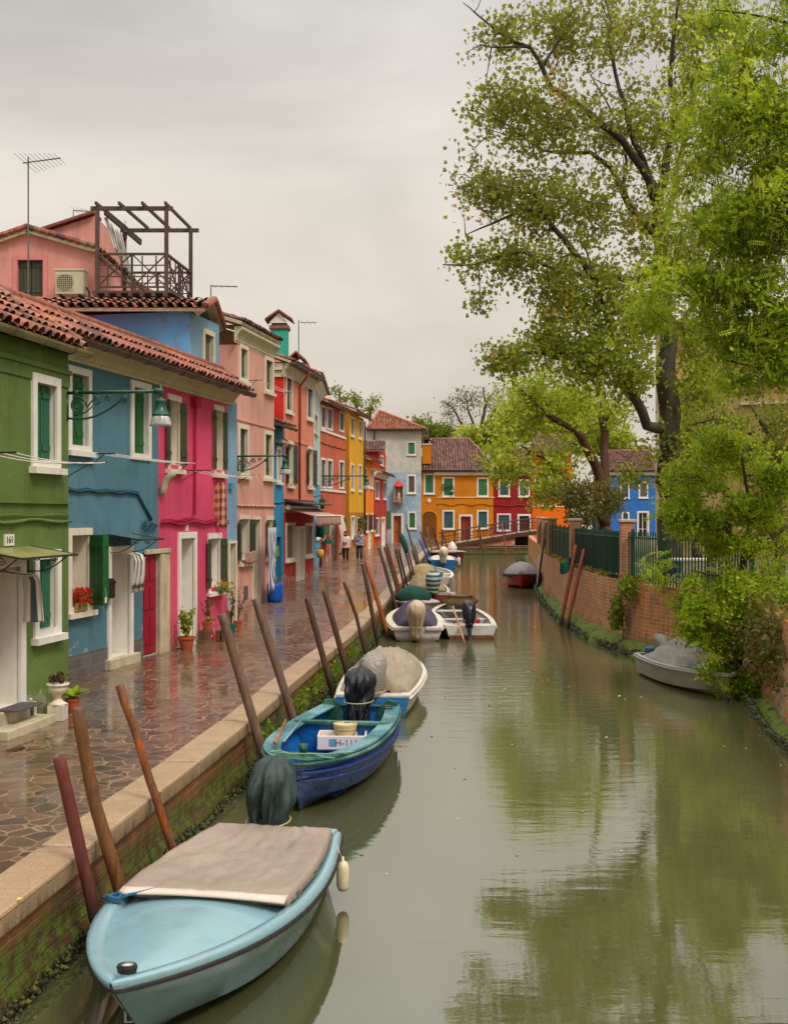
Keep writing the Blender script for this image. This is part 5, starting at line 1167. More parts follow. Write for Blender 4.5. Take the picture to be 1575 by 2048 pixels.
def scum(m, z0=.02, z1=.13, c=(70, 70, 34), amt=.85, scr=.35):
    nt = m.node_tree; b = nt.nodes['Principled BSDF']; inp = b.inputs['Base Color']
    t = NT.__new__(NT); t.m = m; t.t = nt; t.n = nt.nodes; t.b = b
    src = inp.links[0].from_socket if inp.links else tuple(inp.default_value)
    g = t.add('ShaderNodeNewGeometry'); s = t.add('ShaderNodeSeparateXYZ'); t.link(g.outputs['Position'], s.inputs[0])
    n = t.noise(t.pos((1, 1, 2.5)), 5, 6, .7); zz = t.math('ADD', s.outputs[2], t.maprange(n, .3, .7, -.05, .05))
    c1 = t.mix(t.maprange(t.noise(t.pos((.8, .8, 9)), 3, 6, .75), .60, .68, 0, scr), src, C(196, 188, 170))
    c2 = t.mix(t.maprange(n, .52, .7, 0, scr), c1, C(96, 88, 70))
    t.link(t.mix(t.maprange(zz, z0, z1, amt, 0), c2, C(*c)), inp); return m
class Boat:
    def __init__(s, label, stern, bow, beam, hs=.36, hb=.5, sf=.8, hullm=None, bottom=None, tm=.45, bp=2.0, bq=.9, rake=.35, keel=-.15, rimm=None, inm=None, openb=True, deckm=None, group=BG, chine=.86, name='motor_boat', wl=.07, cat='boat', stripe=None, rail=None):
        s.S = Vector(stern); s.B = Vector(bow); d = s.B-s.S; s.L = d.length; s.fx = Vector((d.x/s.L, d.y/s.L, 0)); s.fy = Vector((-s.fx.y, s.fx.x, 0)); s.o = Vector((s.S.x, s.S.y, 0))
        s.beam, s.hs, s.hb, s.sf, s.tm, s.bp, s.bq, s.rake, s.keel, s.ch = beam, hs, hb, sf, tm, bp, bq, rake, keel, chine
        s.t = thing(name, label, cat, (s.S.x, s.S.y, 0), math.atan2(d.y, d.x), group)
        ts = [k/22 for k in range(19)]+[.86, .89, .92, .945, .965, .98, .99, 1.0]
        s.ts = sorted(set(x for x in ts if x <= 1))
        def sec(t, off=0.0):
            w = max(0.004, s.hw(t)-off); zs = s.sh(t)-(.0 if not off else .01); kz = s.keel*(1-t**4)+t**4*(.0); zc = .04+.25*zs*t**3
            if off: kz = kz+off*1.4; zc += off
            pr = [(w, zs), (w*.985, zs-.03), (w*(.5+.5*s.ch)*(1-.1*t), (zs+zc)*.5), (w*s.ch*(1-.25*t*t), zc), (w*.45*(1-.4*t*t), (kz+zc)*.5), (0, kz)]
            pts = [s.pt(t, y, z) for y, z in pr]+[s.pt(t, -y, z) for y, z in pr[-2::-1]]
            return pts
        s.sec = sec
        m = MB(); rs = [sec(t) for t in s.ts]; m.rings(rs, closed=False); i = len(m.v); m.v += [tuple(p) for p in rs[0]]; m.face(range(i, i+len(rs[0])))
        m.build('hull', hullm, s.t, smooth=True).data.set_sharp_from_angle(angle=R(32))
        if bottom is not None:
            m = MB(); 
            for sg in (1, -1):
                m.grid(lambda a, b: s.pt(a, sg*(s.hw(a)*(s.ch+(1-s.ch)*.12)*(1-.22*a*a)+.006), -.05+(.05+wl)*b+.1*a**6), 20, 1)
            m.grid(lambda a, b: s.pt(-.003, (2*a-1)*s.hw(0)*s.ch, -.05+(.05+wl*1.6)*b), 6, 1); m.build('antifouling_band', bottom, s.t)
        if openb and inm is not None:
            m = MB(); rs = [sec(t, .05) for t in s.ts if t < .97]; m.rings(rs, closed=False); i = len(m.v); q = [p+s.fx*.03 for p in rs[0]]; m.v += [tuple(p) for p in q]; m.face(range(i, i+len(q))); m.build('inner_hull', inm, s.t, smooth=True)
            m = MB()
            for sg in (1, -1): m.grid(lambda a, b: s.pt(a*.985, sg*(s.hw(a*.985)-.085*b), s.sh(a*.985)+.004), 30, 1)
            m.grid(lambda a, b: s.pt(.0+.018*b, (2*a-1)*s.hw(0), s.sh(0)+.006), 6, 1); m.build('gunwale', rimm or hullm, s.t, solid=.014)
        rm = rail or RUBBER
        m = MB(); pr = [s.pt(t, s.hw(t)+.008, s.sh(t)-.035) for t in s.ts]; pl = [s.pt(t, -s.hw(t)-.008, s.sh(t)-.035) for t in s.ts[::-1]]; m.tube(pr+pl[1:], .021 if s.L < 6 else .03, 8); m.build('rub_rail', rm, s.t, smooth=True)
    def hw(s, t):
        f = s.sf+(1-s.sf)*math.sin(min(1, t/s.tm)*PI/2) if t < s.tm else max(0, (1-((t-s.tm)/(1-s.tm))**s.bp))**s.bq
        return s.beam/2*f
    def sh(s, t): return s.hs+(s.hb-s.hs)*t**2
    def pt(s, t, y, z):
        x = t*s.L-s.rake*(1-min(1, max(0, (z+.15)/(s.hb+.15))))*t**3; return s.o+s.fx*x+s.fy*y+Vector((0, 0, z))
    def deck(s, t0, t1, mat, name='foredeck', crown=.06, inset=.03, dz=.0, side=0, hole=None):
        m = MB(); m.grid(lambda a, b: s.pt(t0+(t1-t0)*a, (2*b-1)*max(.002, s.hw(t0+(t1-t0)*a)-inset), s.sh(t0+(t1-t0)*a)+dz+crown*(1-(2*b-1)**2)*min(1, s.hw(t0+(t1-t0)*a)/(s.beam*.5))), 26, 12); return m.build(name, mat, s.t, smooth=True)
    def thwart(s, t, mat, w=.2, dz=-.05, name='thwart', inset=.05):
        m = MB(); a = s.pt(t, s.hw(t)-inset, s.sh(t)+dz-.03); b = s.pt(t, -s.hw(t)+inset, s.sh(t)+dz-.03); m.obox(a-s.fx*w/2, b-a, s.fx*w, (0, 0, .03)); return m.build(name, mat, s.t, bevel=.006)
    def tarp(s, t0, t1, mat, fn, name='tarp', wf=1.0, nu=40, nv=30, wr=.03, seed=0, label=None):
        """fn(a,b)->extra height above the sheer; a along the boat, b -1..1 across"""
        def g(a, b):
            bb = 2*b-1; t = t0+(t1-t0)*a; w = s.hw(min(.99, t))*wf; z = s.sh(t)+.02+(fn(a, bb) if .001 < a < .999 else min(.01, fn(a, bb)))
            p = s.pt(t, bb*w, z); q = noise.noise(Vector((a*5+seed, bb*4, seed)))+.6*noise.noise(Vector((a*13+seed, bb*9, 2*seed))); fold = abs(noise.noise(Vector((a*3+bb*4+seed, a*7-bb*2, 5))))
            e = min(1, 4*min(b, 1-b)+.2)
            drop = -.05 if abs(bb) > .97 else 0
            return p+Vector((0, 0, wr*q*e-wr*1.2*fold*e+drop))
        m = MB(); m.grid(g, nu, nv); return m.build(name, mat, s.t, smooth=True, solid=.008, label=label)
    def outboard(s, mat, y=0, hgt=.62, tilt=.25, kind='bag', fold=.06, name='outboard_motor', sc=1.0, low=None, label=None, back=.10, drop=.35):
        """covered or bare outboard on the transom, leaning back"""
        base = s.pt(0, y, s.hs+.02)-s.fx*back
        up = (Vector((0, 0, 1))-s.fx*tilt).normalized(); fw = s.fx; sd = s.fy
        leg = MB(); leg.tube([base+up*.12, base-up*.35-s.fx*.02], [.055*sc, .04*sc], 8); leg.tube([base-up*.3, base-up*.42-s.fx*.12], [.05*sc, .03*sc], 8); leg.obox(base-sd*.09+s.fx*.02-up*.06, sd*.18, s.fx*.12, up*.16)
        om = leg.build(name, low or RUBBER, s.t, label=label)
        m = MB()
        if kind == 'bag':
            prof = [(-drop, .10), (-drop+.04, .13), (-drop+.08, .15), (-.02, .155), (.05, .165), (.12, .185), (.20, .21), (.30, .235), (.38, .245), (.46, .24), (.54, .215), (.59, .17), (.63, .11), (.65, .04)]
            rs = []; pf = []
            for (z0_, r0_), (z1_, r1_) in zip(prof, prof[1:]): pf += [(z0_+(z1_-z0_)*k/3, r0_+(r1_-r0_)*k/3) for k in range(3)]
            pf.append(prof[-1])
            for z, r in pf:
                r *= sc; zz = z/.65*hgt if z > 0 else z; ring = []
                for q in range(72):
                    a = 2*PI*q/72; nv = Vector((math.cos(a)*2.6+s.L, math.sin(a)*2.6, z*1.3)); rid = abs(noise.noise(nv+Vector((noise.noise(nv*1.5)*.8, 0, 0))))+.5*abs(noise.noise(nv*2.3))
                    f = 1-fold*max(.8, 5.5*(1.0-z*1.25))*(rid-.22)+fold*max(.2, 1.0-z*1.1)*(1.1*abs(math.sin(a*4.5+z*2.2+2*noise.noise(Vector((z*3, math.cos(a), math.sin(a))))))-.5)+fold*1.6*noise.noise(Vector((math.cos(a)*2.4, math.sin(a)*2.4, z*4+s.L)))
                    ring.append(base+up*(zz+.02*math.sin(a*3))+fw*math.cos(a)*r*1.28*f-fw*.04+sd*math.sin(a)*r*.86*f)
                rs.append(ring)
            m.rings(rs); m.build('motor_cover', mat, om, smooth=True)
            r_ = MB(); z = .05; r_.tube([base+up*z+fw*math.cos(a)*.20*sc*1.3-fw*.04+sd*math.sin(a)*.20*sc*.93 for a in [2*PI*q/24 for q in range(25)]], .007, 5); r_.build('tie_rope', ROPE, om)
        else:
            rs = []
            for z, r in ((.02, .10), (.08, .15), (.2, .17), (.38, .18), (.48, .15), (.54, .08)): rs.append([base+up*z*sc*hgt/.54+fw*(math.cos(2*PI*q/20)*r*1.35*sc)+sd*(math.sin(2*PI*q/20)*r*.9*sc) for q in range(20)])
            m.rings(rs); m.build('motor_cowl', mat, om, smooth=True)
        return om, base, up
def fender(label, p, mat=None, l=.24, r=.05, name='fender', cord=(-.05, 0, .12)):
    m = MB(); c = Vector(p); m.lathe(c, [(.0, 0), (r*.7, .015), (r, .05), (r, l-.05), (r*.7, l-.015), (.012, l), (.012, l+.03)], 12); m.tube([c+Vector((0, 0, l)), c+Vector((0, 0, l))+Vector(cord)], .005, 4); return m.build(name, mat or plain('fender_cream', C(216, 198, 168), .5), smooth=True)
# -- 1 pale blue covered boat
PB = NT('pale_blue_gelcoat'); n_ = PB.noise(PB.pos(), 1.2, 5); PB.col(PB.mix(PB.maprange(n_, .3, .7, 0, 1), C(118, 154, 162), C(136, 168, 174))); PB.rough(PB.maprange(PB.noise(PB.pos(), 5, 5), .3, .7, .14, .34)); PB.b.inputs['Coat Weight'].default_value = .4; PB.b.inputs['Coat Roughness'].default_value = .12; PB = scum(PB.m, scr=.16)
TARP1 = fabric('taupe_boat_tarp', C(152, 134, 118), 5, .14, .45)
b1 = Boat('pale blue boat with taut taupe tarp and green covered motor, nearest the camera', (-1.0, 9.88), (-1.60, 6.36), 1.42, .42, .53, .76, PB, None, .42, 2.3, .85, .65, -.12, inm=PB, chine=.8)
b1.deck(.50, .992, PB, crown=.075, inset=.115, dz=-.012)
m = MB()
for sg in (1, -1):
    m.rings([[b1.pt(t, sg*(max(.003, b1.hw(t)-o)), b1.sh(t)+z) for o, z in ((-.012, -.02), (-.006, .02), (.03, .03), (.085, .03), (.125, -.02))] for t in b1.ts], closed=False)
m.build('side_coaming', PB, b1.t, smooth=True)
m = MB(); m.rings([[b1.pt(0, y, z) for y, z in ((-.52, .42), (-.52, .47), (-.27, .47), (-.22, .38), (.22, .38), (.27, .47), (.52, .47), (.52, .42))], [b1.pt(.06, y, z) for y, z in ((-.52, .42), (-.52, .47), (-.27, .47), (-.22, .38), (.22, .38), (.27, .47), (.52, .47), (.52, .42))]]); m.build('transom_top', PB, b1.t, bevel=.012)
b1.tarp(.045, .56, TARP1, lambda a, b: .085-.045*math.sin(a*PI)*(1-b*b)+.010*abs(math.sin(b*6+a*4))*math.sin(a*PI)-.02*max(0, abs(b)-.9)*10*(.5+.5*math.sin(a*22))*.5, wf=.90, wr=.014, seed=3, nu=70, nv=50)
m = MB(); m.grid(lambda a, b: b1.pt(.55+.033*b, (2*a-1)*b1.hw(.56)*.88, b1.sh(.56)+.094+.02*(1-(2*a-1)**2)*b-.02*b), 20, 2); m.build('tarp_hem', fabric('pale_tarp_hem', C(206, 190, 172), 6, .06), b1.t, smooth=True, solid=.014)
m = MB()
for sg in (1, -1): m.lathe(b1.pt(.575, sg*b1.hw(.575)*.85, b1.sh(.57)+.05), [(0, 0), (.016, .004), (.016, .02), (0, .024)], 10)
m.build('tarp_toggle', plain('red_toggle', C(196, 60, 50), .4), b1.t)
cm = plain('steel', C(170, 170, 168), .25, .05, 5, 0, metal=.9)
for t in (.5, .36):
    for sg in (1, -1):
        m = MB(); q = b1.pt(t, sg*(b1.hw(t)-.07), b1.sh(t)+.03); m.tube([q, q+Vector((0, 0, .055)), q+b1.fx*.05+Vector((0, 0, .055)), q+b1.fx*.05], .006, 6); m.tube([q-b1.fx*.02+b1.fy*-.03*sg, q-b1.fx*.22+b1.fy*-.03*sg], .006, 5); m.build('cleat', cm, b1.t)
c = b1.pt(.955, .03, b1.sh(.95)+.035); m = MB(); m.lathe(c, [(0, 0), (.05, 0), (.056, .03), (.05, .045), (0, .045)], 18, ax=(1.1, .8)); nl = m.build('bow_light', RUBBER, b1.t, smooth=False); m = MB(); m.lathe(c+Vector((0, -.0, .046)), [(.036, 0), (.02, .007), (0, .009)], 14, ax=(1.1, .8)); m.build('lens', cm, nl)
m = MB(); q = b1.pt(.97, 0, .3); m.tube([q, q+Vector((-.03, -.05, -.02)), q+Vector((-.03, -.05, -.08)), q+Vector((0, 0, -.1))], .009, 6); m.build('bow_eye', cm, b1.t)
q = b1.pt(.60, -b1.hw(.6)+.06, b1.sh(.6)+.03)
m = MB()
for k in range(3): m.tube([q+Vector((math.cos(a)*.05, math.sin(a)*.04, .02+.012*k+.01*math.sin(a*2))) for a in [2*PI*j/12 for j in range(13)]], .012, 6)
m.tube([q, q+b1.fy*.1-b1.fx*.02+Vector((0, 0, .05)), q+b1.fy*.32-b1.fx*.22+Vector((0, 0, .06))], .01, 6); m.tube([q, q-b1.fy*.07+Vector((0, 0, .03)), q-b1.fy*.10-b1.fx*.05+Vector((0, 0, .01))], .010, 6); m.build('mooring_rope', BROPE, b1.t, smooth=True)
CVG = fabric('dark_green_motor_cover', C(40, 56, 52), 7, .25, .6)
om, base, up = b1.outboard(CVG, -.13, .60, .30, 'bag', .15, sc=1.02, back=.04, drop=.10)
m = MB(); q = base+up*.0-b1.fy*.02; m.tube([q+b1.fx*.12, q+b1.fx*.17+Vector((.05, 0, .04)), q+b1.fx*.2+Vector((.1, 0, 0))], .012, 5); m.build('fuel_line', plain('red_cable', C(190, 24, 30), .4), om)
f1 = fender('cream fender hanging at the stern corner of the pale blue boat', b1.pt(.13, b1.hw(.13)+.045, .08), l=.26, r=.052); tag(f1, 'cream fender hanging at the stern corner of the pale blue boat', 'fender')
# -- 2 blue/green wooden boat
WBL = wood('royal_blue_boat_paint', C(18, 62, 140), C(14, 48, 112), .35, .5, 'y'); INB = wood('bright_blue_inner_paint', C(16, 104, 176), C(14, 84, 150), .5, .5, 'y'); GRN = wood('worn_green_boat_paint', C(38, 98, 74), C(28, 78, 60), .5, .6, 'y', C(96, 140, 128)); TEA = wood('worn_teal_boat_paint', C(48, 122, 136), C(44, 100, 92), .45, .6, 'y', C(112, 156, 160))
b2 = Boat('royal blue and green wooden boat carrying a white crate and bucket', (-.46, 15.95), (-1.06, 11.85), 1.36, .50, .60, .80, WBL, None, .40, 3.0, .62, .38, -.12, rimm=GRN, inm=INB, chine=.84, rail=GRN, name='wooden_boat'); scum(WBL, scr=.3)
m = MB()
for z, r in ((.36, .022), (.27, .014)):
    for sg in (1, -1): m.tube([b2.pt(t, sg*(b2.hw(t)*(.985)+.004), b2.sh(t)-.5+z) for t in b2.ts], r, 6)
m.build('hull_strake', WBL, b2.t, smooth=True)
m = MB()
for sg in (1, -1): m.grid(lambda a, b: b2.pt(a*.96, sg*(b2.hw(a*.96)-.20*b), b2.sh(a*.96)+.012-.015*b), 30, 2)
m.build('side_deck', TEA, b2.t, solid=.02)
m = MB(); m.grid(lambda a, b: b2.pt(.90+.085*a, (2*b-1)*(b2.hw(.90+.085*a)-.03), b2.sh(.85)+.02+.02*(1-(2*b-1)**2)), 10, 8); m.build('foredeck', GRN, b2.t, smooth=True, solid=.015)
m = MB(); a_, b_ = b2.pt(.34, b2.hw(.34)-.06, .50), b2.pt(.34, -b2.hw(.34)+.06, .50); m.obox(a_, b_-a_, b2.fx*.10, (0, 0, .045)); m.build('thwart', GRN, b2.t, bevel=.008)
m = MB(); hb_ = b2.hw(.345); m.rings([[b2.pt(.345+x, y, z) for y, z in ((hb_-.08, .5), (hb_*.72, .12), (hb_*.5, .04), (-hb_*.5, .04), (-hb_*.72, .12), (-hb_+.08, .5))] for x in (0, .008)]); m.build('bulkhead', INB, b2.t)
m = MB(); m.grid(lambda a, b: b2.pt(.35+.5*a, (2*b-1)*b2.hw(.35+.5*a)*.62, .06), 8, 4); m.build('floorboards', INB, b2.t); m = MB(); m.grid(lambda a, b: b2.pt(.02+.32*a, (2*b-1)*b2.hw(.1)*.85, .12), 6, 4); m.build('aft_floor', GRN, b2.t)
m = MB()
for k in range(9):
    t = .38+.05*k
    for sg in (1, -1): m.tube([b2.pt(t, sg*(b2.hw(t)-.06), b2.sh(t)-.04), b2.pt(t, sg*(b2.hw(t)*.86-.06), .18), b2.pt(t, sg*b2.hw(t)*.6, .06)], .014, 5)
m.build('ribs', INB, b2.t)
for sg in (1, -1):
    m = MB(); m.rings([[b2.pt(.012+x, sg*y, z) for y, z in ((b2.hw(0)-.02, .45), (b2.hw(0)-.02, .58), (b2.hw(0)-.16, .60), (b2.hw(0)-.26, .52), (b2.hw(0)-.30, .40), (b2.hw(0)-.30, .12), (b2.hw(0)-.02, .12))] for x in (0, .01)]); m.build('transom_board', GRN, b2.t, bevel=.006)
m = MB(); c = b2.pt(.91, .02, b2.sh(.91)+.03); m.lathe(c, [(.035, 0), (.055, .10), (.05, .10), (.03, .02)], 12); m.build('mooring_bitt', GRN, b2.t, smooth=True)
m = MB(); c = b2.pt(.985, -.10, .42); m.tube([c+b2.fx*.03, c+b2.fx*.09], .045, 10); m.build('bow_roller', plain('dirty_white', C(196, 190, 176), .5), b2.t, smooth=True)
m = MB(); pts = [b2.pt(.90+.05*k/12, -.35+.75*k/12, b2.sh(.8)+.05+.012*math.sin(k)) for k in range(13)]; m.tube(pts, .009, 5); m.tube([b2.pt(.92, -.35, .63), b2.pt(.95, -.1, .64), b2.pt(.93, .3, .63), b2.pt(.86, .52, .6)], .008, 5); m.build('rope', fabric('green_rope', C(120, 160, 130)), b2.t)
m = MB(); q = b2.pt(.93, .27, .44); m.lathe(q, [(0, 0), (.022, .01), (.022, .06), (0, .07)], 8); m.build('red_float', plain('deep_red_plastic', C(150, 20, 28), .4), b2.t)
BKC = fabric('black_plastic_cover', C(30, 30, 38), 12, .3, .3)
b2.outboard(BKC, -.04, .50, .25, 'bag', .12, sc=1.1, back=-.06, drop=.38)
m = MB(); c = b2.pt(.06, .42, .53); m.tube([c+Vector((math.cos(a)*.06, math.sin(a)*.09, 0)) for a in [2*PI*k/12 for k in range(13)]], .012, 6); m.build('grab_ring', GUT, b2.t)
# crate, bucket, oars
FOAM = plain('white_foam_crate', C(226, 214, 208), .6, .04, 5, .2)
cr = thing('fish_crate', 'white foam crate lettered H-111 inside the blue wooden boat', 'crate', tuple(b2.pt(.52, .04, .07)))
o_ = P(641, 1499, 14.0); w_, d_, h_ = P(735, 1499, 14.0).x-o_.x, .42, .22
def crate(m, o, w, d, h, t=.022):
    m.obox(o, (w, 0, 0), (0, d, 0), (0, 0, t)); m.obox(o, (w, 0, 0), (0, t, 0), (0, 0, h)); m.obox(o+Vector((0, d-t, 0)), (w, 0, 0), (0, t, 0), (0, 0, h)); m.obox(o+Vector((0, t, 0)), (t, 0, 0), (0, d-2*t, 0), (0, 0, h)); m.obox(o+Vector((w-t, t, 0)), (t, 0, 0), (0, d-2*t, 0), (0, 0, h))
o_ = Vector((P(634, 0, 14.1).x, 14.1, CAM-(1501-HZ)/F*14.1)); w_ = P(732, 0, 14.1).x-o_.x; h_ = (1501-1472)/F*14.1
m = MB(); crate(m, o_, w_, .40, h_); m.build('box', FOAM, cr, bevel=.008)
m = MB(); m.obox(o_+Vector((w_*.24, -.003, h_*.28)), (w_*.15, 0, 0), (0, .002, 0), (0, 0, h_*.52)); m.build('blue_square', plain('printed_blue', C(96, 146, 172), .6), cr)
text('lettering', 'H-111', h_*.62, o_+Vector((w_*.60, -.004, h_*.52)), (1, 0, 0), (0, 0, 1), plain('printed_grey', C(96, 110, 124), .6), cr, .001)
BUK = plain('cream_bucket_plastic', C(206, 184, 136), .45, .08, 6, .05)
c = P(690, 1490, 14.32); bk = thing('bucket', 'cream plastic bucket with lid rim standing in the white crate', 'bucket', (c.x, c.y, o_.z+.02))
c = Vector((c.x, c.y, o_.z+.02)); m = MB(); m.lathe(c, [(.12, 0), (.135, .20), (.145, .215), (.145, .25), (.15, .25), (.15, .28), (.138, .28), (.132, .2), (.115, .01)], 24, cap0=True, cap1=False); m.build('tub', BUK, bk, smooth=False)
m = MB(); m.lathe(c+Vector((0, 0, .262)), [(.138, 0), (0, .004)], 24, cap0=False); m.build('lid', BUK, bk); m = MB(); m.tube([c+Vector((math.cos(a)*.15, -abs(math.sin(a))*.02-.14*math.sin(a), .24-.12*math.sin(a))) for a in [PI*k/12 for k in range(13)]], .004, 5); m.build('handle', IRON, bk)
OAR = wood('varnished_oar', C(196, 126, 70), C(160, 92, 48), .4, 1, 'y')
def oar(label, a, b, r=.02, blade=.35, mat=OAR, bw=.055):
    a, b = Vector(a), Vector(b); d = (b-a).normalized(); m = MB(); m.tube([a, b], [r, r*.8], 8); m.tube([b, b+d*.05, b+d*blade, b+d*(blade+.04)], [r, bw, bw*1.15, bw*.6], 8, sq=.25); return tag(m.build('oar', mat, smooth=True), label, 'oar', 'oars lying in boats')
zo = .56
oar('varnished orange oar lying along the left side of the blue wooden boat', b2.pt(.84, -b2.hw(.84)+.13, .66), b2.pt(.58, -b2.hw(.58)+.12, .62), .022, .5, bw=.035)
m = MB(); m.tube([b2.pt(.80, -b2.hw(.8)+.24, .64), b2.pt(.42, -b2.hw(.42)+.2, .58)], .015, 6); tag(m.build('boat_hook', plain('weathered_pole', C(120, 150, 160), .6), smooth=True), 'thin grey blue pole beside the orange oar', 'boat hook')
# -- 3 beige tarp, light blue stern
CYB = wood('cyan_blue_boat_paint', C(30, 122, 188), C(24, 100, 164), .4, .5, 'x'); OFFW = plain('boat_white_gelcoat', C(216, 204, 190), .35, .06, 3, .1, dirt=((170, 150, 125), .5))
BEI_T = fabric('beige_canvas', C(152, 138, 116), 6, .18); scum(CYB); scum(OFFW, scr=.25)
b3 = Boat('boat with light blue stern, white deck and beige canvas heap', (-.34, 17.75), (.06, 22.3), 1.42, .34, .48, .82, OFFW, None, .45, 2.2, .8, .4, -.12, inm=OFFW, chine=.86, rail=OFFW)
m = MB(); m.grid(lambda a, b: b3.pt(-.004, (2*a-1)*b3.hw(0)*(.88+.12*b), .0+.33*b), 10, 2); m.build('transom', CYB, b3.t, solid=.01)
b3.deck(0, .14, OFFW, 'aft_deck', .01, .02); b3.deck(.7, .99, OFFW, crown=.05, inset=.03)
m = MB()
for sg in (1, -1): m.grid(lambda a, b: b3.pt(a*.98, sg*(b3.hw(a*.98)-.17*b), b3.sh(a*.98)+.012), 30, 2)
m.build('side_deck', OFFW, b3.t, solid=.015)
b3.tarp(.07, .88, BEI_T, lambda a, b: (.46*math.sin((.06+.94*a)*PI)**.55)*max(0, 1-abs(b)**2.2)*(1-.2*a)+.02, wf=.92, wr=.075, seed=8, nu=50, nv=40)
CHK = NT('grey_woven_sheet'); ck = CHK.add('ShaderNodeTexChecker'); ck.inputs['Scale'].default_value = 70; CHK.link(CHK.objpos(), ck.inputs['Vector']); CHK.col(CHK.mix(ck.outputs['Fac'], C(84, 78, 76), C(176, 164, 152))); CHK.rough(.7); CHK = CHK.m
b3.outboard(CHK, .02, .66, -.22, 'bag', .04, sc=1.1, back=-.16, drop=.02)
# -- 4 purple cover
PUR = fabric('dark_purple_canvas', C(72, 62, 84), 5, .1); CREAMG = plain('cream_gelcoat', C(218, 206, 180), .4, .06, 3, .05, dirt=((170, 150, 120), .4)); PKW = plain('pinkish_white_gelcoat', C(204, 186, 184), .4, .05)
b4 = Boat('cream boat under purple canvas with beige bagged motor, by the rusty orange pole', (.60, 28.5), (.50, 33.4), 1.55, .32, .52, .80, PKW, None, .42, 2.1, .8, .4, -.12, inm=PKW, rail=CREAMG)
m = MB()
for sg in (1, -1): m.grid(lambda a, b: b4.pt(a*.985, sg*(b4.hw(a*.985)-.24*b), b4.sh(a*.985)+.015+.03*b), 30, 2)
m.build('side_deck', CREAMG, b4.t, solid=.02)
for a_, b_ in ((-.60, -.2), (.2, .60)): m = MB(); m.obox(b4.pt(-.012, a_, .27), b4.fy*(b_-a_), b4.fx*.25, (0, 0, .09)); m.build('transom_top', PKW, b4.t, bevel=.02)
b4.tarp(.03, .72, PUR, lambda a, b: (.06+.50*math.sin(min(1, .10+a*.9)*PI)**.8)*max(0, 1-abs(b)**2.0), wf=.80, wr=.02, seed=5)
BAGB = fabric('pale_beige_motor_bag', C(196, 174, 144), 8, .14)
b4.outboard(BAGB, 0.05, .72, .18, 'bag', .05, sc=1.15, back=.12, drop=.30)
b4.deck(.72, .99, CREAMG, crown=.05)
# -- 5 open white boat w black outboard
GRW = plain('grey_white_gelcoat', C(204, 200, 192), .35, .06, 3, .05, dirt=((150, 140, 125), .4)); REDB = plain('red_antifouling', C(150, 62, 44), .5)
b5 = Boat('open white boat with bare black motor and a long oar across its stern', (1.98, 28.9), (1.72, 34.3), 1.62, .34, .50, .80, GRW, REDB, .4, 2.6, .7, .3, -.12, inm=plain('dirty_inner_hull', C(176, 170, 156), .5, .15), rimm=OFFW, rail=GRW)
b5.deck(0, .12, OFFW, 'aft_deck', .01, .02); b5.thwart(.45, GRW, .26, -.06); b5.thwart(.8, GRW, .5, -.05)
m = MB()
for sg in (1, -1): m.grid(lambda a, b: b5.pt(a*.985, sg*(b5.hw(a*.985)-.13*b), b5.sh(a*.985)+.012), 30, 2)
m.build('side_deck', OFFW, b5.t, solid=.02)
b5.outboard(plain('glossy_black_cowl', C(30, 30, 36), .18), .05, .58, -.35, 'cowl', sc=1.15, back=.05)
m = MB(); m.obox(b5.pt(.18, -.35, .30), b5.fy*.45, b5.fx*.25, (0, 0, .14)); m.build('fuel_tank', plain('red_plastic_tank', C(184, 44, 34), .4), b5.t, bevel=.03)
oar('long pale oar dipping over the stern of the open white boat', P(905, 1213, 30.5), P(926, 1278, 28.0), .028, .30, plain('pale_oar', C(196, 140, 100), .5), .035)
SACK = fabric('olive_brown_sack', C(126, 104, 62), 8, .2)
m = MB(); m.lathe(b5.pt(.9, -.25, .48), [(.1, 0), (.42, .05), (.48, .16), (.3, .27), (.38, .30), (.0, .32)], 20, fold=.08, ax=(1.1, .8)); tag(m.build('sack', SACK, smooth=True), 'olive brown sack on the bow of the open white boat', 'sack')
# small white boat with green heap
b6 = Boat('small white boat with rounded bow and dark green cloth heap', (.42, 39.0), (.98, 34.6), 1.45, .36, .5, .8, OFFW, None, .4, 2.6, .6, .2, -.12, inm=OFFW, rail=plain('faded_red_rim', C(150, 90, 84), .5)); b6.deck(.4, .99, OFFW, crown=.06)
m = MB(); m.lathe(b6.pt(.62, -.15, .46), [(.55, 0), (.58, .1), (.46, .28), (.22, .44), (0, .48)], 22, fold=.07, ax=(1, .8)); tag(m.build('cloth_heap', fabric('dark_green_cloth', C(26, 84, 66), 8, .2), smooth=True), 'dark green cloth heap between purple canvas and striped motor cover', 'cloth')
# -- striped cover boat
STP = NT('teal_striped_cover'); w_ = STP.add('ShaderNodeTexWave'); w_.inputs['Scale'].default_value = 1.9; w_.bands_direction = 'Z'; STP.link(STP.objpos(), w_.inputs['Vector']); w_.inputs['Distortion'].default_value = 1.0; STP.col(STP.ramp(w_.outputs['Fac'], [(.47, C(40, 96, 112)), (.53, C(204, 196, 172))])); STP.rough(.8); STP = STP.m
KH = fabric('khaki_canvas', C(158, 136, 96), 6, .12)
b7 = Boat('boat with khaki canvas, red stern and teal striped motor cover', (1.32, 40.8), (1.15, 46.6), 1.65, .38, .55, .8, OFFW, None, .42, 2.3, .8, .3, -.12, inm=OFFW, rail=OFFW)
m = MB(); m.grid(lambda a, b: b7.pt(-.004, (2*a-1)*b7.hw(0)*(.88+.12*b), .0+.30*b), 10, 2); m.build('transom', REDB, b7.t, solid=.02)
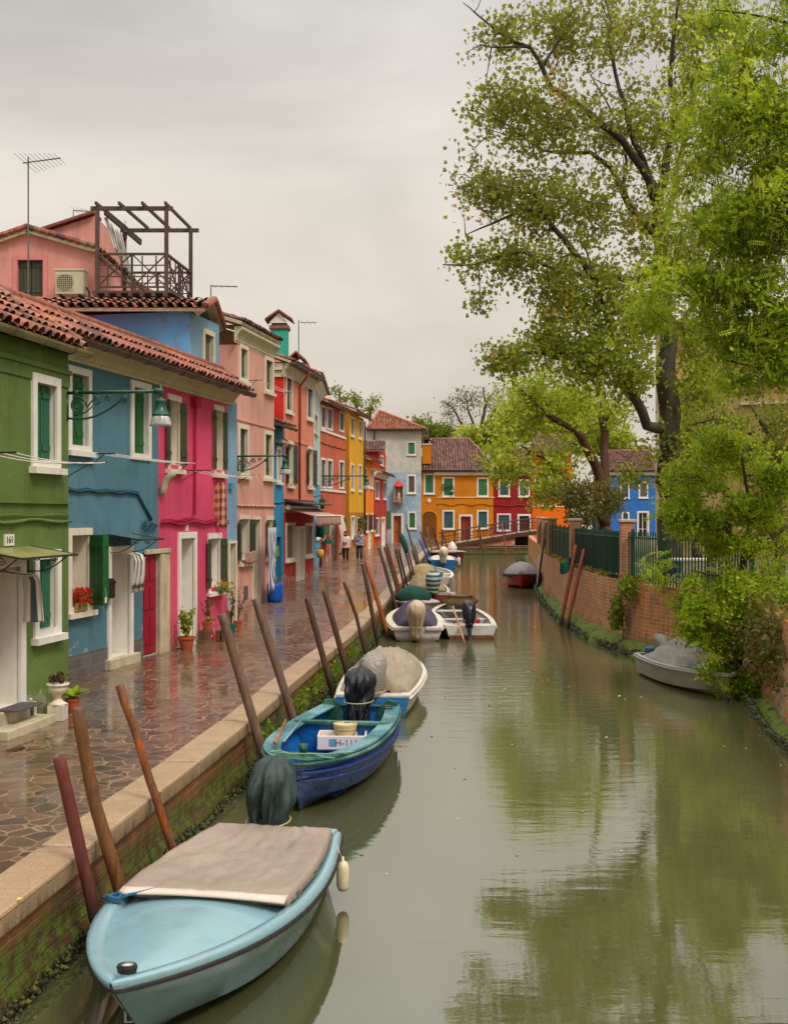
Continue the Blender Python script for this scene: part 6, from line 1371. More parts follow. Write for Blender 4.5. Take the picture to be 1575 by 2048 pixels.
b7.tarp(.08, .85, KH, lambda a, b: (.10+.55*math.sin(min(1, a)*PI)**.7)*max(0, 1-abs(b)**2.0), wf=.85, wr=.04, seed=2); b7.outboard(STP, -.1, .80, -.15, 'bag', .03, sc=1.35, back=-.05, drop=.05)
f2 = fender('round pinkish fender beside the khaki canvas boat', b7.pt(.02, b7.hw(.02)+.12, .12) if b7.fy.x > 0 else b7.pt(.02, -b7.hw(.02)-.12, .12), plain('pink_fender', C(206, 166, 150), .5), .28, .13); tag(f2, 'round pinkish fender beside the khaki canvas boat', 'fender')
# -- far white
b8 = Boat('white open boat with beige heaps in front of the far blue boat', (1.72, 50.5), (1.95, 57.5), 1.95, .40, .55, .8, OFFW, None, .4, 2.5, .7, .3, -.12, inm=GRW, rimm=WHITE, rail=WHITE); b8.thwart(.5, WHITE, .3)
m = MB(); m.lathe(b8.pt(.28, .45 if b8.fy.x < 0 else -.45, .3), [(.6, 0), (.62, .2), (.45, .5), (.15, .62), (0, .64)], 20, fold=.06); m.build('canvas_heap', KH, b8.t, smooth=True)
m = MB(); m.lathe(b8.pt(.75, .3 if b8.fy.x < 0 else -.3, .4), [(.5, 0), (.45, .25), (.1, .4), (0, .4)], 18, fold=.05); m.build('green_cover', fabric('sage_cover', C(110, 120, 84)), b8.t, smooth=True)
m = MB(); m.lathe(b8.pt(.3, -.35 if b8.fy.x < 0 else .35, .2), [(.13, 0), (.15, .3), (.16, .32)], 14); m.build('small_bucket', plain('blue_grey_bucket', C(70, 110, 124), .5), b8.t)
b9 = Boat('bright blue boat with crumpled white cover near the canal end', (2.95, 67.5), (3.1, 73.5), 1.75, .48, .6, .85, wood('far_blue_paint', C(30, 110, 176), C(24, 90, 150), .4), None, .4, 2.5, .7, .3, -.12, inm=OFFW, rimm=CYB, rail=CYB)
b9.tarp(.1, .9, OFFW, lambda a, b: .08*math.sin(a*PI)*max(0, 1-b*b), wf=.85, wr=.04, seed=1); b9.outboard(fabric('off_white_cover', C(206, 192, 170)), 0, .8, .05, 'bag', .08, sc=1.3, drop=.2)
f3 = fender('white fender at the stern of the bright blue boat', (b9.pt(0, 0, 0).x+.95, 67.8, .15), l=.5, r=.1); tag(f3, 'white fender at the stern of the bright blue boat', 'fender')
RDB = wood('dark_red_boat_paint', C(126, 40, 34), C(104, 34, 28), .4)
b10 = Boat('dark red boat with grey deck farthest away, below the bridge foot', (3.2, 82), (4.8, 77.8), 1.7, .55, .7, .85, RDB, None, .4, 2.3, .8, .3, -.12, inm=RDB, rail=WHITE); b10.deck(0, .99, plain('pinkish_grey_deck', C(170, 150, 146), .5), crown=.12)
m = MB(); m.lathe(Vector((4.15, 80.5, .6)), [(.32, 0), (.36, .25), (.2, .55), (.03, .72), (0, .72)], 14, fold=.05); m.build('motor_cover', OFFW, b10.t, smooth=True)
# -- right: red boat with grey tarp
BRD = scum(plain('bright_red_hull', C(176, 20, 22), .35)); scum(GRW); scum(PKW); scum(REDB)
b11 = Boat('bright red boat under grey tarp moored at the right bank', (6.05, 53.2), (5.50, 48.6), 1.62, .55, .62, .85, BRD, None, .42, 2.4, .7, .4, -.12, inm=BRD, rail=RUBBER)
b11.tarp(.0, .97, fabric('grey_boat_tarp', C(136, 130, 126), 5, .12), lambda a, b: (.12+.42*math.sin(a*PI)**.6)*max(0, 1-abs(b)**2.2)-.05, wf=1.06, wr=.03, seed=4)
m = MB()
for sg in (1, -1): m.grid(lambda a, b: b11.pt(a*.985, sg*(b11.hw(a*.985)*1.07+.015), b11.sh(a)+.02-(.12+.06*math.sin(a*30))*b), 40, 2)
m.build('tarp_skirt', fabric('dark_blue_skirt', C(58, 58, 76), 5, .2), b11.t, smooth=True, solid=.02)
# -- right: grey boat
GRH = NT('weathered_grey_aluminium'); n_ = GRH.noise(GRH.pos((1, 1, 3)), 2, 6, .65); GRH.col(GRH.mix(GRH.maprange(n_, .3, .7, 0, 1), C(140, 134, 112), C(168, 162, 142))); GRH.rough(.45); GRH.bump(n_, .2, .01); GRH = GRH.m
b12 = Boat('grey metal boat with crumpled tarp, half hidden by the overhanging tree', (5.38, 22.85), (5.80, 19.35), 1.28, .40, .46, .84, GRH, None, .42, 2.2, .8, .35, -.12, inm=plain('leaf_littered_floor', C(74, 62, 52), .9, .3, 14), rimm=plain('pale_grey_rim', C(176, 176, 176), .4), rail=GRH)
m = MB(); m.grid(lambda a, b: b12.pt(.02+.9*a, (2*b-1)*(b12.hw(.02+.9*a)-.1), b12.sh(a)-.10+.02*noise.noise(Vector((a*9, b*9, 1)))), 24, 12); m.build('debris_covered_deck', plain('leaf_debris', C(82, 68, 56), .95, .5, 22, .5), b12.t, smooth=True)
b12.tarp(.10, .58, fabric('crumpled_grey_tarp', C(138, 130, 120), 3, .2), lambda a, b: .42*(1-abs(2*a-.95)**1.7)*max(0, 1-abs(b)**1.6)-.02, wf=.92, wr=.065, seed=11, nu=50, nv=36)
b12.outboard(plain('grey_green_motor', C(110, 112, 96), .5), .12, .45, .7, 'cowl', sc=.9, back=.10)
m = MB(); q = b12.pt(.04, -.25, .40); m.lathe(q, [(.09, 0), (.10, .12), (.06, .16), (0, .16)], 10); m.build('blue_can', plain('blue_grey_plastic', C(60, 92, 120), .5), b12.t)
m = MB(); q = b12.pt(.68, -.2 if b12.fy.x > 0 else .2, .40); m.lathe(q, [(.2, 0), (.2, .03), (.1, .05), (0, .05)], 14, ax=(1, .6)); m.build('green_lid', plain('teal_lid', C(46, 110, 92), .5), b12.t)
# ================================================================== VEGETATION HELPERS
def leaf_cloud(name, parent, pos, tints, size, mat, tmpl='leaf', flat=0.0, jit=.35, shade=None, droop=None):
    """pos (N,3) world; builds one mesh of small leaf shapes"""
    N = len(pos)
    if tmpl == 'leaf':
        T = np.array([(-.0, -.5, 0), (.42, -.05, .06), (0, .5, 0), (-.42, -.05, .06)]); FQ = np.array([[0, 1, 2, 3]])
    elif tmpl == 'lobed':
        T = np.array([(0, -.5, 0), (.5, -.25, .08), (.2, .0, 0), (.35, .45, .05), (0, .2, 0), (-.35, .45, .05), (-.2, 0, 0), (-.5, -.25, .08)]); FQ = np.array([[0, 1, 2, 4], [0, 4, 6, 7], [2, 3, 4, 4], [4, 5, 6, 6]])
    elif tmpl == 'frond':
        v = []; f = []
        for k in range(7):
            y = -.5+k*.15; w = .19*(1-.07*abs(k-3)); z = -.10*(k/6)**2
            for sg in (1, -1):
                i = len(v); v += [(sg*.01, y, z), (sg*w*.6, y-.06, z-.012), (sg*w*1.1, y+.02, z-.04), (sg*w*.55, y+.085, z-.012)]; f.append([i, i+1, i+2, i+3])
        i = len(v); v += [(0, .5, -.11), (.05, .58, -.12), (0, .70, -.14), (-.05, .58, -.12)]; f.append([i, i+1, i+2, i+3])
        T = np.array(v); FQ = np.array(f)
    elif tmpl == 'raceme':
        v = []; f = []
        for k in range(8):
            z = -.12*k; r = .17*(1-k/10); a = k*2.1; cx, cy = r*math.cos(a)*.5, r*math.sin(a)*.5; i = len(v)
            v += [(cx-.08, cy, z), (cx, cy+.04, z-.09), (cx+.08, cy, z), (cx, cy-.04, z+.09)]; f.append([i, i+1, i+2, i+3])
        T = np.array(v); FQ = np.array(f)
    k = len(T)
    if tmpl == 'raceme': q = RNG.normal(size=(N, 3))*.15; yaw = RNG.uniform(0, 2*PI, N); pit = q[:, 0]; rol = q[:, 1]
    else:
        yaw = RNG.uniform(0, 2*PI, N); pit = RNG.normal(0, 1.1*(1-flat)+.22, N)-.15*flat; rol = RNG.normal(0, 1.1*(1-flat)+.22, N)
        if droop is not None: pit = pit-droop
    cy, sy, cp, sp_, cr, sr = np.cos(yaw), np.sin(yaw), np.cos(pit), np.sin(pit), np.cos(rol), np.sin(rol)
    Rx = np.zeros((N, 3, 3)); Rx[:, 0, 0] = 1; Rx[:, 1, 1] = cp; Rx[:, 1, 2] = -sp_; Rx[:, 2, 1] = sp_; Rx[:, 2, 2] = cp
    Ry = np.zeros((N, 3, 3)); Ry[:, 1, 1] = 1; Ry[:, 0, 0] = cr; Ry[:, 0, 2] = sr; Ry[:, 2, 0] = -sr; Ry[:, 2, 2] = cr
    Rz = np.zeros((N, 3, 3)); Rz[:, 2, 2] = 1; Rz[:, 0, 0] = cy; Rz[:, 0, 1] = -sy; Rz[:, 1, 0] = sy; Rz[:, 1, 1] = cy
    M = Rz @ Rx @ Ry
    S = size*(1+RNG.uniform(-jit, jit, N))
    V = np.einsum('nij,kj->nki', M, T)*S[:, None, None]+pos[:, None, :]
    V = V.reshape(-1, 3)
    if parent is not None: org = np.array(root_of(parent).location)
    else: org = np.array([V[:, 0].mean(), V[:, 1].mean(), V[:, 2].min()])
    V = V-org
    Fx = (np.arange(N)[:, None, None]*k+FQ[None]).reshape(-1, 4); nf = len(Fx)
    me = bpy.data.meshes.new(name); me.vertices.add(len(V)); me.vertices.foreach_set('co', V.astype(np.float32).ravel())
    tri = Fx[:, 2] == Fx[:, 3]
    sizes = np.where(tri, 3, 4); starts = np.concatenate([[0], np.cumsum(sizes)[:-1]])
    loops = np.concatenate([Fx[i][:sizes[i]] for i in range(nf)]) if tri.any() else Fx.ravel()
    me.loops.add(len(loops)); me.loops.foreach_set('vertex_index', loops.astype(np.int32)); me.polygons.add(nf)
    me.polygons.foreach_set('loop_start', starts.astype(np.int32)); me.polygons.foreach_set('loop_total', sizes.astype(np.int32)) if False else None
    me.update(calc_edges=True)
    at = me.attributes.new('tint', 'FLOAT', 'FACE'); tt = np.repeat(np.clip(tints+RNG.normal(0, .07, N), 0, 1), len(FQ)); at.data.foreach_set('value', tt.astype(np.float32))
    me.materials.append(mat); o = bpy.data.objects.new(name, me); COL.objects.link(o)
    if parent is not None: o.parent = parent
    else: o.location = org
    return o
def blobs_to_clusters(blobs, clear=None):
    """blobs: (px, py, rx_px, ry_px, Z, rz, n) -> cluster centres"""
    out = []
    for (px, py, rx, ry, Z, rz, n) in blobs:
        for _ in range(n):
            v = RNG.normal(size=3); v /= np.linalg.norm(v); r = RNG.random()**.45*(.85+.8*noise.noise(Vector((v[0]*2.1+px*.05, v[1]*2.1+py*.05, v[2]*1.5))))
            q = P(px+v[0]*rx*r, py+v[1]*ry*r, Z); y = Z+v[2]*rz*r; q = q*1; q = Vector((q.x, y, q.z)); out.append(np.array(q))
    return out
def skeleton(m, limbs, sub=8):
    pts = []
    for lb in limbs:
        w = []
        for (x, y, Z, r) in lb: w.append((P(x, y, Z), r))
        pp = []; rr = []
        for (a, ra), (b, rb) in zip(w, w[1:]):
            n = max(2, int((b-a).length/.35))
            for k in range(n):
                t = k/n; q = a+(b-a)*t; q += Vector((noise.noise(q*1.3), noise.noise(q*1.3+Vector((9, 0, 0))), noise.noise(q*1.3+Vector((0, 9, 0)))))*min(.16, .08+ra*.3); pp.append(q); rr.append(ra+(rb-ra)*t)
        pp.append(w[-1][0]); rr.append(w[-1][1])
        m.tube(pp, [r*(1+.12*noise.noise(p*2)) for p, r in zip(pp, rr)], 9 if rr[0] > .08 else 6)
        pts += [(p, r) for p, r in zip(pp, rr)]
    return pts
def twigs(m, pts, cl, r0=.028, rmin=.006, curve=.12, seg=4):
    A = np.array([tuple(p) for p, r in pts]); order = sorted(range(len(cl)), key=lambda i: np.min(np.sum((A[:, :]-cl[i])**2, 1)))
    added = [A]; arr = A
    for i in order:
        c = cl[i]; d = np.sum((arr-c)**2, 1)+np.maximum(0, arr[:, 2]-c[2])*.6; j = int(np.argmin(d)); a = Vector(arr[j]); b = Vector(c); L = (b-a).length
        if L < .02: continue
        off = Vector(RNG.normal(size=3)*curve*L); off.z = abs(off.z)*.6-.02
        pp = [a+(b-a)*(k/seg)+off*math.sin(PI*k/seg) for k in range(seg+1)]; ra = min(r0, rmin+.014*L)
        m.tube(pp, [ra+(rmin-ra)*k/seg for k in range(seg+1)], 4, cap=False)
        arr = np.vstack([arr]+[np.array([tuple(p)]) for p in pp[1:]])
def crown(name, parent, cl, per, rad, size, mat, tmpl='leaf', tintf=None, flat=0.0, droop=None, squash=.8):
    pos = []; tin = []
    for c in cl:
        n = max(1, int(per*RNG.uniform(.5, 1.5))); R0 = rad*RNG.uniform(.6, 1.25)
        v = RNG.normal(size=(n, 3)); v /= np.linalg.norm(v, axis=1)[:, None]; r = RNG.random(n)**.5*R0; p = c+v*r[:, None]*np.array([1, 1, squash]); pos.append(p)
        base = tintf(c) if tintf else .5; tin.append(np.full(n, base)+RNG.normal(0, .10))
    pos = np.vstack(pos); tin = np.concatenate(tin); return leaf_cloud(name, parent, pos, tin, size, mat, tmpl, flat, droop=droop)
BARK = wood('dark_bark', C(74, 56, 42), C(40, 30, 24), .85, .6, 'z', C(74, 76, 44)); BARK2 = wood('brown_bark', C(112, 74, 50), C(70, 46, 34), .85, .6)
L_PLANE = leafmat('plane_tree_leaves', [C(120, 102, 58), C(96, 108, 40), C(120, 142, 40), C(160, 178, 50), C(204, 142, 90)], .54)
L_LOC = leafmat('locust_leaves', [C(56, 80, 16), C(110, 144, 22), C(158, 188, 30), C(204, 214, 66)], .55)
L_MID = leafmat('fresh_yellow_green_leaves', [C(98, 122, 34), C(138, 162, 40), C(176, 192, 56), C(206, 208, 90)], .56)
L_FAR = leafmat('far_green_leaves', [C(70, 92, 30), C(102, 124, 46), C(136, 150, 66)], .4)
L_DARK = leafmat('dark_shrub_leaves', [C(54, 60, 28), C(88, 88, 42), C(124, 104, 62), C(100, 120, 50)], .25)
FLOW = leafmat('cream_blossom', [C(214, 200, 140), C(222, 212, 164)], .3)
# ---- big tree
BZ = 32
bt = thing('tree', 'tall old tree with open airy crown and ivied trunk above the railings', 'tree', tuple(P(1338, 1140, BZ).xy)+(1.55,))
limbs = [[(1338, 1145, BZ, .36), (1338, 1010, BZ, .33), (1336, 900, BZ, .30), (1334, 780, BZ, .30), (1330, 660, BZ, .24), (1322, 560, BZ, .21), (1318, 480, BZ, .18), (1316, 390, BZ, .15), (1328, 350, BZ, .12), (1352, 255, BZ, .09), (1340, 150, BZ, .07), (1348, 60, BZ, .05), (1362, -40, BZ, .03)],
  [(1316, 390, BZ, .11), (1294, 355, BZ, .10), (1268, 290, BZ-.4, .085), (1258, 230, BZ-.5, .075), (1237, 180, BZ-.5, .06), (1223, 120, BZ-.6, .05), (1216, 20, BZ, .035), (1200, -50, BZ, .02)],
  [(1316, 420, BZ, .12), (1282, 330, BZ-.6, .11), (1223, 260, BZ-1, .10), (1178, 226, BZ-1.2, .09), (1141, 200, BZ-1.4, .085), (1107, 177, BZ-1.5, .08), (1086, 134, BZ-1.6, .065), (1060, 95, BZ-1.7, .055), (1028, 85, BZ-1.8, .04), (982, 57, BZ-2, .03), (946, 27, BZ-2, .02), (925, 5, BZ-2, .01)],
  [(1060, 95, BZ-1.7, .04), (1010, 93, BZ-2, .025), (955, 90, BZ-2.2, .01)], [(1086, 134, BZ-1.6, .05), (1130, 60, BZ-1, .035), (1160, 0, BZ, .02)],
  [(1318, 480, BZ, .13), (1282, 450, BZ+.5, .11), (1246, 381, BZ+.8, .10), (1218, 334, BZ+1, .08), (1180, 305, BZ+1.2, .06), (1087, 303, BZ+1, .04), (1030, 260, BZ+1, .03), (950, 200, BZ+.6, .012)],
  [(1246, 381, BZ+.8, .06), (1252, 320, BZ+1.2, .05), (1236, 250, BZ+1.4, .035), (1180, 150, BZ+1.5, .02)],
  [(1321, 540, BZ, .13), (1270, 560, BZ-.8, .11), (1187, 558, BZ-1.4, .10), (1130, 480, BZ-1.8, .08), (1078, 418, BZ-2, .06), (1041, 422, BZ-2.2, .045), (987, 445, BZ-2.4, .03), (930, 470, BZ-2.4, .012)],
  [(1187, 558, BZ-1.4, .07), (1100, 540, BZ-2, .06), (1050, 504, BZ-2.2, .045), (1014, 513, BZ-2.4, .035), (951, 527, BZ-2.6, .025), (885, 530, BZ-2.8, .01)], [(1078, 418, BZ-2, .04), (1069, 386, BZ-2, .035), (996, 384, BZ-2.2, .025), (930, 350, BZ-2.3, .01)],
  [(951, 527, BZ-2.6, .02), (960, 580, BZ-2.6, .015), (962, 630, BZ-2.6, .008)],
  [(1334, 860, BZ, .17), (1290, 848, BZ-.5, .15), (1268, 800, BZ-.8, .13), (1250, 735, BZ-1, .11), (1210, 705, BZ-1.5, .09), (1168, 697, BZ-1.8, .08), (1114, 709, BZ-2, .06), (1060, 703, BZ-2.2, .04), (996, 709, BZ-2.4, .02), (962, 742, BZ-2.4, .01)],
  [(1250, 735, BZ-1, .09), (1215, 640, BZ-1.3, .07), (1190, 560, BZ-1.4, .04), (1160, 480, BZ-1.5, .02)], [(1318, 480, BZ, .12), (1340, 420, BZ+1.2, .1), (1362, 300, BZ+2, .08), (1385, 180, BZ+2, .05), (1400, 40, BZ+2, .03)], [(1330, 700, BZ, .12), (1380, 620, BZ+1, .08), (1420, 520, BZ+1.5, .05), (1450, 380, BZ+2, .03)]]
m = MB(); sk = skeleton(m, limbs)
cl = blobs_to_clusters([(1010, 60, 85, 70, BZ-1.8, 2, 42), (1130, 60, 110, 90, BZ-1, 2.5, 85), (1260, 60, 110, 90, BZ, 2.5, 85), (1380, 60, 80, 90, BZ+.5, 2, 60), (1000, 230, 95, 75, BZ-2, 2, 62), (1100, 250, 110, 90, BZ-1.4, 2.5, 95), (1220, 250, 100, 100, BZ, 2.5, 80), (1330, 260, 80, 130, BZ, 2, 70),
    (990, 385, 80, 80, BZ-2.2, 2, 62), (1080, 400, 90, 90, BZ-1.6, 2.2, 84), (1190, 420, 90, 90, BZ-1, 2.5, 74), (1290, 440, 70, 100, BZ, 2, 40), (940, 520, 55, 35, BZ-2.5, 1, 22), (1030, 520, 70, 60, BZ-2, 1.8, 48), (965, 600, 14, 42, BZ-2.6, .5, 9),
    (1110, 570, 70, 90, BZ-1.8, 2, 90), (1190, 600, 80, 110, BZ-1.4, 2, 110), (1270, 620, 70, 100, BZ-.4, 2, 80), (1100, 690, 70, 60, BZ-2, 1.5, 60), (1180, 720, 90, 60, BZ-1.6, 1.8, 95), (1010, 720, 60, 28, BZ-2.2, 1, 38), (1260, 750, 70, 50, BZ-.8, 1.6, 50), (1390, 700, 60, 90, BZ+.8, 1.2, 45), (1400, 780, 60, 60, BZ, 1.4, 45), (1345, 540, 60, 110, BZ+.5, 2, 60), (1330, 900, 38, 90, BZ-.2, .5, 20), (1430, 500, 70, 140, BZ+2, 2, 60)])
twigs(m, sk, cl, .026, .006)
m.build('trunk', BARK, bt, smooth=True)
def plane_t(c):
    if RNG.random() < .03: return .98
    h = np.clip((12-c[2])/9, 0, 1); return .20+.46*h+RNG.normal(0, .12)
cl = [c for c in cl if RNG.random() < (.86 if c[2] > 8.5 else .97)]
crown('crown', bt, cl, 23, .60, .118, L_PLANE, 'lobed', plane_t, .1)
# ---- yellow-green tree with forked leaning trunks
TZ = 45
t2 = thing('tree', 'yellow green tree with dark forked leaning trunks at the canal bend', 'tree', tuple(P(1212, 1110, TZ).xy)+(1.55,))
limbs = [[(1212, 1110, TZ, .27), (1208, 1000, TZ, .24), (1192, 940, TZ, .20), (1172, 890, TZ-.5, .17), (1150, 858, TZ-1, .14), (1110, 838, TZ-1.5, .12), (1060, 800, TZ-2, .08), (1020, 760, TZ-2, .03)], [(1208, 985, TZ, .19), (1208, 900, TZ+.4, .17), (1205, 830, TZ+.6, .14), (1198, 740, TZ+.8, .12), (1180, 650, TZ+1, .05)], [(1212, 1050, TZ, .24), (1160, 995, TZ-1, .18), (1130, 960, TZ-1.5, .14), (1085, 915, TZ-2, .08), (1040, 890, TZ-2.5, .03)], [(1205, 850, TZ+.6, .1), (1240, 790, TZ+1, .07), (1270, 740, TZ+1, .03)]]
m = MB(); sk = skeleton(m, limbs)
cl = blobs_to_clusters([(1090, 800, 120, 85, TZ-1, 3, 110), (1035, 850, 85, 75, TZ-2, 2.5, 75), (1015, 925, 55, 60, TZ-2.5, 2, 46), (1160, 810, 100, 90, TZ, 3, 80), (1100, 930, 85, 50, TZ-1.5, 2, 60), (1240, 850, 60, 60, TZ+.5, 2, 48), (1060, 780, 60, 50, TZ-1.5, 2, 50), (1250, 910, 40, 26, TZ+1, 1.2, 14), (1085, 985, 55, 40, TZ-2, 1.4, 42), (1150, 890, 60, 26, TZ+1.5, 1.5, 26), (1255, 960, 40, 22, TZ+2, 1, 16)])
twigs(m, sk, cl, .03, .008); m.build('trunk', BARK2, t2, smooth=True)
cl = [c for c in cl if noise.noise(Vector(c)*.6) > -.10]
crown('crown', t2, cl, 20, .66, .15, L_MID, 'lobed', lambda c: RNG.random(), .2)
# ---- bush between
b = thing('shrub', 'dense olive brown shrub hanging over the farther pillars', 'shrub', tuple(P(1180, 1100, 42).xy)+(1.55,))
m = MB(); sk = skeleton(m, [[(1190, 1100, 42, .08), (1185, 1000, 42, .05), (1170, 950, 42, .02)]]); cl = blobs_to_clusters([(1160, 992, 75, 34, 41.5, 1.6, 80), (1215, 1000, 40, 34, 41.5, 1.2, 34), (1165, 1035, 25, 24, 40.5, .8, 20)]); twigs(m, sk, cl, .02); m.build('stem', BARK2, b)
crown('foliage', b, cl, 40, .50, .10, L_DARK, 'leaf', lambda c: RNG.random()*.9)
# ---- locust, overhanging from the right, in front
LZ = 18.5
t3 = thing('tree', 'bright green locust tree with cream blossom filling the upper right corner', 'tree', (8.6, 17.6, 1.55))
def W_(p): return p
limbs = [[(1870, 1290, 17.6, .22), (1850, 900, 17.6, .19), (1820, 600, 17.6, .16), (1790, 300, 17.8, .12), (1760, 0, 18, .09), (1740, -250, 18, .05)], [(1820, 640, 17.6, .10), (1700, 640, 18, .07), (1560, 608, 18.3, .045), (1440, 598, 18.5, .02), (1340, 590, 18.5, .008)], [(1815, 560, 17.6, .09), (1690, 480, 18, .06), (1560, 420, 18.4, .035), (1450, 380, 18.6, .015), (1380, 350, 18.6, .006)], [(1790, 300, 17.8, .08), (1660, 230, 18.2, .05), (1530, 195, 18.6, .03), (1410, 190, 18.8, .012)], [(1770, 120, 18, .07), (1650, 60, 18.3, .045), (1520, 30, 18.6, .02), (1430, 20, 18.6, .008)], [(1830, 760, 17.6, .09), (1700, 770, 18, .05), (1560, 740, 18.4, .03), (1450, 720, 18.6, .01)]]
m = MB(); sk = skeleton(m, limbs)
cl = blobs_to_clusters([(1540, 60, 80, 80, LZ, 1.4, 70), (1450, 50, 70, 60, LZ+1, 1.2, 34), (1400, 130, 60, 60, LZ+1.5, 1.2, 30), (1385, 240, 55, 60, LZ+1.5, 1.2, 26), (1365, 350, 45, 55, LZ+1.5, 1, 20), (1480, 130, 60, 60, LZ, 1.2, 40), (1530, 220, 120, 80, LZ, 1.4, 110), (1430, 240, 60, 50, LZ, 1, 26), (1450, 340, 100, 60, LZ, 1.2, 60), (1550, 350, 90, 80, LZ, 1.4, 95), (1470, 440, 110, 60, LZ, 1.2, 80), (1560, 480, 90, 80, LZ, 1.4, 100), (1420, 420, 75, 40, LZ, 1, 34), (1400, 560, 90, 38, LZ, 1, 48), (1320, 580, 55, 24, LZ, .7, 20), (1500, 570, 100, 60, LZ, 1.3, 85), (1560, 650, 90, 60, LZ, 1.3, 80), (1470, 680, 70, 40, LZ, 1, 28), (1560, 740, 60, 30, LZ, .9, 26), (1300, 640, 60, 36, LZ+2, .8, 34), (1400, 640, 70, 36, LZ+1, .8, 36), (1340, 500, 40, 60, LZ+1.5, .8, 22), (1480, 760, 60, 26, LZ, .8, 18), (1680, 300, 110, 420, LZ, 1.6, 130)])
twigs(m, sk, cl, .02, .004, .08); m.build('trunk', BARK, t3, smooth=True)
cl = [c for c in cl if noise.noise(Vector(c)*1.1) > -.14 and RNG.random() < .68]
crown('crown', t3, cl, 9, .50, .22, L_LOC, 'frond', lambda c: RNG.beta(1.1, 1.1), .3, .2, squash=.9); crown('outer_leaves', t3, cl, 44, .48, .078, L_LOC, 'leaf', lambda c: RNG.beta(1.1, 1.1), .35, squash=.85)
fp = np.array([c+RNG.normal(size=3)*.2 for c in cl for _ in range(3) if RNG.random() < .42 and c[2] > 6.6]); leaf_cloud('blossom', t3, fp, np.full(len(fp), .5), .17, FLOW, 'raceme')
# ---- lower young locust at the water's edge
t4 = thing('tree', 'young bright green locust rooted at the foot of the right bank wall', 'tree', (6.25, 20.4, .0))
Z4 = 20.4
limbs = [[(1470, 1430, Z4, .095), (1476, 1340, Z4, .09), (1482, 1260, Z4, .08), (1478, 1190, Z4, .07), (1490, 1120, Z4, .06), (1500, 1040, Z4, .045), (1490, 950, Z4, .03), (1480, 880, Z4, .012)], [(1482, 1260, Z4, .05), (1440, 1230, Z4-.4, .035), (1390, 1215, Z4-.8, .02), (1345, 1215, Z4-1, .008)], [(1480, 1180, Z4, .05), (1430, 1150, Z4-.3, .03), (1380, 1140, Z4-.6, .01)], [(1490, 1100, Z4, .05), (1440, 1060, Z4, .035), (1390, 1040, Z4-.2, .02), (1340, 1025, Z4-.3, .008)], [(1500, 1040, Z4, .04), (1450, 990, Z4, .025), (1390, 950, Z4, .01)], [(1490, 1120, Z4, .05), (1540, 1080, Z4, .04), (1600, 1040, Z4, .02)], [(1480, 1200, Z4, .05), (1540, 1180, Z4-.2, .03), (1590, 1170, Z4-.3, .01)], [(1478, 1330, Z4, .04), (1450, 1320, Z4-.5, .02), (1430, 1335, Z4-.6, .008)]]
m = MB(); sk = skeleton(m, limbs)
cl = blobs_to_clusters([(1390, 1040, 75, 28, Z4, .8, 60), (1400, 960, 80, 45, Z4, .8, 62), (1480, 900, 60, 50, Z4+.4, .8, 40), (1430, 880, 60, 40, Z4, .8, 30), (1540, 950, 50, 80, Z4, .9, 60), (1500, 1020, 70, 40, Z4, .8, 46), (1450, 1090, 80, 22, Z4, .7, 34), (1560, 1100, 40, 60, Z4, .7, 36), (1470, 1165, 110, 30, Z4-.3, .7, 80), (1400, 1215, 60, 32, Z4-.5, .6, 55), (1470, 1225, 80, 36, Z4-.2, .7, 62), (1540, 1230, 60, 45, Z4, .6, 60), (1555, 1180, 40, 40, Z4-1.5, .6, 40), (1380, 1260, 40, 22, Z4-.6, .4, 26), (1450, 1290, 45, 26, Z4-.4, .5, 26), (1455, 1340, 40, 30, Z4-.8, .4, 44), (1490, 1370, 26, 20, Z4-.8, .3, 14), (1530, 1290, 40, 20, Z4-.2, .4, 12), (1350, 1000, 40, 60, Z4+.4, .8, 30)])
twigs(m, sk, cl, .015, .004, .08); m.build('trunk', BARK, t4, smooth=True)
cl = [c for c in cl if RNG.random() < .85]
cl = [c for c in cl if noise.noise(Vector(c)*1.6) > -.12 and RNG.random() < .85]
crown('crown', t4, cl, 10, .32, .17, L_LOC, 'frond', lambda c: RNG.beta(1.3, 1.2), .45, .2); crown('outer_leaves', t4, cl, 56, .32, .062, L_LOC, 'leaf', lambda c: RNG.beta(1.2, 1.2), .45)
# olive tinted tree behind at far right
t5 = thing('tree', 'dull olive small leaved tree before the beige building', 'tree', tuple(P(1560, 1130, 27).xy)+(1.55,))
m = MB(); sk = skeleton(m, [[(1560, 1170, 27, .12), (1555, 1000, 27, .09), (1540, 880, 27, .06), (1500, 810, 27, .03)], [(1555, 980, 27, .06), (1590, 850, 27, .04)], [(1545, 900, 27, .05), (1450, 835, 27, .03), (1380, 850, 27, .01)]]); cl = blobs_to_clusters([(1550, 900, 50, 90, 27, 1.4, 60), (1440, 850, 60, 28, 27, 1, 26), (1540, 1040, 60, 80, 27, 1.4, 60), (1560, 830, 50, 30, 27, 1, 14), (1400, 900, 60, 40, 27.5, 1, 26)]); twigs(m, sk, cl, .03); m.build('trunk', BARK, t5, smooth=True)
L_OLV = leafmat('olive_leaves', [C(74, 84, 24), C(106, 112, 34), C(134, 132, 46)], .35); crown('crown', t5, cl, 40, .5, .08, L_OLV, 'leaf', lambda c: RNG.random())
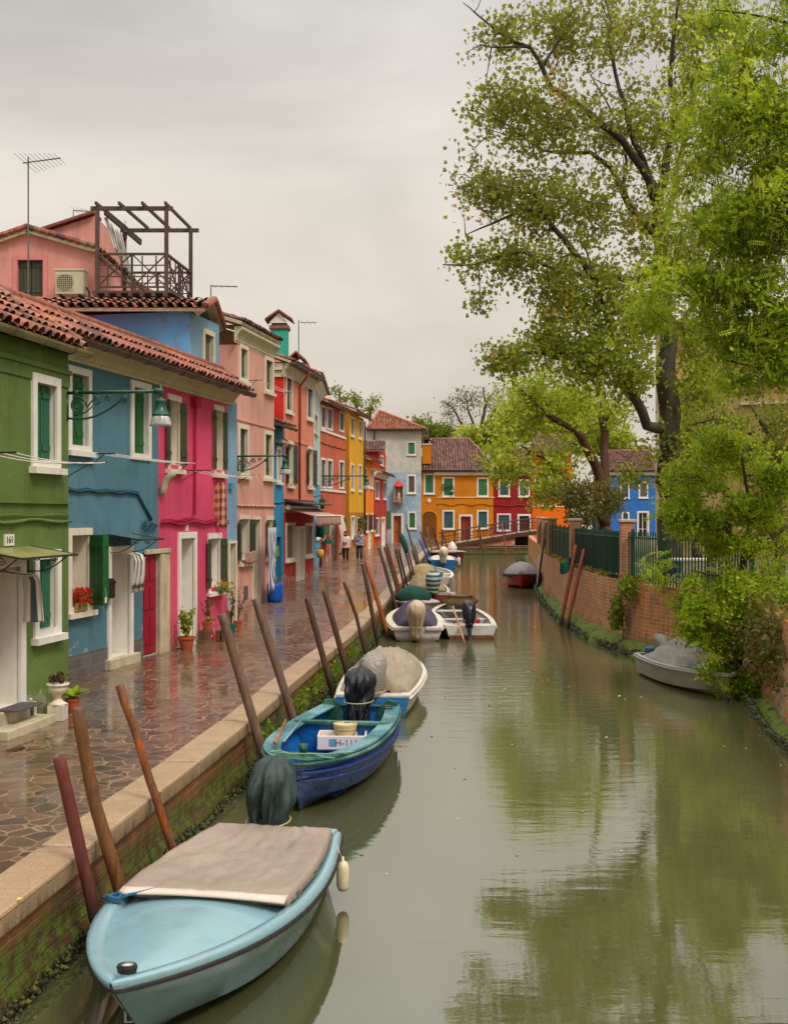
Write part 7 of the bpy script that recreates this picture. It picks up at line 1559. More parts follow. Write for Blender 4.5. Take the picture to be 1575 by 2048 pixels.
# ---- far trees
def ftree(label, base, limbs, blobs, per, rad, size, mat, cat='tree', bark=BARK2, tint=lambda c: RNG.random(), rtw=.05):
    t = thing('tree', label, cat, tuple(P(base[0], base[1], base[2]).xy)+(Q,)); m = MB(); sk = skeleton(m, limbs); cl = blobs_to_clusters(blobs); twigs(m, sk, cl, rtw, .015); m.build('trunk', bark, t, smooth=True)
    if per: crown('crown', t, cl, per, rad, size, mat, 'leaf', tint)
    return t
FZ = 125
lm = [[(935, 1040, FZ, .45), (945, 900, FZ, .35), (962, 860, FZ, .25), (970, 810, FZ, .15), (965, 775, FZ, .05)], [(945, 900, FZ, .25), (925, 850, FZ, .15), (905, 815, FZ, .08), (885, 800, FZ, .03)], [(955, 875, FZ, .2), (935, 820, FZ, .1), (930, 780, FZ, .04)], [(962, 860, FZ, .2), (990, 820, FZ, .1), (1005, 790, FZ, .04)], [(940, 905, FZ, .2), (915, 885, FZ, .12), (890, 860, FZ, .05)], [(958, 870, FZ, .16), (1010, 850, FZ, .07)]]
ftree('bare branched grey tree behind the ochre house roof', (935, 1040, FZ), lm, [(900, 820, 40, 40, FZ, 3, 70), (940, 800, 45, 35, FZ, 3, 90), (985, 800, 40, 35, FZ, 3, 70), (925, 860, 40, 30, FZ, 3, 40)], 5, 1.0, .22, leafmat('budding_twigs', [C(120, 112, 92), C(140, 130, 104)], .1), rtw=.09)
ftree('small leafy green tree low behind the left part of the ochre roof', (850, 1040, 130), [[(850, 1040, 130, .3), (850, 900, 130, .2), (848, 850, 130, .08)], [(850, 890, 130, .12), (890, 870, 130, .05)]], [(840, 855, 25, 18, 130, 2.5, 22), (885, 868, 28, 16, 130, 2.5, 30), (855, 880, 30, 12, 130, 2.5, 20)], 45, 1.1, .36, L_FAR)
ftree('leafy green tree behind the right end of the ochre roof', (960, 1040, 118), [[(960, 1040, 118, .3), (965, 920, 118, .2), (975, 860, 118, .08)]], [(945, 880, 26, 20, 118, 2.5, 24), (985, 880, 32, 34, 118, 2.5, 52), (1020, 850, 40, 50, 118, 3, 70), (1000, 910, 30, 14, 118, 2, 18)], 50, 1.2, .36, L_MID)
ftree('left tree top rising over the rust house roof', (680, 1040, 100), [[(690, 1100, 100, .4), (690, 900, 100, .3), (680, 800, 100, .12), (676, 775, 100, .05)], [(690, 860, 100, .2), (672, 800, 100, .05)]], [(672, 783, 12, 14, 100, 1.5, 9), (692, 800, 12, 9, 100, 1.5, 9)], 16, .7, .2, L_FAR)
ftree('middle tree top rising over the rust and yellow roofs', (712, 1040, 102), [[(712, 1100, 102, .4), (712, 900, 102, .3), (712, 820, 102, .12), (710, 785, 102, .05)]], [(708, 795, 12, 14, 102, 1.5, 12), (716, 812, 14, 9, 102, 1.5, 10)], 16, .7, .2, L_FAR)
ftree('right tree top rising behind the yellow house', (745, 1040, 104), [[(745, 1100, 104, .4), (742, 900, 104, .3), (740, 830, 104, .12), (746, 795, 104, .05)]], [(748, 802, 12, 12, 104, 1.5, 9), (740, 818, 12, 7, 104, 1.5, 9)], 16, .7, .2, L_FAR)
ftree('broad green tree mass beyond the orange house', (1120, 1040, 116), [[(1120, 1040, 116, .5), (1120, 920, 116, .3), (1120, 820, 116, .1)]], [(1100, 840, 70, 60, 116, 4, 90), (1190, 860, 70, 60, 116, 4, 90), (1230, 900, 50, 30, 116, 3, 30)], 40, 1.4, .42, L_MID)
ftree('ivy and tree mass right of the big trunk, beside the beige building', (1400, 1040, 40), [[(1395, 1120, 40, .15), (1390, 980, 40, .1), (1380, 850, 40, .05)]], [(1380, 860, 40, 70, 40, 1.2, 50), (1370, 960, 30, 60, 40, 1, 36), (1400, 760, 40, 60, 40, 1.2, 36)], 40, .5, .13, L_MID)
# ---- small plants on walls
def clump(name, label, cat, c, rad, n, size, mat, group=None, flat=0.1, tmpl='leaf', squash=1.0, parent=None, tint=None, kind=None):
    p = np.array(c)+np.clip(RNG.normal(size=(n, 3))*.5, -1.05, 1.05)*np.array(rad)
    o = leaf_cloud(name, parent, p, RNG.random(n)*.9 if tint is None else np.full(n, tint), size, mat, tmpl, flat)
    if label: tag(o, label, cat, group, kind)
    return o
L_WEED = leafmat('wall_weed', [C(70, 92, 24), C(104, 124, 36), C(132, 148, 52)], .35)
for k, (px, y, sz, lab) in enumerate(((604, 1362, .20, 'green weeds on the quay wall behind the blue and green boat'), (672, 1298, .20, 'green weeds on the quay wall left of the beige canvas boat'), (707, 1272, .17, 'green weeds on the quay wall above the black footed pole'), (640, 1345, .24, 'long patch of green weeds on the quay wall by the two dark poles'), (532, 1425, .12, 'small tuft of weeds on the quay wall at the green boat side'))):
    best = min((abs(P(px, y, z).x-(lerp_poly(QO, z)+.02)), z) for z in np.linspace(10, 32, 400)); p = P(px, y, best[1]); p.x = lerp_poly(QO, p.y)+.0; clump('weeds', lab, 'weeds', (p.x, p.y, .38), (.10, sz*4.5, .13), int(620*sz/.2), .05, L_WEED, 'weeds on the left quay wall', .0)
p = Vector((5.32, 27.3, 0)); clump('wall_plant', 'leafy plant growing out of the brick wall below the widest pillar', 'plant', (5.28, 26.6, .92), (.16, .30, .40), 420, .10, L_WEED); m = MB(); m.tube([(5.40, 26.6, .8), (5.42, 26.6, .1)], .012, 5); tag(m.build('creeper_stem', BARK, None), 'thin dry creeper stem hanging on the brick wall', 'plant')
clump('wall_plant', 'upper leafy plant spilling over the brick wall top', 'plant', (5.45, 26.2, 1.5), (.2, .5, .28), 380, .09, L_WEED)
clump('sapling', 'small bright sapling poking through the nearest railings', 'plant', P(1310, 1145, 24.5), (.36, .4, .42), 90, .22, L_LOC, tmpl='frond', flat=.6)
pos = []
for a, b_ in zip(O[:-1], O[1:]):
    if a.y < 15 or a.y > 60: continue
    for q in range(22):
        if noise.noise(Vector((a.y*.7, 4, 0))) > -.12: pos.append(((a.x+b_.x)/2+.12+RNG.uniform(-.1, .15), a.y+RNG.uniform(0, .6), 1.62+RNG.uniform(0, .14)))
o = leaf_cloud('grass', None, np.array(pos), RNG.random(len(pos)), .10, leafmat('wall_top_grass', [C(110, 120, 36), C(150, 138, 60), C(170, 120, 56), C(96, 124, 36)], .3), 'leaf', 0); tag(o, 'grass, moss and dry leaves along the top of the right bank wall', kind='stuff')

clump('ivy', 'ivy and weeds hanging down the right bank wall at the picture edge', 'ivy', (6.02, 17.4, 1.15), (.24, 2.2, .62), 2400, .085, L_DARK)
fl_ = np.array([(RNG.uniform(-1, 5.5), y, .006) for y in RNG.uniform(9, 36, 150)]); fl_ = fl_[[fl_[i, 0] > lerp_poly(QO, fl_[i, 1])+1.6 for i in range(len(fl_))]]
o = leaf_cloud('floating_leaves', None, fl_, RNG.random(len(fl_)), .045, leafmat('fallen_petals', [C(150, 140, 70), C(196, 190, 150), C(110, 90, 50)], .1), 'leaf', 1.0); tag(o, 'scattered small leaves and petals floating on the canal', kind='stuff')
# ================================================================== THINGS ON THE QUAY
TCT = plain('terracotta_pot', C(176, 84, 50), .7, .12, 4, .1); GPOT = plain('green_plastic_pot', C(30, 106, 84), .5)
def G(x, y, h=Q):
    Z = F*(CAM-h)/(y-HZ); return P(x, y, Z)
def pot(label, p, r, h, mat, cat='potted plant', plant=None, name='potted_plant'):
    t = thing(name, label, cat, tuple(p)); m = MB(); m.lathe(p, [(r*.68, 0), (r*.95, h*.82), (r*1.06, h*.83), (r*1.08, h), (r*.98, h), (r*.92, h*.9), (0, h*.88)], 24); m.build('pot', mat, t, smooth=False); return t
def stems(t, p, n, hgt, spread, leafn, size, mat, tmpl='leaf', z0=0, r=.006, flat=.1):
    m = MB(); pos = []
    for k in range(n):
        a = RNG.uniform(0, 2*PI); q = spread*RNG.uniform(.3, 1); e = Vector((math.cos(a)*q, math.sin(a)*q, hgt*RNG.uniform(.65, 1))); b = Vector(p)+Vector((0, 0, z0)); pp = [b+Vector((e.x*(u**1.5), e.y*(u**1.5), e.z*u)) for u in (0, .33, .66, 1)]; m.tube(pp, [r, r*.8, r*.6, r*.4], 4)
        for _ in range(leafn): u = RNG.uniform(.25, 1.02); pos.append(b+Vector((e.x*u**1.5, e.y*u**1.5, e.z*u))+Vector(RNG.normal(size=3)*size*.45))
    m.build('stem', BARK2, t); leaf_cloud('foliage', t, np.array([tuple(q) for q in pos]), RNG.random(len(pos)), size, mat, tmpl, flat)
L_POT = leafmat('variegated_leaves', [C(64, 92, 22), C(124, 150, 36), C(184, 186, 70)], .35); L_RED = leafmat('reddish_leaves', [C(74, 60, 34), C(104, 76, 50), C(84, 96, 44)], .25); L_LIL = leafmat('bright_lily_leaves', [C(90, 140, 20), C(142, 176, 26), C(176, 196, 40)], .45)
# urn + lily
p = G(116, 1440); p.z = Q
t = thing('urn_planter', 'small classical stone urn on a square pedestal by the green house corner', 'planter', tuple(p)); k = 1/1.0
m = MB(); w = .10; m.box(p.x-w, p.x+w, p.y-w, p.y+w, Q, Q+.19); m.build('pedestal', plain('whitewashed_wood', C(206, 194, 178), .75, .12, 3, .3, stretch=(10, 10, 1)), t, bevel=.006)
m = MB(); c = p+Vector((0, 0, .19)); m.lathe(c, [(.11, 0), (.11, .015), (.075, .03), (.04, .07), (.038, .10), (.06, .12), (.105, .155), (.12, .20), (.115, .225), (.135, .235), (.14, .255), (.12, .26), (.10, .235), (0, .225)], 28); m.build('urn', STONE, t, smooth=True)
L_PUR = leafmat('purple_leaves', [C(58, 22, 40), C(90, 40, 50), C(70, 70, 40)], .2); leaf_cloud('foliage', t, np.array([tuple(c+Vector((RNG.normal()*.05, RNG.normal()*.05, .27+abs(RNG.normal())*.05))) for _ in range(90)]), RNG.random(90), .055, L_PUR)
p = G(143, 1425); p.z = Q; t = pot('bright lily in a terracotta pot behind the stone urn', p+Vector((.0, .05, 0)), .085, .17, TCT)
m = MB()
for k in range(26):
    a = RNG.uniform(0, 2*PI); L = RNG.uniform(.16, .30); d = Vector((math.cos(a), math.sin(a), 0)); s_ = Vector((-d.y, d.x, 0)); b = p+Vector((0, .05, .16)); up = RNG.uniform(.6, 1.4); m.ct = RNG.random(); rows = []
    for u in (0, .3, .55, .8, 1.0): c = b+d*(L*u*.75)+Vector((0, 0, L*up*(u-.45*u*u*1.2))); w = .034*math.sin(min(1, .1+u)*PI*.93)+.003; rows.append([c-s_*w+Vector((0, 0, .008)), c, c+s_*w+Vector((0, 0, .008))])
    m.rings(rows, closed=False)
m.build('foliage', L_LIL, t, smooth=True)
# bottle
p = G(62, 1447); p.z = Q; BOT = NT('clear_bottle'); BOT.col(C(205, 210, 200)); BOT.rough(.05); BOT.b.inputs['Transmission Weight'].default_value = .85; BOT.b.inputs['IOR'].default_value = 1.2
t = thing('plastic_bottle', 'clear plastic water bottle standing against the green wall', 'bottle', tuple(p)); m = MB(); m.lathe(p, [(.035, 0), (.04, .02), (.04, .09), (.035, .11), (.04, .14), (.04, .19), (.03, .24), (.014, .275), (.014, .285)], 16); m.build('bottle_body', BOT.m, t, smooth=True); m = MB(); m.lathe(p+Vector((0, 0, .285)), [(.016, 0), (.016, .018), (0, .018)], 12); m.build('cap', WHITE, t)
# doormat
m = MB(); f = fr_green; u0, u1 = f.u(-20), f.u(40); 
zz = f.z(7, 1418); f.box(m, u0+.1, u1, .02, .30, zz+.005, zz+.022); tag(m.build('doormat', plain('grey_mat', C(84, 80, 82), .9)), 'grey doormat on the pale steps of the green house', 'doormat')
# towels
def stripemat(name, c1, c2, sc, axis='X', dist=.2, pos=.5):
    t = NT(name); w = t.add('ShaderNodeTexWave'); w.inputs['Scale'].default_value = sc; w.bands_direction = axis; w.inputs['Distortion'].default_value = dist; uvn = t.add('ShaderNodeAttribute', attribute_name='cuv'); t.link(uvn.outputs['Vector'], w.inputs['Vector']); t.col(t.ramp(w.outputs['Fac'], [(pos-.03, c1), (pos+.03, c2)])); t.rough(.9); t.bump(t.noise(t.pos(), 200, 2), .2, .002); return t.m
def hung(name, label, cat, path, width, wdir, mat, nu=26, nv=40, fold=.02, seed=0, taper=None):
    """cloth following a 3D polyline path (top->bottom), gathered"""
    path = [Vector(p) for p in path]; L = [0]
    for a, b in zip(path, path[1:]): L.append(L[-1]+(b-a).length)
    def at(s):
        s *= L[-1]
        for k in range(len(path)-1):
            if s <= L[k+1] or k == len(path)-2: u = (s-L[k])/(L[k+1]-L[k]); return path[k].lerp(path[k+1], min(1, u))
    wd = Vector(wdir).normalized(); m = MB(); UV = []
    def fn(a, b):
        c = at(b); w = width*(taper(b) if taper else 1); nn = wd.cross(Vector((0, 0, 1))); UV.append((a, b, 0)); f = fold*(math.sin(a*17+seed+b*2)+.5*math.sin(a*31+b*3)); return c+wd*((a-.5)*w)+nn*f+Vector((0, 0, fold*.3*math.sin(a*9)))
    m.grid(fn, nu, nv); o = m.build(name, mat, None, smooth=True); at_ = o.data.attributes.new('cuv', 'FLOAT_VECTOR', 'POINT'); at_.data.foreach_set('vector', np.array(UV, dtype=np.float32).ravel()); s = o.modifiers.new('thick', 'SOLIDIFY'); s.thickness = .006; return tag(o, label, cat)
f = fr_green; u = f.u(30); zt = f.z(30, 1143)
TW1 = stripemat('grey_striped_towel', C(92, 104, 108), C(218, 208, 190), .5, 'X')
A_ = f.W(f.u(5), .25, f.z(5, 1143)); B_ = f.W(f.u(20), .55, f.z(20, 1150)-.0)
base = f.W(f.u(20), .42, 0); 
zt = CAM-(1152-HZ)/165; zb = CAM-(1245-HZ)/165; q = P(62, 1152, 13.45)
hung('towel', 'grey and cream striped towel hanging on the line at the green house door', 'towel', [P(8, 1140, 13.2), P(40, 1147, 13.35), q+Vector((-.04, 0, .02)), q+Vector((0, 0, -.06)), P(62, 1200, 13.45), P(62, 1244, 13.45)], .34, (1, -.2, .0), TW1, fold=.012, taper=lambda b: .45+.6*b)
tw_ = NT('white_towel_grey_hem'); a2_ = tw_.add('ShaderNodeAttribute', attribute_name='cuv'); s2_ = tw_.add('ShaderNodeSeparateXYZ'); tw_.link(a2_.outputs['Vector'], s2_.inputs[0])
hm_ = tw_.math('MULTIPLY', tw_.math('GREATER_THAN', s2_.outputs[1], .84), tw_.math('LESS_THAN', s2_.outputs[1], .92)); tw_.col(tw_.mix(hm_, C(212, 208, 196), C(120, 124, 118))); tw_.rough(.9); TW2 = tw_.m
hung('towel', 'white towel with grey hem knotted over the canopy arm of the slate blue house', 'towel', [P(258, 1108, 18.3), P(268, 1107, 18.25), P(277, 1111, 18.2), P(281, 1122, 18.15), P(280, 1145, 18.15), P(277, 1165, 18.15), P(275, 1184, 18.2)], .22, (1, -.2, .15), TW2, fold=.02, taper=lambda b: .5+.5*b)
m = MB(); m.tube([P(245, 1112, 18.5), P(292, 1116, 18.1)], .006, 4); m.tube([P(-10, 1146, 13.2), P(64, 1152, 13.4)], .006, 4); tag(m.build('towel_line', WHITE), 'thin white lines from which the two towels hang', 'clothesline')
PLAID = NT('red_plaid_wool'); at_ = PLAID.add('ShaderNodeAttribute', attribute_name='cuv')
def wv(ax, sc): w = PLAID.add('ShaderNodeTexWave'); w.inputs['Scale'].default_value = sc; w.bands_direction = ax; PLAID.link(at_.outputs['Vector'], w.inputs['Vector']); return PLAID.math('GREATER_THAN', w.outputs['Fac'], .5)
cA = PLAID.mix(wv('X', 1.3), C(168, 66, 40), C(206, 180, 146)); cB = PLAID.mix(wv('Y', 1.6), C(120, 42, 34), C(206, 160, 120)); PLAID.col(PLAID.mix(.5, cA, cB)); PLAID.rough(.95)
q = frP.W(frP.u(434), .55, 0); za = P(0, 966, q.y).z; zb = P(0, 1054, q.y).z
xq = (433-CX)/F*q.y
hung('blanket', 'red and cream plaid blanket hanging on the line of the magenta house', 'blanket', [(xq, q.y, za), (xq, q.y, za-.2), (xq-.02, q.y, zb)], .46, (1, .1, 0), PLAID.m, 30, 20, fold=.03, taper=lambda b: .78+.25*b)
# mailbox
f = frB; u = f.u(211); z = f.z(211, 1196); t = thing('mailbox', 'dark house shaped mailbox on the slate blue wall', 'mailbox', tuple(f.W(u, 0, z)))
MBX = plain('mailbox_bronze', C(58, 44, 42), .35, .2, 6, .1, metal=.4); m = MB(); f.box(m, u-.11, u+.11, .0, .12, z, z+.24); m.build('box', MBX, t, bevel=.006)
m = MB(); a0, a1, a2 = (u-.13, z+.235), (u, z+.32), (u+.13, z+.235); m.rings([[f.W(x, v, zz) for x, zz in (a0, a1, a2)] for v in (0, .14)]); m.build('roof', MBX, t); m = MB(); f.box(m, u-.08, u+.08, .121, .126, z+.05, z+.17); m.build('flap', IRON, t)
# flower basket on sill
u = f.u(155); z = f.z(158, 1224); BASK = wood('wicker', C(190, 150, 86), C(150, 108, 54), .7, 2, 'x'); t = thing('flower_basket', 'wicker basket of red flowers on the slate blue house window sill', 'flower basket', tuple(f.W(u, .0, z)))
m = MB(); f.box(m, u-.17, u+.17, -.10, .09, z+.015, z+.15); m.build('basket', BASK, t, bevel=.01); pp = [f.W(u+RNG.uniform(-.22, .22), RNG.uniform(-.1, .16), z+RNG.uniform(.14, .36)) for _ in range(230)]
leaf_cloud('flowers', t, np.array([tuple(q) for q in pp]), RNG.random(230), .06, leafmat('red_petals', [C(190, 10, 14), C(224, 20, 30)], .3), 'lobed'); leaf_cloud('foliage', t, np.array([tuple(q+Vector((0, 0, -.05))) for q in pp[:110]]), RNG.random(110), .05, L_DARK)
# pots at magenta house
p = G(373, 1300); p.z = Q; t = pot('bushy variegated shrub in a wide terracotta pot by the magenta house door', p, .155, .25, TCT); stems(t, p, 16, .58, .17, 34, .055, L_POT, z0=.2)
p = G(411, 1287); p.z = Q; m = MB(); m.lathe(p, [(.18, 0), (.15, .08), (.14, .24), (.13, .26), (0, .26)], 18, fold=.04); tag(m.build('tree_stump', BARK2, smooth=False), 'sawn tree stump used as a plant stand by the magenta wall', 'stump')
t = pot('small terracotta pot with spindly plant on the tree stump', p+Vector((.03, 0, .26)), .105, .17, TCT); stems(t, p+Vector((.03, 0, .26)), 7, .55, .2, 16, .05, L_RED, z0=.15); clump('low_foliage', None, None, p+Vector((.07, 0, .46)), (.08, .08, .05), 60, .05, L_POT, parent=t)
q = G(420, 1287); q.z = Q; t = thing('cushion', 'red cloth cushion with white patch leaning on the tree stump', 'cushion', tuple(q)); m = MB(); m.obox(q+Vector((-.06, -.05, .02)), (.17, 0, .07), (-.06, 0, .19), (0, .05, .02)); m.build('cloth', plain('red_cloth', C(176, 26, 24), .9), t, bevel=.02); m = MB(); m.lathe(q+Vector((.01, -.052, .15)), [(0, -.04), (.04, -.02), (.04, .02), (0, .04)], 10, ax=(1, .2)); m.build('white_patch', WHITE, t)
q = G(430, 1283); q.z = Q; m = MB(); m.box(q.x, q.x+.10, q.y, q.y+.18, Q, Q+.22); m.box(q.x+.12, q.x+.15, q.y, q.y+.2, Q, Q+.25); tag(m.build('wooden_crate_boards', wood('brown_board', C(130, 76, 48), C(96, 54, 36)), bevel=.006), 'brown wooden boards standing beside the red cushion', 'boards')
t = thing('potted_plant', 'yellow green trailing plant beside the wooden boards', 'potted plant', (q.x+.22, q.y, Q)); clump('foliage', None, None, (q.x+.22, q.y+.05, Q+.17), (.10, .1, .16), 110, .05, L_POT, parent=t); m = MB(); m.lathe((q.x+.22, q.y+.05, Q), [(.07, 0), (.09, .12), (0, .12)], 12); m.build('pot', STONE2, t)
p = G(463, 1266); p.z = Q; t = pot('bare twiggy shrub in a dark green pot before the powder blue door', p, .11, .2, GPOT); stems(t, p, 7, .75, .34, 13, .055, L_RED, z0=.16, r=.008)
p = G(476, 1262); p.z = Q; t = pot('slim shrub in an orange pot beside the dark green pot', p, .095, .23, TCT); stems(t, p, 6, .8, .3, 10, .05, L_RED, z0=.2, r=.007)
p = frP.W(frP.u(431), .16, frP.z(431, 1184)); t = thing('window_plant', 'yellowing plant on the lower window sill of the magenta house', 'potted plant', tuple(p)); clump('foliage', None, None, p+Vector((0, 0, .10)), (.22, .2, .15), 240, .05, leafmat('yellow_leaves', [C(120, 140, 40), C(190, 160, 50), C(200, 110, 40)], .3), parent=t); m = MB(); m.box(p.x-.12, p.x+.12, p.y-.1, p.y+.1, p.z, p.z+.08); m.build('trough', GPOT, t)
q = G(298, 1303); clump('weeds', 'low leafy weed in the crimson doorway', 'weeds', (q.x, q.y+.05, Q+.10), (.16, .1, .13), 200, .045, L_DARK)
# barrel
p = G(550, 1204); p.z = Q; t = thing('barrel', 'bright blue plastic barrel standing against the pale pink house', 'barrel', tuple(p)); m = MB(); r = .225; m.lathe(p, [(r*.9, 0), (r, .03), (r*1.04, .2), (r*1.0, .30), (r*1.03, .42), (r*1.0, .50), (r*.96, .515), (r*.96, .53), (0, .53)], 28); m.build('body', plain('barrel_blue', C(12, 84, 182), .35, .08, 2, .05), t, smooth=True)
m = MB(); m.box(p.x-.03, p.x+.05, p.y-r*1.0-.01, p.y-r*.9, Q+.03, Q+.055); m.build('tap_slot', IRON, t); m = MB()
for k in range(6): m.tube([p+Vector((RNG.uniform(-.12, .12), RNG.uniform(-.1, .1), .5)), p+Vector((RNG.uniform(-.18, .18), RNG.uniform(-.1, .1), .78))], .005, 4)
m.build('dry_twigs', BARK2, t)
m = MB(); f = frPP; f.box(m, f.u(487), f.u(494), 0, .03, f.z(490, 1198), f.z(490, 1172)); tag(m.build('wall_hatch', SH_GREY), 'small grey hatch low on the pale pink wall', 'hatch')
# chair + bicycle near the rust house
p = G(644, 1123); p.z = Q; t = thing('plastic_chair', 'white plastic armchair outside the rust house', 'chair', tuple(p)); WP = plain('white_plastic', C(222, 216, 208), .4)
m = MB(); m.grid(lambda a, b: p+Vector((-.24+.48*a, -.22+.45*b, .44+.02*(2*a-1)**2-.01*b)), 6, 6); m.build('seat', WP, t, solid=.02)
for sx in (-1, 1):
    for sy in (-1, 1): m = MB(); m.tube([p+Vector((sx*.22, sy*.2, .44)), p+Vector((sx*.26, sy*.25, 0))], [.025, .018], 6); m.build('leg', WP, t)
    m = MB(); m.tube([p+Vector((sx*.23, -.2, .44)), p+Vector((sx*.26, -.2, .66)), p+Vector((sx*.26, .15, .68)), p+Vector((sx*.23, .26, .8))], .02, 6); m.build('armrest', WP, t, smooth=True)
m = MB(); m.tube([p+Vector((-.23, .22, .44)), p+Vector((-.2, .3, .84)), p+Vector((0, .33, .9)), p+Vector((.2, .3, .84)), p+Vector((.23, .22, .44))], .022, 6)
for k in range(-2, 3): m.tube([p+Vector((k*.07, .24, .45)), p+Vector((k*.07, .32, .87))], .014, 5)
m.build('backrest', WP, t)
p = Vector((-3.45, 52.5, Q)); t = thing('bicycle', 'bicycle with yellow bag parked past the salmon house corner', 'bicycle', tuple(p))
for nm, dy in (('wheel', 0), ('wheel', 1.05)):
    m = MB(); c = p+Vector((0, dy, .34)); rr = [c+Vector((.03*math.sin(.3)*0, math.cos(a)*.32, math.sin(a)*.32)) for a in [2*PI*k/24 for k in range(25)]]; m.tube(rr, .02, 6)
    for k in range(8): m.tube([c, rr[k*3]], .004, 3)
    m.build(nm, IRON, t)
m = MB(); h0 = p+Vector((0, 0, .34)); h1 = p+Vector((0, 1.05, .34)); bb = p+Vector((0, .6, .3)); st_ = p+Vector((0, .72, .82)); hd_ = p+Vector((0, .15, .82))
for a, b in ((h0, hd_), (hd_, bb), (bb, st_), (st_, hd_), (bb, h1), (h1, st_)): m.tube([a, b], .017, 6)
m.build('frame', plain('bicycle_green', C(20, 70, 60), .4), t); m = MB(); m.tube([hd_+Vector((-.25, 0, .12)), hd_+Vector((.25, 0, .12))], .014, 5); m.tube([hd_, hd_+Vector((0, 0, .13))], .014, 5); m.build('handlebar', IRON, t); m = MB(); m.lathe(st_+Vector((0, 0, .04)), [(0, 0), (.08, .02), (.09, .05), (0, .06)], 10, ax=(.8, 1.4)); m.build('saddle', IRON, t)
m = MB(); m.lathe(p+Vector((0, .0, .5)), [(.1, 0), (.17, .1), (.17, .35), (.1, .4)], 12, fold=.05); m.build('bag', plain('yellow_bag', C(206, 152, 60), .8), t, smooth=True)
# flower boxes at rust and yellow houses
f = frRu; p = f.W(f.u(648), .15, f.z(648, 1084)); t = thing('flower_box', 'pink flower box under the rust house window', 'flower box', tuple(p)); m = MB(); m.box(p.x-.3, p.x+.3, p.y-.5, p.y+.5, p.z-.1, p.z+.12); m.build('trough', GPOT, t); clump('flowers', None, None, p+Vector((0, 0, .22)), (.3, .5, .14), 120, .10, leafmat('pink_petals', [C(196, 60, 60), C(90, 120, 50)], .2), parent=t)
p = P(723, 1046, 76); t = thing('hanging_plant', 'green climbing plant around the doorway of the yellow house', 'plant', tuple(p)); clump('foliage', None, None, p, (.3, .6, .5), 160, .15, L_DARK, parent=t)
# yellow leaf on the quay edge
p = G(34, 1800, Q+.02); m = MB(); m.quad(p, p+Vector((.02, -.01, .01)), p+Vector((.03, .02, .005)), p+Vector((.005, .022, .012))); tag(m.build('fallen_leaf', plain('yellow_leaf', C(226, 200, 30), .6)), 'single yellow fallen leaf on the stone quay edge', 'leaf')
# garden table
p = Vector((P(1390, 0, 30).x, 30, 1.55)); t = thing('garden_table', 'white topped blue legged table behind the railings', 'table', tuple(p)); m = MB(); m.box(p.x-.62, p.x+.62, p.y-.4, p.y+.4, 2.0+.0, 2.04); m.build('table_top', WHITE, t)
for sx in (-.56, .56):
    for sy in (-.34, .34): m = MB(); m.box(p.x+sx-.025, p.x+sx+.025, p.y+sy-.025, p.y+sy+.025, 1.55, 2.0); m.build('leg', plain('blue_table_leg', C(50, 80, 140), .5), t)
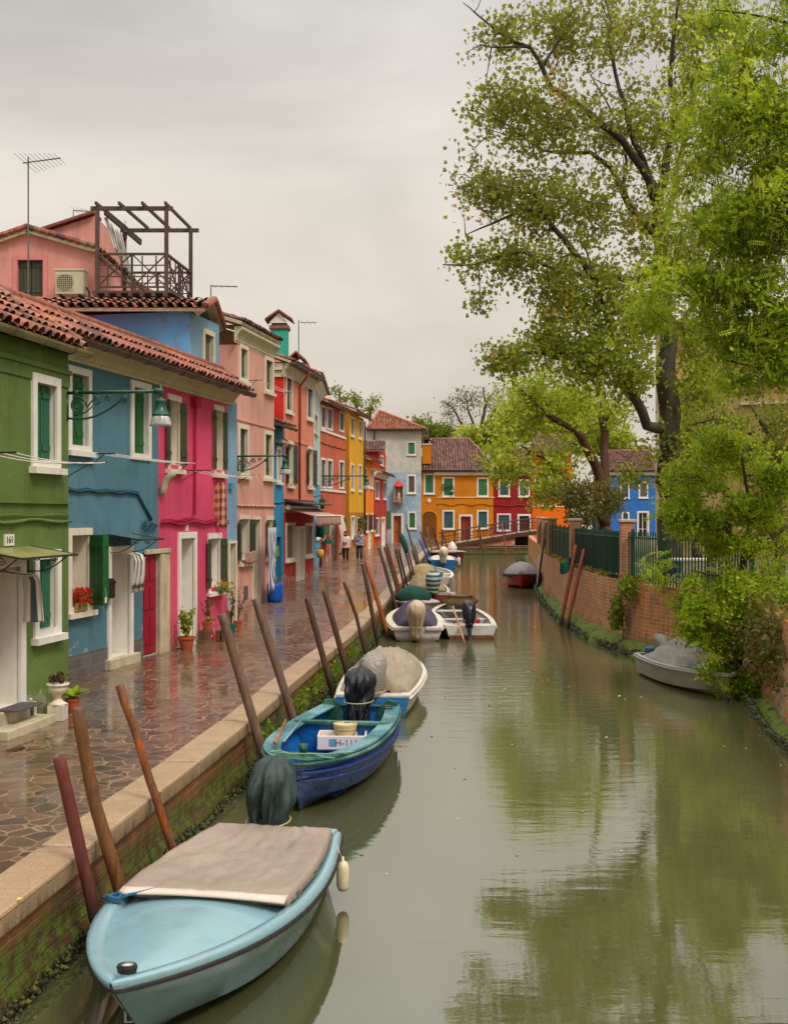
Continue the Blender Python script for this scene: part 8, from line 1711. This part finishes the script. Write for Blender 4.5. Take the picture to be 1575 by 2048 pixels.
# ================================================================== PEOPLE
def person(label, p, hgt, skinm, clothm, legm, hairm, stride=.18, facing=(0, -1), shoe=None):
    t = thing('person', label, 'person', tuple(p), 0, 'people walking in the rain'); s = hgt/1.75; fx = Vector((facing[0], facing[1], 0)).normalized(); sd = Vector((-fx.y, fx.x, 0))
    def q(f, l, z): return p+fx*f*s+sd*l*s+Vector((0, 0, z*s))
    J = {'pel': (0, 0, .95), 'wai': (0, 0, 1.08), 'che': (.01, 0, 1.28), 'nek': (.0, 0, 1.45), 'chin': (.02, 0, 1.54), 'head': (.01, 0, 1.64), 'crown': (0, 0, 1.72),
         'hl': (0, .10, .90), 'kl': (stride*.7, .10, .50), 'al': (stride*.9, .10, .09), 'tl': (stride*.9+.16, .11, .035), 'hr': (0, -.10, .90), 'kr': (-.02, -.10, .49), 'ar': (-stride, -.10, .11), 'tr': (-stride+.15, -.11, .035),
         'sl': (0, .18, 1.40), 'el': (-.06, .25, 1.13), 'wl': (.08, .24, .90), 'ml': (.12, .235, .83), 'sr': (0, -.18, 1.40), 'er': (.0, -.25, 1.12), 'wr': (.14, -.20, .95), 'mr': (.19, -.19, .90)}
    Rr = {'pel': .15, 'wai': .135, 'che': .155, 'nek': .058, 'chin': .075, 'head': .095, 'crown': .055, 'hl': .095, 'kl': .065, 'al': .045, 'tl': .035, 'hr': .095, 'kr': .065, 'ar': .045, 'tr': .035, 'sl': .07, 'el': .048, 'wl': .033, 'ml': .038, 'sr': .07, 'er': .048, 'wr': .033, 'mr': .038}
    E = ['pel wai', 'wai che', 'che nek', 'nek chin', 'chin head', 'head crown', 'pel hl', 'hl kl', 'kl al', 'al tl', 'pel hr', 'hr kr', 'kr ar', 'ar tr', 'che sl', 'sl el', 'el wl', 'wl ml', 'che sr', 'sr er', 'er wr', 'wr mr']
    N = list(J); V = [q(*J[k])-p for k in N]; Ed = []
    for e in E: a, b = e.split(); Ed.append((N.index(a), N.index(b)))
    radii = [Rr[k]*s for k in N]
    for side, mm, sg in (('l', 'ml', 1), ('r', 'mr', -1)):
        b = J[mm]
        for k, (dl, ln) in enumerate(((-.028, .075), (-.010, .085), (.010, .08), (.028, .065))):
            i = len(V); V.append(q(b[0]+dl, b[1], b[2]-.03)-p); V.append(q(b[0]+dl+.012, b[1], b[2]-.03-ln)-p); radii += [.012*s, .008*s]; Ed += [(N.index(mm), i), (i, i+1)]
        i = len(V); V.append(q(b[0]+.05, b[1]-sg*.01, b[2]-.02)-p); radii.append(.010*s); Ed.append((N.index(mm), i))
    me = bpy.data.meshes.new('body'); me.from_pydata([tuple(v) for v in V], Ed, []); me.materials.append(skinm); o = bpy.data.objects.new('body', me); COL.objects.link(o); o.parent = t
    sk = o.modifiers.new('skin', 'SKIN'); sk.use_smooth_shade = True
    if not me.skin_vertices: me.attributes.new
    try: lay = me.skin_vertices[0]
    except Exception:
        lay = None
    if lay is None:
        bm_ = __import__('bmesh').new(); bm_.from_mesh(me); bm_.verts.layers.skin.verify(); bm_.to_mesh(me); bm_.free(); lay = me.skin_vertices[0]
    for k, r in enumerate(radii): lay.data[k].radius = (r, r)
    lay.data[0].use_root = True
    su = o.modifiers.new('sub', 'SUBSURF'); su.levels = 1; su.render_levels = 1
    hc = q(.02, 0, 1.635)
    m = MB(); m.lathe(hc+Vector((0, 0, 0)), [(.0, -.02), (.1*s, 0), (.112*s, .05*s), (.09*s, .11*s), (0, .135*s)], 12, ax=(.95, 1.05)); hair = m.build('hair', hairm, t, smooth=True); hair.location = tuple(-fx*.02)
    m = MB(); n0 = q(.105, 0, 1.62); m.tube([n0+Vector((0, 0, .03)), n0+fx*.025], [.008, .014], 6); m.build('nose', skinm, t)
    m = MB()
    for sg in (1, -1): c = q(.108, .034*sg, 1.645); m.lathe(c, [(0, -.012), (.013, 0), (0, .012)], 6)
    m.tube([q(.112, -.025, 1.565), q(.116, 0, 1.56), q(.112, .025, 1.565)], .006, 4); m.build('facial_features', IRON, t)
    for sy, k, a, tt in ((1, 'kl', 'al', 'tl'), (-1, 'kr', 'ar', 'tr')):
        m = MB(); hh = 'hl' if sy == 1 else 'hr'; m.tube([q(*J[hh])+Vector((0, 0, .03)), q(*J[k]), q(*J[a])], [.115*s, .082*s, .068*s], 10); m.build('trouser_leg', legm, t, smooth=True)
        m = MB(); a_ = q(*J[a]); t_ = q(*J[tt]); m.tube([a_-fx*.05+Vector((0, 0, -.02)), a_+Vector((0, 0, -.01)), t_+fx*.02], [.045*s, .055*s, .035*s], 8, sq=1); m.build('shoe', shoe or IRON, t, smooth=True)
    return t, q, s, J
SKIN = plain('skin', C(206, 150, 122), .6, .05, 3, 0); HAIR = plain('dark_hair', C(42, 34, 30), .7)
def poncho(t, q, s, mat, top, bottom, w0, w1, hood=False, name='raincoat', op=1.0):
    rs = []
    for k in range(12):
        u = k/11; z = top+(bottom-top)*u; w = (w0+(w1-w0)*u**.7) if u > .12 else w0*.35+(w0-.35*w0)*(u/.12); ring = []
        for j in range(32):
            a = 2*PI*j/32; f = 1+.05*math.sin(j*1.9+u*3)*(.3+u); ring.append(q(math.cos(a)*w*.62*f, math.sin(a)*w*f, z+.01*math.sin(j*2)))
        rs.append(ring)
    m = MB(); m.rings(rs, cap0=False, cap1=False); m.build(name, mat, t, smooth=True, solid=.006)
    for sg in (1, -1):
        m = MB(); m.tube([q(0, sg*.15, 1.42), q(-.04*1, sg*.27, 1.15), q(.07 if sg == 1 else .12, sg*.25 if sg == 1 else -.21, .96)], [.085*s, .075*s, .065*s], 10); m.build('sleeve', mat, t, smooth=True)
    if hood:
        m = MB(); rs = []
        for z, w in ((1.44, .12), (1.5, .135), (1.6, .15), (1.68, .15), (1.75, .12), (1.79, .05)): rs.append([q(math.cos(a)*w*.95-.025, math.sin(a)*w*.85, z) for a in [PI*.28+(2*PI-PI*.56)*j/16 for j in range(17)]])
        m.rings(rs, closed=False); m.build('hood', mat, t, smooth=True, solid=.006)
Zp = 62.5; p = Vector((P(691, 0, Zp).x, Zp, Q)); PCH = plain('pale_pink_raincoat', C(222, 186, 172), .35, .06, 3, .2); BLK = plain('black_trousers', C(34, 30, 36), .8)
t, q, s, J = person('woman in a pale pinkish raincoat with grey bag, black trousers and short dark hair', p, 1.60, SKIN, PCH, BLK, HAIR, .12, (.1, -1)); poncho(t, q, s, PCH, 1.46, .72, .27, .34)
m = MB(); m.lathe(q(.22, -.10, .96), [(.0, 0), (.14, .03), (.17, .12), (.13, .2), (0, .22)], 14, ax=(1, .5)); tag(m.build('shoulder_bag', plain('grey_bag', C(146, 150, 152), .5), None, smooth=True), 'round grey shoulder bag worn by the woman in the pinkish raincoat', 'bag')
m = MB(); m.lathe(q(.02, 0, 1.44), [(.08, 0), (.1, .03), (.09, .08), (.06, .1)], 12, ax=(.9, 1.1)); m.build('scarf', plain('dark_scarf', C(50, 50, 52), .9), t, smooth=True)
p = Vector((P(718.5, 0, Zp).x, Zp, Q)); PPL = NT('clear_purplish_raincoat'); PPL.col(PPL.mix(PPL.maprange(PPL.noise(PPL.pos(), 5, 4), .4, .6, 0, 1), C(92, 78, 92), C(176, 166, 176))); PPL.rough(.25); PPL = PPL.m; JEAN = plain('slate_jeans', C(72, 66, 80), .85)
t, q, s, J = person('man in a hooded translucent purple grey raincoat and slate jeans', p, 1.74, SKIN, PPL, JEAN, HAIR, .10, (0, -1)); poncho(t, q, s, PPL, 1.46, .80, .30, .33, hood=True)
# ================================================================== LIGHT, SKY, CAMERA
w = bpy.data.worlds.new('World'); scene.world = w; w.use_nodes = True; nt = w.node_tree; N_ = nt.nodes; Lk = nt.links.new
bg = N_['Background']; bg.inputs['Strength'].default_value = .1
SUN_EL, SUN_AZ = 52, 140     # azimuth measured clockwise from +Y: behind the camera, to the right
sky = N_.new('ShaderNodeTexSky'); sky.sky_type = 'NISHITA'; sky.sun_disc = False; sky.sun_elevation = R(SUN_EL); sky.sun_rotation = R(SUN_AZ); sky.air_density = 1; sky.dust_density = 4
tc = N_.new('ShaderNodeTexCoord'); mp = N_.new('ShaderNodeMapping'); mp.inputs['Scale'].default_value = (1.0, 1.0, 2.6); mp.inputs['Rotation'].default_value = (.0, .35, 0); Lk(tc.outputs['Generated'], mp.inputs['Vector'])
ns = N_.new('ShaderNodeTexNoise'); ns.inputs['Scale'].default_value = 2.1; ns.inputs['Detail'].default_value = 7; ns.inputs['Roughness'].default_value = .5; ns.inputs['Distortion'].default_value = .5; Lk(mp.outputs['Vector'], ns.inputs['Vector'])
sx = N_.new('ShaderNodeSeparateXYZ'); Lk(tc.outputs['Generated'], sx.inputs[0])
def mr(src, a, b, c, d):
    m = N_.new('ShaderNodeMapRange'); Lk(src, m.inputs[0])
    for i, x in enumerate((a, b, c, d)): m.inputs[i+1].default_value = x
    return m.outputs[0]
rmp = N_.new('ShaderNodeValToRGB'); Lk(mr(sx.outputs[2], 0, 1, 0, 1), rmp.inputs['Fac']); e = rmp.color_ramp.elements
e[0].position = 0; e[0].color = (.76, .675, .56, 1); e[1].position = 1; e[1].color = (1, 1, 1, 1)
for p_, c_ in ((.12, (.775, .70, .60, 1)), (.26, (.775, .708, .618, 1)), (.42, (.66, .63, .59, 1)), (.6, (.9, .88, .86, 1))): q = e.new(p_); q.color = c_
mu = N_.new('ShaderNodeVectorMath'); mu.operation = 'SCALE'; Lk(rmp.outputs['Color'], mu.inputs[0]); mm = N_.new('ShaderNodeMath'); mm.operation = 'MULTIPLY'; Lk(mr(ns.outputs['Fac'], .36, .64, .78, 1.14), mm.inputs[0]); Lk(mr(sx.outputs[2], .46, .95, 8.9, 21.0), mm.inputs[1]); Lk(mm.outputs[0], mu.inputs['Scale'])
mx = N_.new('ShaderNodeMix'); mx.data_type = 'RGBA'; mx.inputs[0].default_value = .94; Lk(sky.outputs['Color'], mx.inputs[6]); Lk(mu.outputs[0], mx.inputs[7]); Lk(mx.outputs[2], bg.inputs['Color'])
sd = bpy.data.lights.new('sun', 'SUN'); sd.energy = 1.5; sd.angle = R(14); sd.color = (1, .93, .82); so = bpy.data.objects.new('sun', sd); COL.objects.link(so)
az = R(SUN_AZ); el = R(SUN_EL); dirv = Vector((math.sin(az)*math.cos(el), math.cos(az)*math.cos(el), math.sin(el))); so.rotation_euler = dirv.to_track_quat('Z', 'Y').to_euler()
cd = bpy.data.cameras.new('camera'); cd.sensor_fit = 'VERTICAL'; cd.sensor_height = 36; cd.lens = F/2048*36; cd.shift_y = (HZ-1024)/2048; cd.clip_end = 5000; cd.clip_start = .1
co = bpy.data.objects.new('camera', cd); COL.objects.link(co); co.location = (0, 0, CAM); co.rotation_euler = (R(90), 0, 0); scene.camera = co
vs = scene.view_settings; vs.view_transform = 'Standard'; vs.look = 'None'; vs.gamma = 1; vs.exposure = .22; vs.use_curve_mapping = False
scene.cycles.max_bounces = 7; scene.cycles.diffuse_bounces = 3; scene.cycles.glossy_bounces = 3; scene.cycles.transmission_bounces = 4; scene.cycles.transparent_max_bounces = 6; scene.cycles.caustics_reflective = False; scene.cycles.caustics_refractive = False
